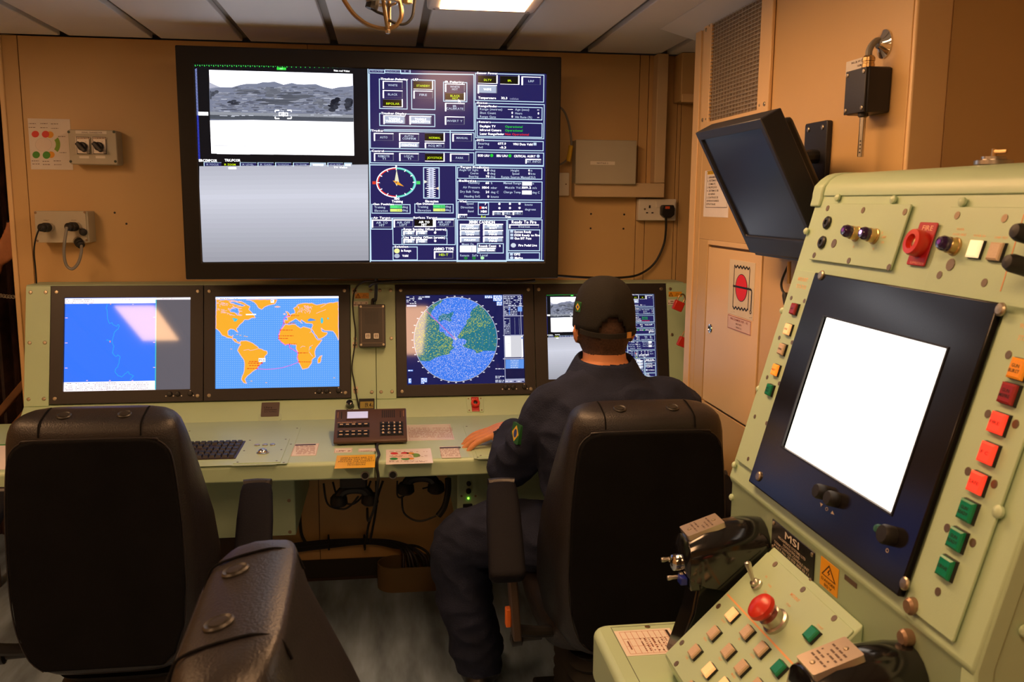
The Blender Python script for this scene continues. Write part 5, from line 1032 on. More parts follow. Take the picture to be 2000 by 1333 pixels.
# ---- monitor on a bracket arm, tipped down
AU = V((0, -1, 0)); AVv = V((-.159, 0, .298)).normalized(); AM = Plane((.924, 2.2, 1.387), AU, AVv); AW, AH = .395, .338
am = thing('bracket_monitor', 'switched-off blue-black monitor tipped downward on a wall arm', 'monitor', (.95, 2.0, 1.387))
mb = MB(); AM.frame(mb, (0, 0, AW, AH), (.018, .05, AW - .018, AH - .022), -.05, 0); mb.build('bezel', BLACKP, am, bev=.003)
mb = MB(); AM.box(mb, .004, .004, AW - .004, AH - .004, -.052, -.008); mb.build('case', BLACKP, am, bev=.004)
mb = MB(); AM.box(mb, .018, .05, AW - .018, AH - .022, -.008, -.006); mb.build('screen', mat('matt_dark_screen', (.012, .014, .022), .28, spec=.8), am)
mb = MB(); AM.box(mb, .04, .06, AW - .04, AH - .03, -.085, -.05); mb.build('back_housing', BLACK, am, bev=.01)
mb = MB(); AM.box(mb, .02, -.006, AW - .02, .001, -.03, -.004); mb.build('chin_strip', BLACKP, am)
c = Canvas(AM, d=.0001); q0 = AM.hit(*zp(ZN, 62, 635)); c.H = None; c.text(*zp(ZN, 60, 634), 3, 'THIN-VIEW', (70, 75, 100), 1, w=20); c.build('lettering', PRINT, am)
pc_ = AM.P(AW / 2, AH * .55, -.085)
MB().tube([pc_, pc_ + V((.03, 0, .02)), V((.965, 1.99, 1.62)), V((.992, 1.99, 1.62))], .016, 10, 4).build('arm', BLACK, am)
mb = MB(); WR.rbox(mb, -2.06, 1.54, -1.95, 1.70, .001, .014, .006); mb.build('wall_plate', BLACKP, am, bev=.002)
for y in (2.04, 1.97):
    for z in (1.555, 1.685): inst(SCREW, 'screw', am, (XR - .014, y, z), V((-1, 0, 0)), .006)
cable('monitor_lead', [onX(*zp(ZD, 735, 100), .985), onX(*zp(ZD, 700, 175), .985), onX(*zp(ZD, 685, 225), .985), onX(*zp(ZD, 690, 262), .985), onX(*zp(ZD, 706, 285), .985)], .003, RUBBER, 'thin black lead looping below the tilted monitor')
p = onX(*zp(ZD, 706, 280), .985); tag(MB().lathe(p, (.1, -.3, -1), [(.006, 0), (.008, .006), (.008, .03), (0, .03)], 10).build('cable_plug', RUBBER), 'small black plug end of the lead below the tilted monitor', 'plug')
tag(MB().tube([onX(*zp(ZD, 732, 95), .98), onX(*zp(ZD, 728, 225), .98)], .005, 10, 1).build('conduit_stub', BRASS), 'short bronze conduit on the wall below the tilted monitor', 'conduit')
# ---- air sensor: black box, gland, curved pipe, chrome rose, perforated probe
sn = thing('air_sensor', 'black sensor box with perforated steel probe below and chrome wall rose above', 'sensor', (.972, 1.76, 1.6))
SX, SY0, SY1, SZ0, SZ1 = .944, 1.718, 1.80, 1.694, 1.783
MB().box((SX + .004, SY0, SZ0), (XR - .0005, SY1, SZ1)).build('box', BLACKP, sn, bev=.004)
MB().box((SX, SY0 + .001, SZ0 + .001), (SX + .004, SY1 - .001, SZ1 - .001)).build('lid', BLACKP, sn, bev=.001)
for y in (SY0 + .009, SY1 - .009):
    for z in (SZ0 + .009, SZ1 - .009): inst(SCREW, 'screw', sn, (SX, y, z), V((-1, 0, 0)), .0048)
g0 = V((.962, 1.745, SZ1)); MB().lathe(g0, (0, 0, 1), [(.0125, 0), (.0125, .008), (.0115, .009), (.0115, .012), (.0125, .013), (.0125, .020), (.009, .024), (0, .024)], 14).build('cable_gland', BRASS, sn)
rose = V((XR, 1.755, 1.832))
MB().tube([g0 + V((0, 0, .02)), g0 + V((0, 0, .034)), V((.97, 1.748, 1.83)), V((.982, 1.752, 1.838)), rose + V((-.008, 0, .004))], .0065, 10, 5).build('pipe', GREYC, sn)
MB().lathe(rose, (-1, 0, 0), [(.029, .0005), (.0285, .003), (.012, .012), (.009, .016), (0, .016)], 28).build('wall_rose', CHROME, sn)
b0_ = V((.958, 1.745, SZ0)); MB().lathe(b0_, (0, 0, -1), [(.010, 0), (.010, .006), (.007, .008)], 14).build('probe_collar', BLACK, sn)
MB().lathe(b0_, (0, 0, -1), [(.0062, .006), (.0062, .086), (.005, .086), (0, .084)], 16).build('probe', STEEL, sn)
for k in range(4): MB().lathe(b0_ + V((-.0045, -.0045, -.055 - .0075 * k)), (-1, -1, 0), [(.0017, 0), (.0015, .0008), (0, .0008)], 8).build('probe_hole', DARK, sn)
lt = thing('sensor_label', 'small white label on the wall above the black sensor box', 'label', (XR, 1.84, 1.79)); mb = MB(); WR.box(mb, -1.905, 1.789, -1.80, 1.819, .0002, .0012); mb.build('plate', WHITE, lt)
PL = Plane((XR, 1.905, 1.789), (0, -1, 0), (0, 0, 1)); c = Canvas(PL, (0, 0, .105, .03), [(0, 0), (105, 0), (105, 30), (0, 30)], .0012)
for k, t in enumerate(('PHS 34 W-C 400T08', 'HUM. SENSOR', 'FROM HFS W-C 400T08')): c.text(98, 6 + k * 9, 4.5, t, (80, 60, 55), 1, al='r', w=len(t) * 4.4)
c.build('print', PRINT, lt)
# ---- caged fitting on the ceiling, top centre
cg = thing('caged_ceiling_fitting', 'wire-caged fitting with dangling black leads hanging from the ceiling', 'ceiling fitting', onY(757, 62, 2.1))
CZ = (600, 0, .25); CQ = lambda x, y, Y=2.1: onY(*zp(CZ, x, y), Y)
WIRE = mat('bronze_guard_wire', (.30, .20, .10), .3, .8)
bot = CQ(630, 240); cen = V((bot.x - .01, 2.1, ZC)); 
MB().lathe(cen + V((0, 0, -.001)), (0, 0, -1), [(.075, 0), (.075, .015), (.06, .02), (.06, .05), (0, .052)], 24).build('base', mat('pale_grey_fitting', (.4, .38, .34), .4), cg)
MB().torus(V((cen.x, 2.1, CQ(620, 15).z)), (0, 0, 1), .034, .004, 24, 8).build('guard_ring', STEEL, cg)
MB().tube([CQ(270, -40), CQ(300, 20), CQ(375, 120), CQ(480, 195), CQ(600, 225), CQ(680, 210), CQ(730, 150), CQ(735, 70), CQ(712, -30)], .005, 8, 5).build('guard_hoop', WIRE, cg)
MB().tube([CQ(590, -30, 2.07), CQ(605, 80, 2.08), CQ(620, 180, 2.09), bot], .0042, 8, 5).build('guard_wire', WIRE, cg)
MB().tube([CQ(640, -30, 2.13), CQ(640, 90, 2.13), CQ(640, 190, 2.12), bot], .0042, 8, 5).build('guard_wire', WIRE, cg)
MB().lathe(bot + V((0, 0, .004)), (0, 0, -1), [(.004, 0), (.007, .004), (.005, .01), (0, .011)], 12).build('finial', STEEL, cg)
MB().tube([CQ(520, -30), CQ(510, 30), CQ(500, 70)], .014, 10, 3).build('connector', RUBBER, cg)
MB().tube([CQ(500, 65), CQ(550, 95), CQ(600, 115), CQ(630, 150), CQ(700, 185), CQ(770, 185), CQ(820, 130), CQ(835, 40), CQ(845, -30)], .0032, 8, 5).build('lead', RUBBER, cg)
MB().lathe(CQ(782, -10), (0, 0, -1), [(.008, -.02), (.008, 0), (.011, .002), (.011, .01), (.006, .013), (0, .013)], 14).build('brass_knob', BRASS, cg)

# ================================================================ weapon control console on the right
KT = R(15.36)
KP = Plane((.816, 1.605, 1.381), (0, -1, 0), (math.sin(KT), 0, math.cos(KT)))
wc = thing('weapon_console', 'pale green weapon control console with white screen, coloured buttons and hand grips', 'console', (.75, 1.32, 0))
YA, YB = 1.722, .93; W_ = YA - YB; XF = .701
k3 = KP.P(0, .156, -.003); k2 = KP.P(0, -.447, -.003)
MB().prism([(XF + .006, YA, .0), (XF + .006, YA, k2.z - .012), (k2.x, YA, k2.z), (k3.x, YA, k3.z), (.985, YA, k3.z + .02), (.985, YA, 0)], (0, -W_, 0)).build('cabinet', GREEN, wc, bev=.004)
ar = [(k3.x - .004, k3.z - .003)] + [(k3.x + .045 - .048 * math.cos(R(a)), k3.z + .002 + .040 * math.sin(R(a))) for a in (0, 20, 40, 60, 80, 90)] + [(.985, k3.z + .043), (.985, k3.z - .003)]
MB().prism([(x, YA - .03, z) for x, z in ar], (0, -W_ + .03, 0)).build('hood', GREEN, wc, bev=.002)
MB().prism([(x + (-.004 if i < 4 else 0), YA + .012, z + (-.004 if i < 2 else .002)) for i, (x, z) in enumerate([(k3.x - .008, k3.z - .02)] + ar)], (0, -.04, 0)).build('hood_end_cap', GREEN, wc, bev=.004)
MB().prism([(.70 + .004, YB + .028, .70), (k2.x + .004, YB + .028, k2.z), (k3.x - .004, YB + .028, k3.z), (k3.x + .02, YB + .028, k3.z), (k2.x + .03, YB + .028, k2.z), (.73, YB + .028, .70)], (0, -.03, 0)).build('side_edging', GREEN, wc, bev=.003)
Z6 = (1420, 330, .3376); Z7 = (1420, 720, .345); Z8 = (1150, 960, .325)
kh = lambda Z, x, y, d=0: KP.hit(*zp(Z, x, y), d)
kw = lambda Z, x, y, d=0: KP.P(*kh(Z, x, y, d), d)
def kplate(r_, d0, d1, m=GREEN, name='sub_panel', rad=.003, pl=KP, par=None, bev=.001):
    mb = MB(); pl.rbox(mb, *r_, d0, d1, rad); return mb.build(name, m, par or wc, bev=bev)
pA = kplate((-.058, .024, .231, .136), 0, .004); pB = kplate((.335, -.012, .70 - .045, .132), 0, .004)
pS = kplate((-.097, -.404, -.010, .001), 0, .004, name='status_panel'); pW = kplate((.528, -.43, .636, .0), 0, .004, name='status_panel')
for x, y in ((583, 228), (788, 240), (1030, 250), (505, 500), (705, 532), (937, 570)): inst(BSCREW, 'screw', pA, kw(Z6, x, y, .004), KP.n, .0058)
inst(BSCREW, 'screw', pA, kw(Z6, 620, 432, .004), KP.n, .0085)
for x, y in ((1333, 270), (1607, 287), (1230, 615), (1490, 660)): inst(BSCREW, 'screw', pB, kw(Z6, x, y, .004), KP.n, .0062)
inst(BSCREW, 'screw', pB, kw(Z6, 1295, 555, .004), KP.n, .0095)
for x, y in ((645, 168), (968, 180), (1368, 195)): inst(RIVET_G, 'rivet', wc, kw(Z6, x, y), KP.n, .0075)
for Z, x, y in ((Z6, 462, 362), (Z6, 324, 822), (Z6, 186, 1276), (Z7, 45, 548)): inst(RIVET_G, 'rivet', wc, kw(Z, x, y), KP.n, .0068)
for Z, x, y in ((Z6, 372, 748), (Z6, 448, 765), (Z6, 303, 978), (Z6, 376, 1005), (Z6, 233, 1207), (Z6, 302, 1243), (Z7, 158, 273), (Z7, 224, 311), (Z7, 120, 513)): inst(BSCREW, 'screw', pS, kw(Z, x, y, .004), KP.n, .0045)
for Z, x, y in ((Z6, 1630, 1077), (Z7, 1478, 258), (Z7, 1635, 316), (Z7, 1365, 583), (Z7, 1514, 656), (Z7, 1247, 904), (Z7, 1392, 988), (Z7, 1195, 1265)): inst(BSCREW, 'screw', pW, kw(Z, x, y, .004), KP.n, .0058)
for x, y in ((585, 313), (555, 427)):
    MB().lathe(kw(Z6, x, y, .004), KP.n, [(.0125, 0), (.0125, .004), (.010, .006), (.005, .006), (.004, .003), (0, .003)], 18).build('fuse_holder', BLACK, pA)
def pilot(x, y, par, lit):
    p = kw(Z6, x, y, .004); t_ = MB().lathe(p, KP.n, [(.014, 0), (.014, .003), (.0122, .004), (.0122, .013), (.010, .015)], 20).build('pilot_lamp', BRASS, par)
    MB().lathe(p, KP.n, [(.0105, .012), (.0115, .015), (.0115, .023), (.0085, .028), (0, .029)], 16).build('lens', mat('violet_lens', (.03, .01, .06), .12, coat=.5), t_)
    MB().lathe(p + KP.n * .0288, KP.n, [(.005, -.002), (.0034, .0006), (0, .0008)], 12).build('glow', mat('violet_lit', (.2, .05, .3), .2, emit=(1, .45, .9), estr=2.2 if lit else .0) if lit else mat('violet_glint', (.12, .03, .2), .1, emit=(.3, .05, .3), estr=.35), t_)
pilot(752, 378, pA, False); pilot(857, 392, pA, True); pilot(1322, 452, pB, False)
IV = (235, 190, 140)
def klet(par, items):
    c = Canvas(KP, d=.004).z(*Z6)
    for x, y, h, t, w in items: c.text(x, y, h, t, IV, 1, al='c', w=w)
    return c.build('lettering', PRINT, par)
klet(pS, [(440, 640, 24, 'MOUNT', 60), (430, 682, 24, 'STATUS', 60)])
for x, y, t in ((1352, 350, 'POWER'), (1345, 380, 'AVAILABLE'), (1462, 388, 'POWER ON'), (1588, 398, 'LAMP TEST')): klet(pB, [(x, y, 14, t, len(t) * 9)])
for x, y, t in ((900, 370, 'EL'), (910, 395, 'LIMIT'), (900, 425, 'ON'), (733, 450, 'A'), (848, 462, 'B'), (560, 300, 'F1'), (527, 425, 'F2')): klet(pA, [(x, y, 14, t, None)])
c = Canvas(KP, d=.004).z(*Z6); c.line([(1720, 262), (1582, 710)], 6, (225, 150, 90), 1); c.build('engraved_line', PRINT, pB)
klet(pW, [(1745, 915, 30, 'WEAPON', 110), (1735, 985, 30, 'STATUS', 110)])
# square push buttons
BFR = MB(); BFR.hexa([V(p) for p in ((-.5, -.5, 0), (.5, -.5, 0), (.5, .5, 0), (-.5, .5, 0), (-.47, -.47, 1), (.47, -.47, 1), (.47, .47, 1), (-.47, .47, 1))]); BFR = BFR.mesh('button_frame', m=BLACK)
def capmesh(nm, m):
    mb = MB(); mb.hexa([V(p) for p in ((-.5, -.5, 0), (.5, -.5, 0), (.5, .5, 0), (-.5, .5, 0), (-.5, -.5, .8), (.5, -.5, .8), (.5, .5, .8), (-.5, .5, .8))]); mb.add([(-.5, -.5, .8), (.5, -.5, .8), (.5, .5, .8), (-.5, .5, .8), (-.4, -.4, 1), (.4, -.4, 1), (.4, .4, 1), (-.4, .4, 1)], [(4, 5, 6, 7), (0, 1, 5, 4), (1, 2, 6, 5), (2, 3, 7, 6), (3, 0, 4, 7)]); return mb.mesh(nm, m=m)
CAPS = {
 'dred': capmesh('button_cap', mat('dark_red_cap', (.30, .015, .02), .3)), 'red': capmesh('button_cap', mat('lit_red_cap', (.7, .05, .03), .3, emit=(1, .05, .02), estr=.75)),
 'green': capmesh('button_cap', mat('green_cap', (.0, .22, .10), .3)), 'tan': capmesh('button_cap', mat('cream_cap', (.62, .48, .34), .35)),
 'cream': capmesh('button_cap', mat('lit_cream_cap', (.8, .6, .35), .3, emit=(1, .46, .15), estr=.62)), 'orange': capmesh('button_cap', mat('lit_orange_cap', (.8, .3, .03), .3, emit=(1, .24, .02), estr=.8)),
 'amber': capmesh('button_cap', mat('amber_cap', (.7, .24, .01), .3, emit=(1, .3, .01), estr=.22)), 'white': capmesh('button_cap', mat('lit_white_cap', (.9, .75, .5), .3, emit=(1, .70, .36), estr=.9))}
def button(par, pl, a, b_, sz, kind, text='', d=.004, ht=.012):
    o = inst(BFR, 'push_button', par, pl.P(a, b_, d), pl.n, (sz * 1.12, sz * 1.12, ht * .45)); o.rotation_quaternion = Matrix((pl.u, pl.v, pl.n)).transposed().to_quaternion()
    o['label'] = {'dred': 'dark red square push button', 'red': 'lit red square push button', 'green': 'green square push button', 'tan': 'unlit cream square push button', 'cream': 'lit cream square push button', 'orange': 'lit orange square push button', 'amber': 'amber square push button', 'white': 'lit white square push button'}[kind]
    q = bpy.data.objects.new('button_cap', CAPS[kind]); col.objects.link(q); q.parent = o; q.scale = (.9, .9, 2.2); ORG[q.name] = ORG[par.name]
    if text:
        c = Canvas(pl, (a - sz / 2, b_ - sz / 2, a + sz / 2, b_ + sz / 2), [(0, 0), (100, 0), (100, 100), (0, 100)], d + ht)
        rows = text.split('|')
        for i, t in enumerate(rows): c.text(50, 50 + (i - (len(rows) - 1) / 2) * 26, 17, t, (40, 25, 20) if kind != 'red' else (150, 20, 15), 1, al='c', w=min(72, len(t) * 17))
        cm_ = Canvas.build(c, 'legend', PRINT, par)
for x, y, k, t in ((385, 812, 'dred', 'HIT'), (350, 930, 'cream', 'RUN'), (315, 1045, 'tan', 'OPEN'), (278, 1165, 'orange', 'FAST'), (243, 1280, 'green', 'MTG|READY')):
    a, b_ = kh(Z6, x + 4, y, .008); button(pS, KP, a, b_, .0215, k, t, ht=.009)
for x, y, k, t in ((1652, 5, 'amber', 'GUN|BURST'), (1597, 145, 'dred', 'GUN|MISFIRE'), (1538, 312, 'red', 'FIRE'), (1480, 482, 'red', 'F C'), (1420, 650, 'red', 'SAFE'), (1362, 808, 'green', 'GUN|READY'), (1302, 970, 'green', 'GUN|READY'), (1242, 1130, 'green', 'DRIVE')):
    a, b_ = kh(Z7, x, y, .008); button(pW, KP, a, b_, .0265, k, t, ht=.010)
for x, y, k in ((1436, 465, 'white'), (1556, 480, 'tan')): a, b_ = kh(Z6, x, y, .008); button(pB, KP, a, b_, .0245, k, ht=.009)
# FIRE button
fa, fb = kh(Z6, 1133, 440); lb = kplate((fa - .024, fb - .034, fa + .024, fb + .036), 0, .0025, REDP, 'fire_label', .003)
rad = .0215
fbn = MB().lathe(KP.P(fa, fb, .0025), KP.n, [(rad * .95, 0), (rad, .004), (rad, .015), (rad * .92, .0195), (rad * .55, .020), (rad * .48, .013), (0, .011)], 32).build('fire_button', RED, wc); fbn['label'] = 'round red fire button with recessed centre'
MB().lathe(KP.P(fa, fb, .012), KP.n, [(rad * .34, 0), (rad * .34, .004), (0, .005)], 16).build('button_core', BRASS, fbn)
c = Canvas(KP, d=.0025).z(*Z6); c.text(1162, 342, 30, 'FIRE', (235, 180, 150), 1, al='c', w=62); c.text(1098, 545, 14, 'SUPPRESSION', (235, 150, 130), 1, al='c', w=82); c.build('lettering', PRINT, lb)
# two black handle posts at the upper right
for x, y, tx_, ty_ in ((1842, 415, 0, 0), (1800, 592, 0, 0)):
    p = kw(Z6, x, y, .004); MB().lathe(p, KP.n, [(.0135, 0), (.0135, .004), (.012, .006), (.012, .040), (.009, .047), (0, .049)], 20).build('handle_post', RUBBER, pB)
# rack monitor
KMW, KMH = .521, .423; so_ = (.085, -.3265, .451, -.0765)
mb = MB(); KP.frame(mb, (.0, -KMH, KMW, 0), so_, 0, .012); km = mb.build('monitor_bezel', mat('satin_black_bezel', (.010, .009, .010), .17, spec=.3), wc, bev=.0025)
mb = MB(); KP.frame(mb, (so_[0] - .003, so_[1] - .003, so_[2] + .003, so_[3] + .003), so_, .001, .0135); mb.build('screen_rim', BLACK, km)
mb = MB(); KP.box(mb, *so_, .001, .006); mb.build('screen', mat('blank_lit_screen', (.8, .8, .8), .2, emit=(1, .96, .86), estr=1.5), km)
for Z, x, y in ((Z6, 548, 617), (Z6, 1587, 815), (Z7, 182, 612), (Z7, 1010, 1220)): inst(SCREW, 'screw', km, kw(Z, x, y, .012), KP.n, .0095)
for x, y, r_ in ((555, 705, .0125), (620, 745, .0125), (935, 950, .0145)): MB().lathe(kw(Z7, x, y, .012), KP.n, [(r_, 0), (r_, .014), (r_ * .85, .018), (0, .0185)], 20).build('knob', RUBBER, km)
MB().lathe(kw(Z7, 870, 912, .012), KP.n, [(.007, 0), (.007, .006), (.005, .009), (0, .01)], 14).build('indicator', mat('teal_led', (.03, .12, .10), .2), km)
c = Canvas(KP, d=.012).z(*Z7)
c.poly([(528, 760), (545, 770), (532, 784)], (205, 190, 170), 1); c.poly([(598, 805), (607, 830), (588, 822)], (205, 190, 170), 1); c.ell(565, 797, 8, 11, (205, 190, 170), 1, 16, 0, 360, .7); c.ell(908, 1032, 9, 13, (205, 190, 170), 1, 16, 0, 360, .6); c.build('marks', PRINT, km)
# lower vertical face: maker's plate, danger label, screws
LF = Plane((XF + .006, 0, 0), (0, -1, 0), (0, 0, 1))
lh = lambda x, y, Z=Z7: LF.hit(*zp(Z, x, y))
n0, n1 = lh(262, 850), lh(490, 1230); mp_ = kplate((n0[0], n1[1], n1[0], n0[1]), 0, .002, mat('black_engraved_plate', (.008, .008, .009), .35), 'maker_plate', .001, LF)
PL = Plane(LF.P(n0[0], n1[1], 0), LF.u, LF.v); w_, h_ = n1[0] - n0[0], n0[1] - n1[1]; c = Canvas(PL, (0, 0, w_, h_), [(0, 0), (170, 0), (170, 60), (0, 60)], .002)
c.text(85, 11, 14, 'MSI', (215, 205, 195), 1, al='c', w=56)
for k, (t, n) in enumerate((('MSI-DEFENCE SYSTEMS LTD', 110), ('NORWICH ENGLAND', 66), ('DS30M CONTROL CONSOLE UNIT', 140), ('PART No. 23 1719 000 113 / 1', 140), ('SER No. 3 / 10', 60))): c.text(85, 25 + k * 7.4, 5, t, (205, 190, 175), 1, al='c', w=n)
c.build('engraving', PRINT, mp_)
for a in (n0[0] + .008, n1[0] - .008):
    for b_ in (n1[1] + .006, n0[1] - .006): inst(SCREW, 'screw', mp_, LF.P(a, b_, .002), LF.n, .004)
d0 = lh(535, 1060); d1 = lh(625, 1305); dg = kplate((d0[0], d1[1], d1[0], d0[1]), 0, .001, mat('orange_yellow_label', (.78, .36, .01), .4), 'danger_label', .001, LF)
PL = Plane(LF.P(d0[0], d1[1], 0), LF.u, LF.v); c = Canvas(PL, (0, 0, d1[0] - d0[0], d0[1] - d1[1]), [(0, 0), (60, 0), (60, 90), (0, 90)], .001)
c.poly([(30, 8), (54, 52), (6, 52)], (50, 30, 10), 1); c.poly([(30, 15), (49, 49), (11, 49)], (232, 160, 20), 2); c.poly([(31, 22), (25, 36), (30, 36), (27, 46), (35, 33), (30, 33), (34, 22)], (50, 30, 10), 3)
c.text(30, 64, 9, 'DANGER', (70, 40, 10), 1, al='c', w=46); c.text(30, 79, 9, '115V', (70, 40, 10), 1, al='c', w=26); c.build('print', PRINT, dg)
e0 = lh(668, 1165); e1 = lh(735, 1250); sl = kplate((e0[0], e1[1], e1[0], e0[1]), 0, .001, mat('brown_tag', (.10, .07, .05), .4), 'serial_tag', .0005, LF)
for x, y in ((1975, 690), (1937, 878)):
    q = LF.hit(*zp(Z8, x, y)); MB().lathe(LF.P(*q, 0), LF.n, [(.011, 0), (.012, .004), (.012, .012), (.009, .016), (0, .017)], 18).build('thumb_screw', mat('bronze_knob', (.30, .20, .13), .4, .5), wc)
for x, y in ((30, 730),): inst(RIVET_G, 'rivet', wc, LF.P(*lh(x, y), 0), LF.n, .007)
for Yp, Zp in ((0, 1.12), (0, 1.0), (0, .85), (0, 1.25)):
    inst(RIVET_G, 'rivet', wc, (.775 - (1.12 - Zp) * .1, YB - .002, Zp), V((0, -1, 0)), .008)
    inst(RIVET_G, 'rivet', wc, (.86, YB, Zp), V((0, -1, 0)), .008)
inst(RIVET_G, 'rivet', wc, kw(Z7, 1545, 815, .001), KP.n, .0085)
# shelf, sloping key box
SHZ = .64; SHX = .412
def rc(cx, cy, r_, a0, a1, n=6): return [(cx + r_ * math.cos(R(a0 + (a1 - a0) * k / n)), cy + r_ * math.sin(R(a0 + (a1 - a0) * k / n))) for k in range(n + 1)]
pts = [(XF + .006, YA - .002)] + rc(SHX + .035, YA - .037, .035, 90, 180) + rc(SHX + .035, YB + .035, .035, 180, 270) + [(XF + .006, YB)]
MB().prism([(x, y, SHZ - .11) for x, y in pts], (0, 0, .11)).build('shelf', GREEN, wc, bev=.014, seg=4)
SH = Plane((0, 0, SHZ), (1, 0, 0), (0, 1, 0))
s0 = SH.hit(*zp(Z8, 150, 845)); s1 = SH.hit(*zp(Z8, 520, 930)); s1 = (SH.hit(*zp(Z8, 440, 810))[0] + .012, SH.hit(*zp(Z8, 225, 995))[1]); sc_ = kplate((s0[0], s1[1], s1[0], s0[1]), 0, .001, PAPER, 'record_card', .0005, SH, bev=0)
PL = Plane(SH.P(s0[0], s1[1], 0), SH.u, SH.v); c = Canvas(PL, (0, 0, s1[0] - s0[0], s0[1] - s1[1]), [(0, 0), (110, 0), (110, 90), (0, 90)], .001)
for k in range(9): c.rect(8 + k * 11, 6, 8.8 + k * 11, 84, (190, 110, 80), 1)
for k in range(4): c.rect(8, 6 + k * 26, 96, 6.8 + k * 26, (190, 110, 80), 1)
c.rect(98, 6, 103, 84, (50, 30, 28), 1)
for k in range(7): [c.rect(40 + k * 8, 8 + j * 6, 43 + k * 8, 8 + j * 6 + rn.uniform(2, 5.5), (130, 80, 65), 1) for j in range(4, 12) if rn.random() < .8]
c.rect(14, 40, 17, 70, (130, 80, 65), 1); c.build('print', PRINT, sc_)
mb = MB(); SH.box(mb, s0[0] + .0, s0[1] + .018, s0[0] + .16, s0[1] + .0192, 0, .0004); SH.box(mb, s0[0] - .002, s0[1] - .2, s0[0] - .0008, s0[1] + .0192, 0, .0004); mb.build('lid_seam', mat('dark_seam', (.06, .07, .05), .6), wc)
inst(BSCREW, 'screw', wc, SH.P(s0[0] + .075, s0[1] + .012, 0), SH.n, .006)
KB = Plane((.697, 1.504, .874), (0, -1, 0), (1, 0, 1)); BW = .318; BL_ = .275
lo = KB.P(0, -BL_, 0)
MB().prism([(.7065, 1.504, .8835), (.697, 1.504, .874), (lo.x, 1.504, lo.z), (lo.x + .018, 1.504, SHZ + .0005), (.7065, 1.504, SHZ + .0005)], (0, -BW, 0)).build('key_box', GREEN, wc, bev=.003)
kb = kplate((.003, -BL_ + .003, BW - .003, -.003), .0, .003, GREEN, 'key_panel', .004, KB)
bh = lambda x, y, d=.003: KB.hit(*zp(Z8, x, y), d)
for x, y in ((1120, 440), (1287, 592), (1475, 765), (780, 692), (560, 912), (527, 1038)): inst(BSCREW, 'screw', kb, KB.P(*bh(x, y), .003), KB.n, .0058)
for x, y, k in ((852, 735, 'cream'), (742, 845, 'tan'), (942, 840, 'tan'), (628, 957, 'tan'), (828, 955, 'tan'), (1028, 942, 'tan'), (712, 1068, 'cream'), (910, 1052, 'tan'), (800, 1160, 'cream'), (1000, 1165, 'tan'), (600, 1180, 'tan'), (1328, 850, 'green'), (1132, 1055, 'green')):
    a, b_ = bh(x, y, .012); button(kb, KB, a, b_, .0225, k, d=.003, ht=.010)
c = Canvas(KB, d=.003).z(*Z8)
c.line([(832, 620), (1300, 1118)], 9, (235, 175, 120), 1)
for x, y, t, n in ((1240, 640, 'MOUNT', 76), (1200, 685, 'STOP', 40), (1390, 818, 'START', 46), (1068, 515, 'OIL', 24), (1088, 570, 'FWD', 28), (1062, 605, 'OFF', 24), (810, 782, 'LIGHT', 30), (700, 890, 'NEAR', 26), (590, 1002, 'FAR', 24), (905, 890, 'IN', 16), (790, 1010, 'OUT', 20), (985, 990, 'LOCK', 26), (680, 1110, 'TV', 16), (870, 1110, 'MODE', 26)):
    a, b_ = c.m(x, y); k = .0085 if t == 'MOUNT' else .0055; n_ = tlen(t) * k; a -= n_ / 2
    for ch in t: vs_, fs_, ad = GL[ch]; c.raw([(a + p * k, b_ - .36 * k + q * k) for p, q in vs_], fs_, (232, 180, 130), 1); a += (ad + .09) * k
c.build('lettering', PRINT, kb)
# toggle and emergency stop
tb = KB.P(*bh(1015, 568), .003); tg_ = MB().lathe(tb, KB.n, [(.011, 0), (.011, .005), (.008, .006), (.008, .012), (.005, .014)], 14).build('toggle_switch', STEEL, kb)
ta = (KB.n * .9 + KB.v * .45 + V((0, .1, 0))).normalized(); MB().lathe(tb + KB.n * .012, ta, [(.003, 0), (.0045, .02), (.006, .032), (.0055, .037), (0, .039)], 12).build('lever', STEEL, tg_)
ep = KB.P(*bh(1130, 790), .003); es = MB().lathe(ep, KB.n, [(.024, 0), (.024, .006), (.020, .008), (.020, .022), (.015, .024), (.013, .026)], 26).build('stop_button', STEEL, kb); es['label'] = 'red mushroom stop button on steel collar'
MB().lathe(ep, KB.n, [(.012, .022), (.014, .030), (.022, .033), (.0255, .039), (.024, .046), (.016, .052), (0, .054)], 30).build('mushroom_head', RED, es)
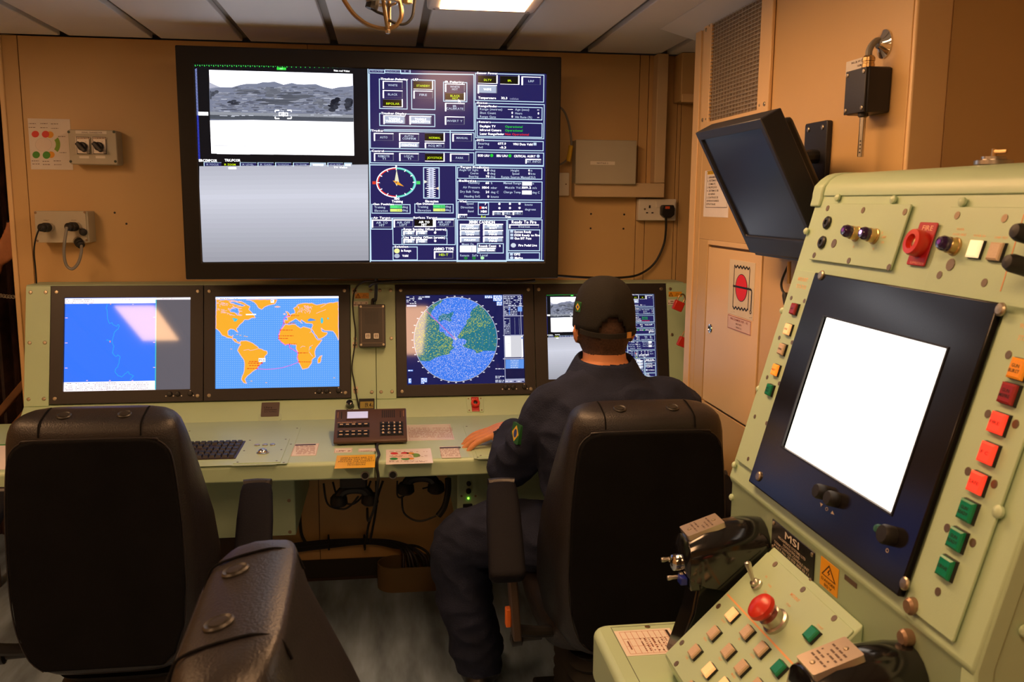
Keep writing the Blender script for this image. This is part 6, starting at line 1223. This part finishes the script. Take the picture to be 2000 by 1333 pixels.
# hand grips: arched glossy housing on a slanted column
def grip(name, y1):
    W = .10; yc = y1 - W / 2
    def ring(x, zb, zt, hw, n=10):
        r_ = [V((x, yc - hw, zb)), V((x, yc - hw * 1.02, zb + (zt - zb) * .55))]
        for k in range(n + 1): a = math.pi * k / n; r_.append(V((x, yc - hw * math.cos(a), zb + (zt - zb) * (.6 + .4 * math.sin(a)))))
        return r_ + [V((x, yc + hw * 1.02, zb + (zt - zb) * .55)), V((x, yc + hw, zb))]
    g_ = MB().loft([ring(.548, .825, .862, .04), ring(.553, .815, .887, .046), ring(.585, .80, .905, .050), ring(.635, .79, .915, .051), ring(.675, .78, .918, .052), ring(.7065, .775, .915, .053)]).build(name, BLACKG, wc, bev=.002, angle=50)
    g_['label'] = 'glossy black hand grip housing with toggles'
    MB().prism([(.535, yc - .03, SHZ + .0005), (.60, yc - .03, SHZ + .0005), (.66, yc - .034, .80), (.575, yc - .034, .815), (.565, yc - .032, .74)], (0, .064, 0)).build('grip_column', BLACKG, g_, bev=.006)
    pl = Plane((.556, yc + .03, .884), (0, -1, 0), (.08, 0, .028)); mb = MB(); pl.rbox(mb, .004, .0, .056, .075, 0.0, .0105, .003); np_ = mb.build('grip_plate', mat('etched_alloy', (.55, .46, .38), .3, .7), g_)
    for a, b_ in ((.03, .012), (.03, .062)): inst(SCREW, 'screw', np_, pl.P(a, b_, .0105), pl.n, .004)
    c = Canvas(pl, (.004, 0, .056, .075), [(0, 0), (52, 0), (52, 75), (0, 75)], .0105)
    for k in range(5): lines(c, 6, 46, 22 + k * 8, 3, (90, 70, 60), rn, 1, .8)
    c.build('print', PRINT, np_)
    for dy, dz, m in ((.028, -.008, STEEL), (-.012, -.028, STEEL)):
        p = V((.550, yc + dy, .838 + dz)); MB().lathe(p, (-1, 0, -.1), [(.008, 0), (.008, .006), (.004, .008), (.0038, .020), (.005, .026), (.0045, .03), (0, .031)], 12).build('toggle', m, g_)
    MB().lathe(V((.551, yc + .008, .83)), (-1, -.2, 0), [(.015, 0), (.016, .006), (.015, .016), (.008, .02), (0, .02)], 18).build('trim_knob', CHROME, g_)
    MB().box((.539, yc - .034, .80), (.553, yc - .012, .815)).build('toggle_guard', mat('blue_guard', (.01, .02, .25), .3), g_, bev=.002)
    MB().prism([(.558, yc - .04, .79), (.555, yc + .04, .79), (.549, yc + .04, .84), (.549, yc - .04, .84)], (.02, 0, 0)).build('front_panel', BLACKG, g_, bev=.003)
    return g_
grip('hand_grip', 1.618); grip('hand_grip', 1.115)
# small metal lamp base on top of the console
tl = thing('top_fitting', 'small metal clamp fitting on top of the weapon console', 'fitting', (.93, 1.18, k3.z + .0435)); p = V((.93, 1.18, k3.z + .0435))
p = onX(1938, 342, .93); p.z = k3.z + .0435
tl.location = p; ORG[tl.name] = p
MB().lathe(p, (0, 0, 1), [(.028, 0), (.028, .006), (.018, .008), (.018, .012), (0, .012)], 16).build('foot', STEEL, tl); MB().lathe(p + V((0, 0, .012)), (0, 0, 1), [(.004, 0), (.004, .012), (0, .013)], 10).build('stem', BRASS, tl); MB().tube([p + V((0, 0, .02)), p + V((0, -.03, .019))], .003, 8, 1).build('lever', BRASS, tl)

# ================================================================ operator chairs (built at the origin facing +Y, rear face on y = 0)
def sq_ring(z, wr_, wf_, d, y0, n=28, e=.5):
    r_ = []
    for k in range(n):
        a = 2 * math.pi * k / n; cx, sy = math.cos(a), math.sin(a)
        x = math.copysign(abs(cx) ** e, cx); y = (math.copysign(abs(sy) ** e, sy) + 1) / 2
        r_.append(V((x * (wr_ + (wf_ - wr_) * y), y0 + y * d, z)))
    return r_
def make_chair(label):
    t = thing('operator_chair', label, 'chair', (0, 0, 0), 'high-backed operator chairs')
    S = [(.37, .14, .15, .10, .03), (.385, .165, .20, .18, .012), (.43, .19, .240, .235, .004), (.52, .205, .262, .26, 0), (.62, .208, .262, .25, 0), (.72, .207, .252, .225, 0), (.82, .203, .232, .185, 0), (.90, .200, .214, .15, 0), (.950, .196, .202, .128, 0), (.975, .192, .193, .120, .002), (.992, .186, .186, .110, .008), (1.001, .178, .178, .098, .018), (1.008, .168, .168, .078, .036), (1.014, .150, .150, .052, .060), (1.018, .12, .12, .028, .080)]
    MB().loft([sq_ring(*s_) for s_ in S]).build('backrest', LEATHER, t, angle=60)
    hw = [(.40, .135), (.43, .165), (.50, .188), (.60, .196), (.75, .194), (.86, .186), (.92, .178), (.942, .168), (.957, .15), (.964, .12)]
    ol = [(x, z) for z, x in hw] + [(-x, z) for z, x in hw[::-1]]
    MB().prism([(x, .004, z) for x, z in ol], (0, -.012, 0)).build('rear_panel', FABRIC, t, bev=.006, seg=3)
    MB().tube([(x * 1.01, -.002, z) for x, z in ol], .0022, 6, 3).build('piping', LEATHER, t)
    for s_ in (-1, 1):
        MB().tube([(s_ * .112, .001, .970), (s_ * .112, .008, .993), (s_ * .112, .018, 1.002), (s_ * .112, .037, 1.009), (s_ * .112, .061, 1.015), (s_ * .112, .085, 1.0185), (s_ * .112, .108, 1.012), (s_ * .112, .119, .99)], .0018, 6, 4).build('seam', FABRIC, t)
        q = V((s_ * .067, .044, 1.0110)); ax = V((0, -.25, .97))
        MB().lathe(q, ax, [(.0165, -.004), (.0165, .001), (.0145, .003), (.0115, .0012), (.0102, .0012), (.0095, .003), (0, .0034)], 24).build('headrest_button', mat('dark_rubber_button', (.02, .018, .016), .4), t)
        # arm rest, sloping up to the front
        a = V((s_ * .348, .0, .600)); b = V((s_ * .328, .285, .752)); f = (b - a).normalized(); sd = V((1, 0, 0)); up = sd.cross(f).normalized()
        if up.z < 0: up = -up
        L = (b - a).length; rings = []
        for k, (u_, w_, h_) in enumerate(((0, .030, .010), (.015, .040, .016), (.05, .046, .018), (.6, .046, .018), (.9, .042, .018), (.97, .038, .015), (1.0, .030, .009))):
            c_ = a + f * L * u_; rings.append([c_ + sd * (w_ * math.copysign(abs(math.cos(q_)) ** .45, math.cos(q_))) + up * (h_ * math.copysign(abs(math.sin(q_)) ** .6, math.sin(q_))) for q_ in [2 * math.pi * i / 20 for i in range(20)]])
        ar_ = MB().loft(rings).build('armrest', mat('armrest_vinyl', (.006, .006, .009), .7, bump=.3, bscale=300, spec=.12), t, angle=60)
        MB().tube([b + V((0, .004, .0)) - sd * .036, b + V((0, .008, .001)), b + V((0, .004, .0)) + sd * .036], .014, 10, 4).build('armrest_cap', LEATHER, ar_)
        MB().prism([(s_ * .30, .07, .40), (s_ * .30, .12, .40), (s_ * .315, .17, .66), (s_ * .315, .10, .635)], (s_ * .022, 0, 0)).build('arm_post', mat('brown_black_post', (.06, .04, .03), .4), t, bev=.004)
        MB().tube([(s_ * .31, .095, .42), (s_ * .25, .12, .40), (s_ * .16, .15, .385)], .016, 10, 4).build('arm_bracket', BLACK, t)
    SS = [(.345, .20, .21, .44, .10), (.355, .225, .24, .47, .085), (.40, .232, .25, .50, .075), (.435, .225, .245, .49, .08), (.445, .20, .22, .45, .10)]
    MB().loft([sq_ring(*s_, e=.4) for s_ in SS]).build('seat', LEATHER, t, angle=60)
    mb = MB(); rg = []
    for k in range(13): z = .10 + k * .0185; g_ = .018 if k % 2 else 0; rg.append(sq_ring(z, .16 - g_, .16 - g_, .34 - 2 * g_, .10 + g_, e=.35))
    mb.loft(rg).build('bellows', RUBBER, t)
    MB().box((-.20, .06, .0), (.20, .50, .06)).build('floor_plate', BLACK, t, bev=.008)
    MB().loft([sq_ring(.06, .17, .17, .36, .09, e=.35), sq_ring(.10, .165, .165, .35, .095, e=.35)]).build('pedestal', BLACK, t)
    MB().box((-.338, .10, .425), (-.324, .125, .475)).build('release_tab', mat('orange_tab', (.75, .17, .02), .4), t, bev=.003)
    MB().lathe((-.235, .16, .37), (-1, 0, -.1), [(.012, 0), (.010, .05), (.02, .055), (.02, .08), (0, .085)], 14).build('adjuster_knob', BLACK, t)
    return t
ch1 = make_chair('black high-backed operator chair standing empty at the left of the console'); ch1.location = (-.682, 2.115, 0)
ch2 = copy_tree(ch1); ch2['label'] = 'black high-backed operator chair the seated man is using'; ch2.location = (.63, 2.05, 0)
ch3 = copy_tree(ch1); ch3['label'] = 'nearest black operator chair, blurred, turned side-on to face the weapon console'; ch3.location = (-.232, 1.005, 0); ch3.rotation_euler.z = R(-88); ch3.scale = (1.05, 1.05, 1.05)

for o in ch2.children:          # the arm on the casing side is set in a little
    if o.name.split('.')[0] in ('armrest', 'arm_post', 'arm_bracket') and sum(v.co.x for v in o.data.vertices) > 0: o.location.x -= .05

for o in list(ch3.children):    # its far arm is folded away out of sight
    if o.name.split('.')[0] in ('armrest', 'arm_post', 'arm_bracket') and sum(v.co.x for v in o.data.vertices) < 0:
        for q in list(o.children): bpy.data.objects.remove(q)
        bpy.data.objects.remove(o)

# ================================================================ people
def limb(mb, pr, n=16):
    P = [V(p) for p, r_ in pr]; Rr = [r_ for p, r_ in pr]
    pts = []; rad = []
    for i in range(len(P) - 1):
        for k in range(5):
            t = k / 5; p0, p1, p2, p3 = P[max(i - 1, 0)], P[i], P[i + 1], P[min(i + 2, len(P) - 1)]
            pts.append(.5 * ((2 * p1) + (p2 - p0) * t + (2 * p0 - 5 * p1 + 4 * p2 - p3) * t * t + (3 * p1 - p0 - 3 * p2 + p3) * t ** 3)); rad.append(Rr[i] + (Rr[i + 1] - Rr[i]) * t)
    pts.append(P[-1]); rad.append(Rr[-1])
    d0 = (pts[0] - pts[1]).normalized(); d1 = (pts[-1] - pts[-2]).normalized()
    for c_, e in ((.5, .866), (.85, .5)): pts.insert(0, P[0] + d0 * Rr[0] * c_); rad.insert(0, Rr[0] * e)
    for c_, e in ((.5, .866), (.85, .5)): pts.append(P[-1] + d1 * Rr[-1] * c_); rad.append(Rr[-1] * e)
    rings = []; up = None
    for i, p in enumerate(pts):
        t = (pts[min(i + 1, len(pts) - 1)] - pts[max(i - 1, 0)]).normalized()
        if up is None: up = t.orthogonal().normalized()
        up = (up - t * up.dot(t)).normalized(); b = t.cross(up)
        rings.append([p + (up * math.cos(a) + b * math.sin(a)) * rad[i] for a in [2 * math.pi * k / n for k in range(n)]])
    return mb.loft(rings)
def ell_stack(mb, secs, n=28, e=1.0):
    return mb.loft([[V((x + rx * math.copysign(abs(math.cos(a)) ** e, math.cos(a)), y + ry * math.copysign(abs(math.sin(a)) ** e, math.sin(a)), z)) for a in [2 * math.pi * k / n for k in range(n)]] for x, y, z, rx, ry in secs])
def ellipsoid(mb, c_, r_, n=20, m=12):
    return mb.loft([[V((c_[0] + r_[0] * math.sin(R(180 * j / m)) * math.cos(a), c_[1] + r_[1] * math.sin(R(180 * j / m)) * math.sin(a), c_[2] - r_[2] * math.cos(R(180 * j / m)))) for a in [2 * math.pi * k / n for k in range(n)]] for j in [.25] + list(range(1, m)) + [m - .25]])
def hand(mb, wrist, palm, out, across, nrm, sc=1.0, curl=.5, fan=0):
    """palm: centre; out: finger direction; across: thumb to little finger; nrm: back of hand"""
    out, across, nrm = V(out).normalized(), V(across).normalized(), V(nrm).normalized(); palm = V(palm)
    out0 = out
    for k in range(4):
        out = (Quaternion(nrm, R((k - 1.3) * fan)) @ out0)
        o_ = across * ((k - 1.5) * .0185 * sc); limb(mb, [(V(wrist) + o_ * .55, .015 * sc), (palm + o_, .0135 * sc), (palm + o_ + out * .036 * sc, .0105 * sc)], 10)
        L = (.040, .045, .042, .033)[k] * sc; b0 = palm + o_ + out * .04 * sc; d1 = (out - nrm * .15 * curl).normalized(); d2 = (out - nrm * .9 * curl).normalized(); d3 = (out - nrm * 1.5 * curl).normalized()
        p1 = b0 + d1 * L; p2 = p1 + d2 * L * .62; p3 = p2 + d3 * L * .42; limb(mb, [(b0, .0095 * sc), (p1, .0088 * sc), (p2, .0078 * sc), (p3, .0066 * sc)], 10)
    out = out0; tb = V(wrist) * .55 + palm * .45 - across * .030 * sc; limb(mb, [(V(wrist) - across * .012 * sc, .014 * sc), (tb, .0125 * sc), (tb + (out * .7 - across * .55) * .035 * sc, .0105 * sc), (tb + (out * 1.35 - across * .6 - nrm * .15) * .045 * sc, .0085 * sc)], 10)
def make_body(name, label, build, base, zone, voxel, wr=.006):
    mb = MB(); build(mb)
    me = bpy.data.meshes.new('tmp'); me.from_pydata([tuple(p) for p in mb.v], [], mb.f)
    b = bmesh.new(); b.from_mesh(me); bmesh.ops.recalc_face_normals(b, faces=b.faces); b.to_mesh(me); b.free()
    o = bpy.data.objects.new('tmp', me); col.objects.link(o)
    m_ = o.modifiers.new('r', 'REMESH'); m_.mode = 'VOXEL'; m_.voxel_size = voxel
    m_ = o.modifiers.new('s', 'SMOOTH'); m_.factor = .5; m_.iterations = 6
    bpy.context.view_layer.update(); ev = o.evaluated_get(bpy.context.evaluated_depsgraph_get()); nm = bpy.data.meshes.new_from_object(ev)
    bpy.data.objects.remove(o)
    nrm = [v.normal.copy() for v in nm.vertices]; org = V(base)
    for v, n_ in zip(nm.vertices, nrm):
        p = v.co
        if zone(p) == 0 and wr:
            q = V((p.x * 9, p.y * 9, p.z * 14)); f = noise.noise(q + V((3, 1, 7))); g_ = noise.noise(V((p.x * 26, p.y * 26, p.z * 34)))
            v.co = p + n_ * (wr * (1 - abs(f) * 2.6) + wr * .35 * g_)
    for v in nm.vertices: v.co = v.co - org
    nm.materials.clear()
    for m in (COVERALL, SKIN, HAIR, BLACK): nm.materials.append(m)
    for p in nm.polygons: p.material_index = zone(p.center + org)
    nm.shade_smooth(); nm.name = name
    ob = bpy.data.objects.new(name, nm); col.objects.link(ob); ob.location = base; ORG[ob.name] = org
    return tag(ob, label, 'person')
HC = V((.604, 2.445, 1.168))       # head centre of the seated man
def seated(mb):
    ell_stack(mb, [(.615, 2.40, .455, .10, .09), (.615, 2.395, .475, .165, .13), (.615, 2.385, .54, .185, .145), (.612, 2.375, .64, .178, .128), (.61, 2.37, .74, .188, .130), (.608, 2.372, .84, .205, .130), (.606, 2.378, .92, .205, .122), (.604, 2.386, .975, .185, .105), (.603, 2.397, 1.015, .140, .085), (.603, 2.408, 1.045, .092, .070), (.603, 2.42, 1.07, .062, .060), (.603, 2.428, 1.10, .058, .060), (.603, 2.435, 1.13, .056, .060)], e=.85)
    ellipsoid(mb, HC, (.0755, .096, .115)); ellipsoid(mb, HC + V((0, .018, -.055)), (.058, .072, .062)); ellipsoid(mb, HC + V((0, .10, -.012)), (.013, .018, .022)); ellipsoid(mb, HC + V((0, .088, -.05)), (.022, .012, .008))
    for s_ in (-1, 1): ellipsoid(mb, HC + V((s_ * .078, -.004, -.018)), (.010, .017, .030), 10, 8); limb(mb, [(HC + V((s_ * .084, -.016, .006)), .005), (HC + V((s_ * .087, -.014, -.015)), .006), (HC + V((s_ * .080, -.004, -.042)), .005)], 8)
    limb(mb, [((.48, 2.385, .955), .070), ((.432, 2.39, .925), .070), ((.392, 2.44, .83), .063), ((.350, 2.515, .745), .057), ((.352, 2.57, .752), .054), ((.380, 2.68, .785), .049), ((.394, 2.728, .788), .044)])
    limb(mb, [((.404, 2.72, .786), .032), ((.402, 2.755, .787), .030)])
    hand(mb, (.408, 2.762, .788), (.368, 2.782, .790), (-1, .10, -.30), (-.10, -1, 0), (-.2, 0, 1), 1.25, .42, 7)
    limb(mb, [((.74, 2.385, .965), .072), ((.802, 2.39, .935), .074), ((.85, 2.44, .84), .066), ((.87, 2.53, .79), .060), ((.83, 2.62, .79), .052), ((.775, 2.70, .79), .042)])
    hand(mb, (.755, 2.73, .782), (.73, 2.765, .768), (-.5, .85, -.1), (.85, .5, 0), (0, 0, 1), 1.0, .35)
    limb(mb, [((.56, 2.40, .535), .10), ((.47, 2.45, .545), .100), ((.33, 2.545, .53), .096), ((.228, 2.612, .485), .090), ((.212, 2.62, .40), .086), ((.232, 2.61, .27), .082), ((.262, 2.60, .14), .080), ((.272, 2.60, .085), .072)])
    limb(mb, [((.67, 2.40, .535), .10), ((.72, 2.50, .545), .098), ((.80, 2.66, .53), .090), ((.825, 2.745, .48), .082), ((.82, 2.75, .38), .078), ((.81, 2.73, .24), .074), ((.805, 2.72, .10), .070)])
    for x, y, dx in ((.268, 2.60, .06), (.808, 2.72, .15)): limb(mb, [((x - dx * .12, y - .05, .045), .043), ((x, y + .03, .046), .042), ((x + dx * .5, y + .13, .038), .037), ((x + dx * .7, y + .18, .034), .032)])
def zs(p):
    if p.z < .078: return 3
    d = p - HC
    if p.z > 1.072 and (V((p.x, p.y, 0)) - V((.603, 2.43, 0))).length < .12:
        if d.z > -.072 and d.y < .045 - .02 * (d.z < -.03) and (abs(d.x) < .0785): return 2
        return 1
    if p.y > 2.74 and p.z > .70 and p.x < .45: return 1
    if p.y > 2.665 and p.z > .70 and p.x < .326: return 1
    if p.y > 2.712 and p.z > .70 and p.x > .5: return 1
    return 0
man = make_body('person', 'man in black cap and navy coverall seated from behind, left hand on the desk', seated, (.61, 2.4, 0), zs, .0055, .0085)
# collar, cap, arm badge, watch
CC = V((.603, 2.418, 0))
def cring(z, r_, sx=1.0, dy=0): return [V((CC.x + r_ * sx * math.cos(a), CC.y + dy + r_ * math.sin(a), z + .012 * math.sin(a))) for a in [2 * math.pi * k / 32 for k in range(32)]]
MB().loft([cring(1.016, .112, 1.1, -.01), cring(1.045, .098, 1.06), cring(1.084, .082, 1.02), cring(1.088, .075), cring(1.06, .066), cring(1.03, .064)], cap=False).build('collar', COVERALL, man, sub=1)
MB().tube([CC + V((-.108, -.03, 1.028)), CC + V((-.085, -.07, 1.022)), CC + V((-.04, -.098, 1.016)), CC + V((.02, -.104, 1.014)), CC + V((.07, -.082, 1.02)), CC + V((.105, -.04, 1.03))], .0035, 8, 5).build('collar_edge', COVERALL, man)
# cap: dome with an arched opening and strap at the back
nT, nP = 72, 22
def cap_pt(th, k, off=0):
    # th: angle from back (-Y); k 0 top .. 1 rim
    rim = -.010 - .012 * math.cos(th) + .004 * math.cos(2 * th)
    top = .126; ph = k * math.pi / 2
    r_ = (math.sin(ph) ** .72); z = rim + (top - rim) * (math.cos(ph) ** .78)
    rx, ry = .0845 + off, .104 + off
    w_ = 1 + .018 * math.sin(5 * th + 1) * math.sin(ph * 2)
    return HC + V((-rx * r_ * math.sin(th) * w_, -ry * r_ * math.cos(th) * w_, z + .012 + off * .5))
vs_ = [cap_pt(0, 0)]; fs_ = []
for k in range(1, nP + 1):
    for j in range(nT): vs_.append(cap_pt(2 * math.pi * j / nT, k / nP))
idx = lambda k, j: 1 + (k - 1) * nT + j % nT
for j in range(nT): fs_.append((0, idx(1, j), idx(1, j + 1)))
for k in range(1, nP):
    for j in range(nT):
        th = 2 * math.pi * (j + .5) / nT; th = th - 2 * math.pi if th > math.pi else th
        if abs(th) < .44 and (k + .5) / nP > .86 + .12 * (abs(th) / .44) ** 2: continue
        fs_.append((idx(k, j), idx(k + 1, j), idx(k + 1, j + 1), idx(k, j + 1)))
cap = MB().add(vs_, fs_).build('cap', CAPM, man, angle=60); md = cap.modifiers.new('solid', 'SOLIDIFY'); md.thickness = .003; md.offset = 1
MB().lathe(HC + V((0, 0, .138)), (0, 0, 1), [(.007, 0), (.006, .003), (0, .004)], 14).build('cap_button', CAPM, cap)
st = [cap_pt(t_, 1, .003) + V((0, 0, -.002 - .007 * math.cos(t_ * 1.6))) for t_ in [R(-62 + 124 * k / 16) for k in range(17)]]
MB().loft([[p + V((0, 0, -.007)), p + V((0, 0, .006)), p + (p - HC).normalized() * .004 + V((0, 0, .006)), p + (p - HC).normalized() * .004 + V((0, 0, -.007))] for p in st]).build('cap_strap', CAPM, cap)
q = st[4] + (st[4] - HC).normalized() * .004; 
if q.x < HC.x: q = st[12] + (st[12] - HC).normalized() * .004
bn = V(((q - HC).x, (q - HC).y, 0)).normalized(); BP = Plane(q, V((0, 0, 1)).cross(bn), (0, 0, 1)); mb = MB(); BP.rbox(mb, -.008, -.009, .008, .008, 0, .0025, .001); mb.build('strap_buckle', BRASS, cap)
vis = []
for rr_, dz in ((1.0, 0), (1.35, -.012), (1.62, -.028)): vis.append([HC + V((.082 * math.sin(R(a)) * (1 if rr_ == 1 else .92), .101 * math.cos(R(a)) + (rr_ - 1) * .11 * math.cos(R(a)), .012 + dz - .01 * abs(math.sin(R(a))))) for a in range(-64, 65, 8)])
n_ = len(vis[0]); mb = MB(); mb.add([p for r_ in vis for p in r_], [(k * n_ + i, k * n_ + i + 1, (k + 1) * n_ + i + 1, (k + 1) * n_ + i) for k in range(2) for i in range(n_ - 1)]); o = mb.build('cap_visor', CAPM, cap); md = o.modifiers.new('solid', 'SOLIDIFY'); md.thickness = .003
e_ = cap_pt(R(72), .78, .003); q = cap_pt(R(72), .78, .0045)
if q.x > HC.x: q = cap_pt(R(-72), .78, .0045)
bn = (q - HC); bn = V((bn.x, bn.y, 0)).normalized(); CP = Plane(q, V((0, 0, 1)).cross(bn), (0, 0, 1)); mb = MB(); CP.rbox(mb, -.012, -.014, .012, .014, -.004, .001, .004); pb = mb.build('cap_badge', mat('green_badge', (.02, .12, .03), .6), cap)
c = Canvas(CP, (-.012, -.014, .012, .014), [(0, 0), (24, 0), (24, 28), (0, 28)], .001); c.poly([(12, 3), (22, 14), (12, 25), (2, 14)], (240, 200, 40), 1); c.ell(12, 14, 4, 4, (40, 60, 140), 2); c.build('emblem', PRINT, pb)
for s_ in (-1, 1): MB().lathe(HC + V((s_ * .028, .082, .0)), (0, 1, 0), [(.011, -.004), (.010, .004), (.006, .009), (0, .0105)], 14).build('eye', mat('eye_white', (.7, .66, .6), .2), man)
# flag on the left sleeve: green with yellow lozenge and blue disc
fq = onY(1016, 843, 2.36); fn = V((-.96, -.27, .05)).normalized(); FB = Plane(V((.350, 2.398, .876)), V((0, 0, 1)).cross(fn) + V((0, 0, .0)), V((.18, .0, 1)))
mb = MB(); FB.rbox(mb, -.026, -.028, .026, .028, -.010, .002, .003); fb_ = mb.build('sleeve_badge', mat('green_flag_cloth', (.01, .10, .02), .7), man); fb_['label'] = 'green flag badge with yellow lozenge and blue disc'
c = Canvas(FB, (-.026, -.028, .026, .028), [(0, 0), (68, 0), (68, 60), (0, 60)], .002); c.poly([(34, 5), (63, 30), (34, 55), (5, 30)], (225, 185, 40), 1); c.ell(34, 30, 13, 13, (40, 60, 130), 2); c.build('emblem', PRINT, fb_)
MB().torus(V((.400, 2.742, .786)), V((-.25, 1, 0)), .031, .0045, 22, 8).build('watch_strap', BRASS, man)

# ---- person at the doorway, only a hand in the picture
HD = onY(17, 492, 3.76)
def standing(mb):
    x, y = HD.x - .52, 3.80
    ell_stack(mb, [(x, y, .84, .12, .10), (x, y, .92, .165, .12), (x, y, 1.05, .155, .115), (x, y, 1.2, .18, .12), (x, y, 1.33, .20, .115), (x, y, 1.40, .15, .09), (x, y, 1.44, .065, .06), (x, y, 1.52, .055, .055)])
    ellipsoid(mb, (x, y, 1.62), (.076, .095, .115)); ellipsoid(mb, (x + .095, y, 1.61), (.016, .012, .018))
    for dy in (-.09, .09): limb(mb, [((x, y + dy, .88), .095), ((x + .02, y + dy, .5), .075), ((x, y + dy, .1), .06)]); limb(mb, [((x - .03, y + dy, .045), .042), ((x + .14, y + dy, .038), .036)])
    limb(mb, [((x, y - .17, 1.34), .07), ((x + .10, y - .21, 1.12), .058), ((x + .26, y - .14, 1.14), .05), ((HD.x - .07, 3.765, HD.z - .065), .040)])
    limb(mb, [((HD.x - .075, 3.765, HD.z - .06), .026), ((HD.x - .045, 3.762, HD.z - .035), .026)])
    hand(mb, (HD.x - .045, 3.762, HD.z - .035), (HD.x - .01, 3.76, HD.z + .0), (.45, -.1, .85), (.8, .35, -.4), (.5, -.85, -.2), 1.0, .55)
    limb(mb, [((x, y + .17, 1.34), .07), ((x - .02, y + .23, 1.05), .055), ((x + .08, y + .22, .86), .042)]); hand(mb, (x + .09, y + .22, .84), (x + .10, y + .22, .79), (.1, 0, -1), (1, 0, 0), (0, 1, 0))
def zh(p):
    if p.z < .075: return 3
    if p.z > 1.60 and p.x < HD.x - .5: return 2
    if p.z > 1.45 and p.x < HD.x - .3: return 1
    if (p - HD).length < .115 and p.x > HD.x - .072: return 1
    if p.z < .85 and p.x > HD.x - .46 and p.y > 3.95: return 1
    return 0
make_body('person', 'person in dark clothes at the left doorway, only a hand showing at the edge', standing, (HD.x - .52, 3.8, 0), zh, .0075, .004)
# ---- doorway details: dark curtain, chain, brown rail
mb = MB(); x0 = -1.95; pts = [V((x0 + .011 * k, 4.15 + .03 * math.sin(k * .75) + .012 * math.sin(k * 1.9), 0)) for k in range(0, 64)]
mb.loft([[p, p + V((0, .004, 0)), p + V((0, .004, 1.98)), p + V((0, 0, 1.98))] for p in pts]); tag(mb.build('door_curtain', mat('dark_brown_curtain', (.045, .022, .016), .5, var=.5, scale=20, bump=.4, bscale=40)), 'dark brown curtain hanging in the passage beyond the left doorway', 'curtain')
cq = [onY(-12, 572, 3.62), onY(0, 577, 3.62), onY(12, 579, 3.62), onY(24, 580, 3.6), onY(38, 581, 3.52)]; cq = smooth_path(cq, 4)
cn = thing('door_chain', 'thin steel chain across the left doorway', 'chain', cq[0])
for i, (a, b) in enumerate(zip(cq, cq[1:])): MB().torus((a + b) / 2, V((0, .3, 1)) if i % 2 else V((0, 1, .2)), .0065, .0017, 12, 6).build('chain_link', STEEL, cn)
r0, r1 = onY(-40, 850, 3.55), onY(52, 742, 3.55)
hr = thing('brown_rail', 'brown sloping wooden rail in the left doorway behind the console end', 'rail', r0)
MB().prism([r0 + V((0, 0, -.02)), r1 + V((0, 0, -.02)), r1 + V((0, 0, .02)), r0 + V((0, 0, .02))], (0, .04, 0)).build('rail_board', mat('brown_varnish', (.16, .075, .03), .35, var=.3, scale=12), hr, bev=.004)
MB().prism([r0 + V((0, .01, -.12)), r1 + V((0, .01, -.12)), r1 + V((0, .01, -.09)), r0 + V((0, .01, -.09))], (0, .03, 0)).build('lower_board', MATS['brown_varnish'], hr, bev=.004)
MB().box((r0.x - .02, 3.56, 0), (r0.x + .02, 3.585, r0.z)).build('post', MATS['brown_varnish'], hr)
# laminated sheet with green edging on the left end of the desk
pg_ = thing('desk_sheet', 'pinkish sheet with green edging on the far left end of the desk', 'sheet', (-1.15, 2.85, DZ)); mb = MB(); q0 = DP.hit(-60, 905); q1 = DP.hit(16, 885)
mb = MB(); DP.box(mb, -1.36, .03, -1.10, .30, .0003, .0013); mb.build('sheet', PAPER, pg_); mb = MB(); DP.box(mb, -1.36, .30, -1.10, .312, .0003, .0016); mb.build('edging', mat('green_tape', (.03, .30, .06), .4), pg_)
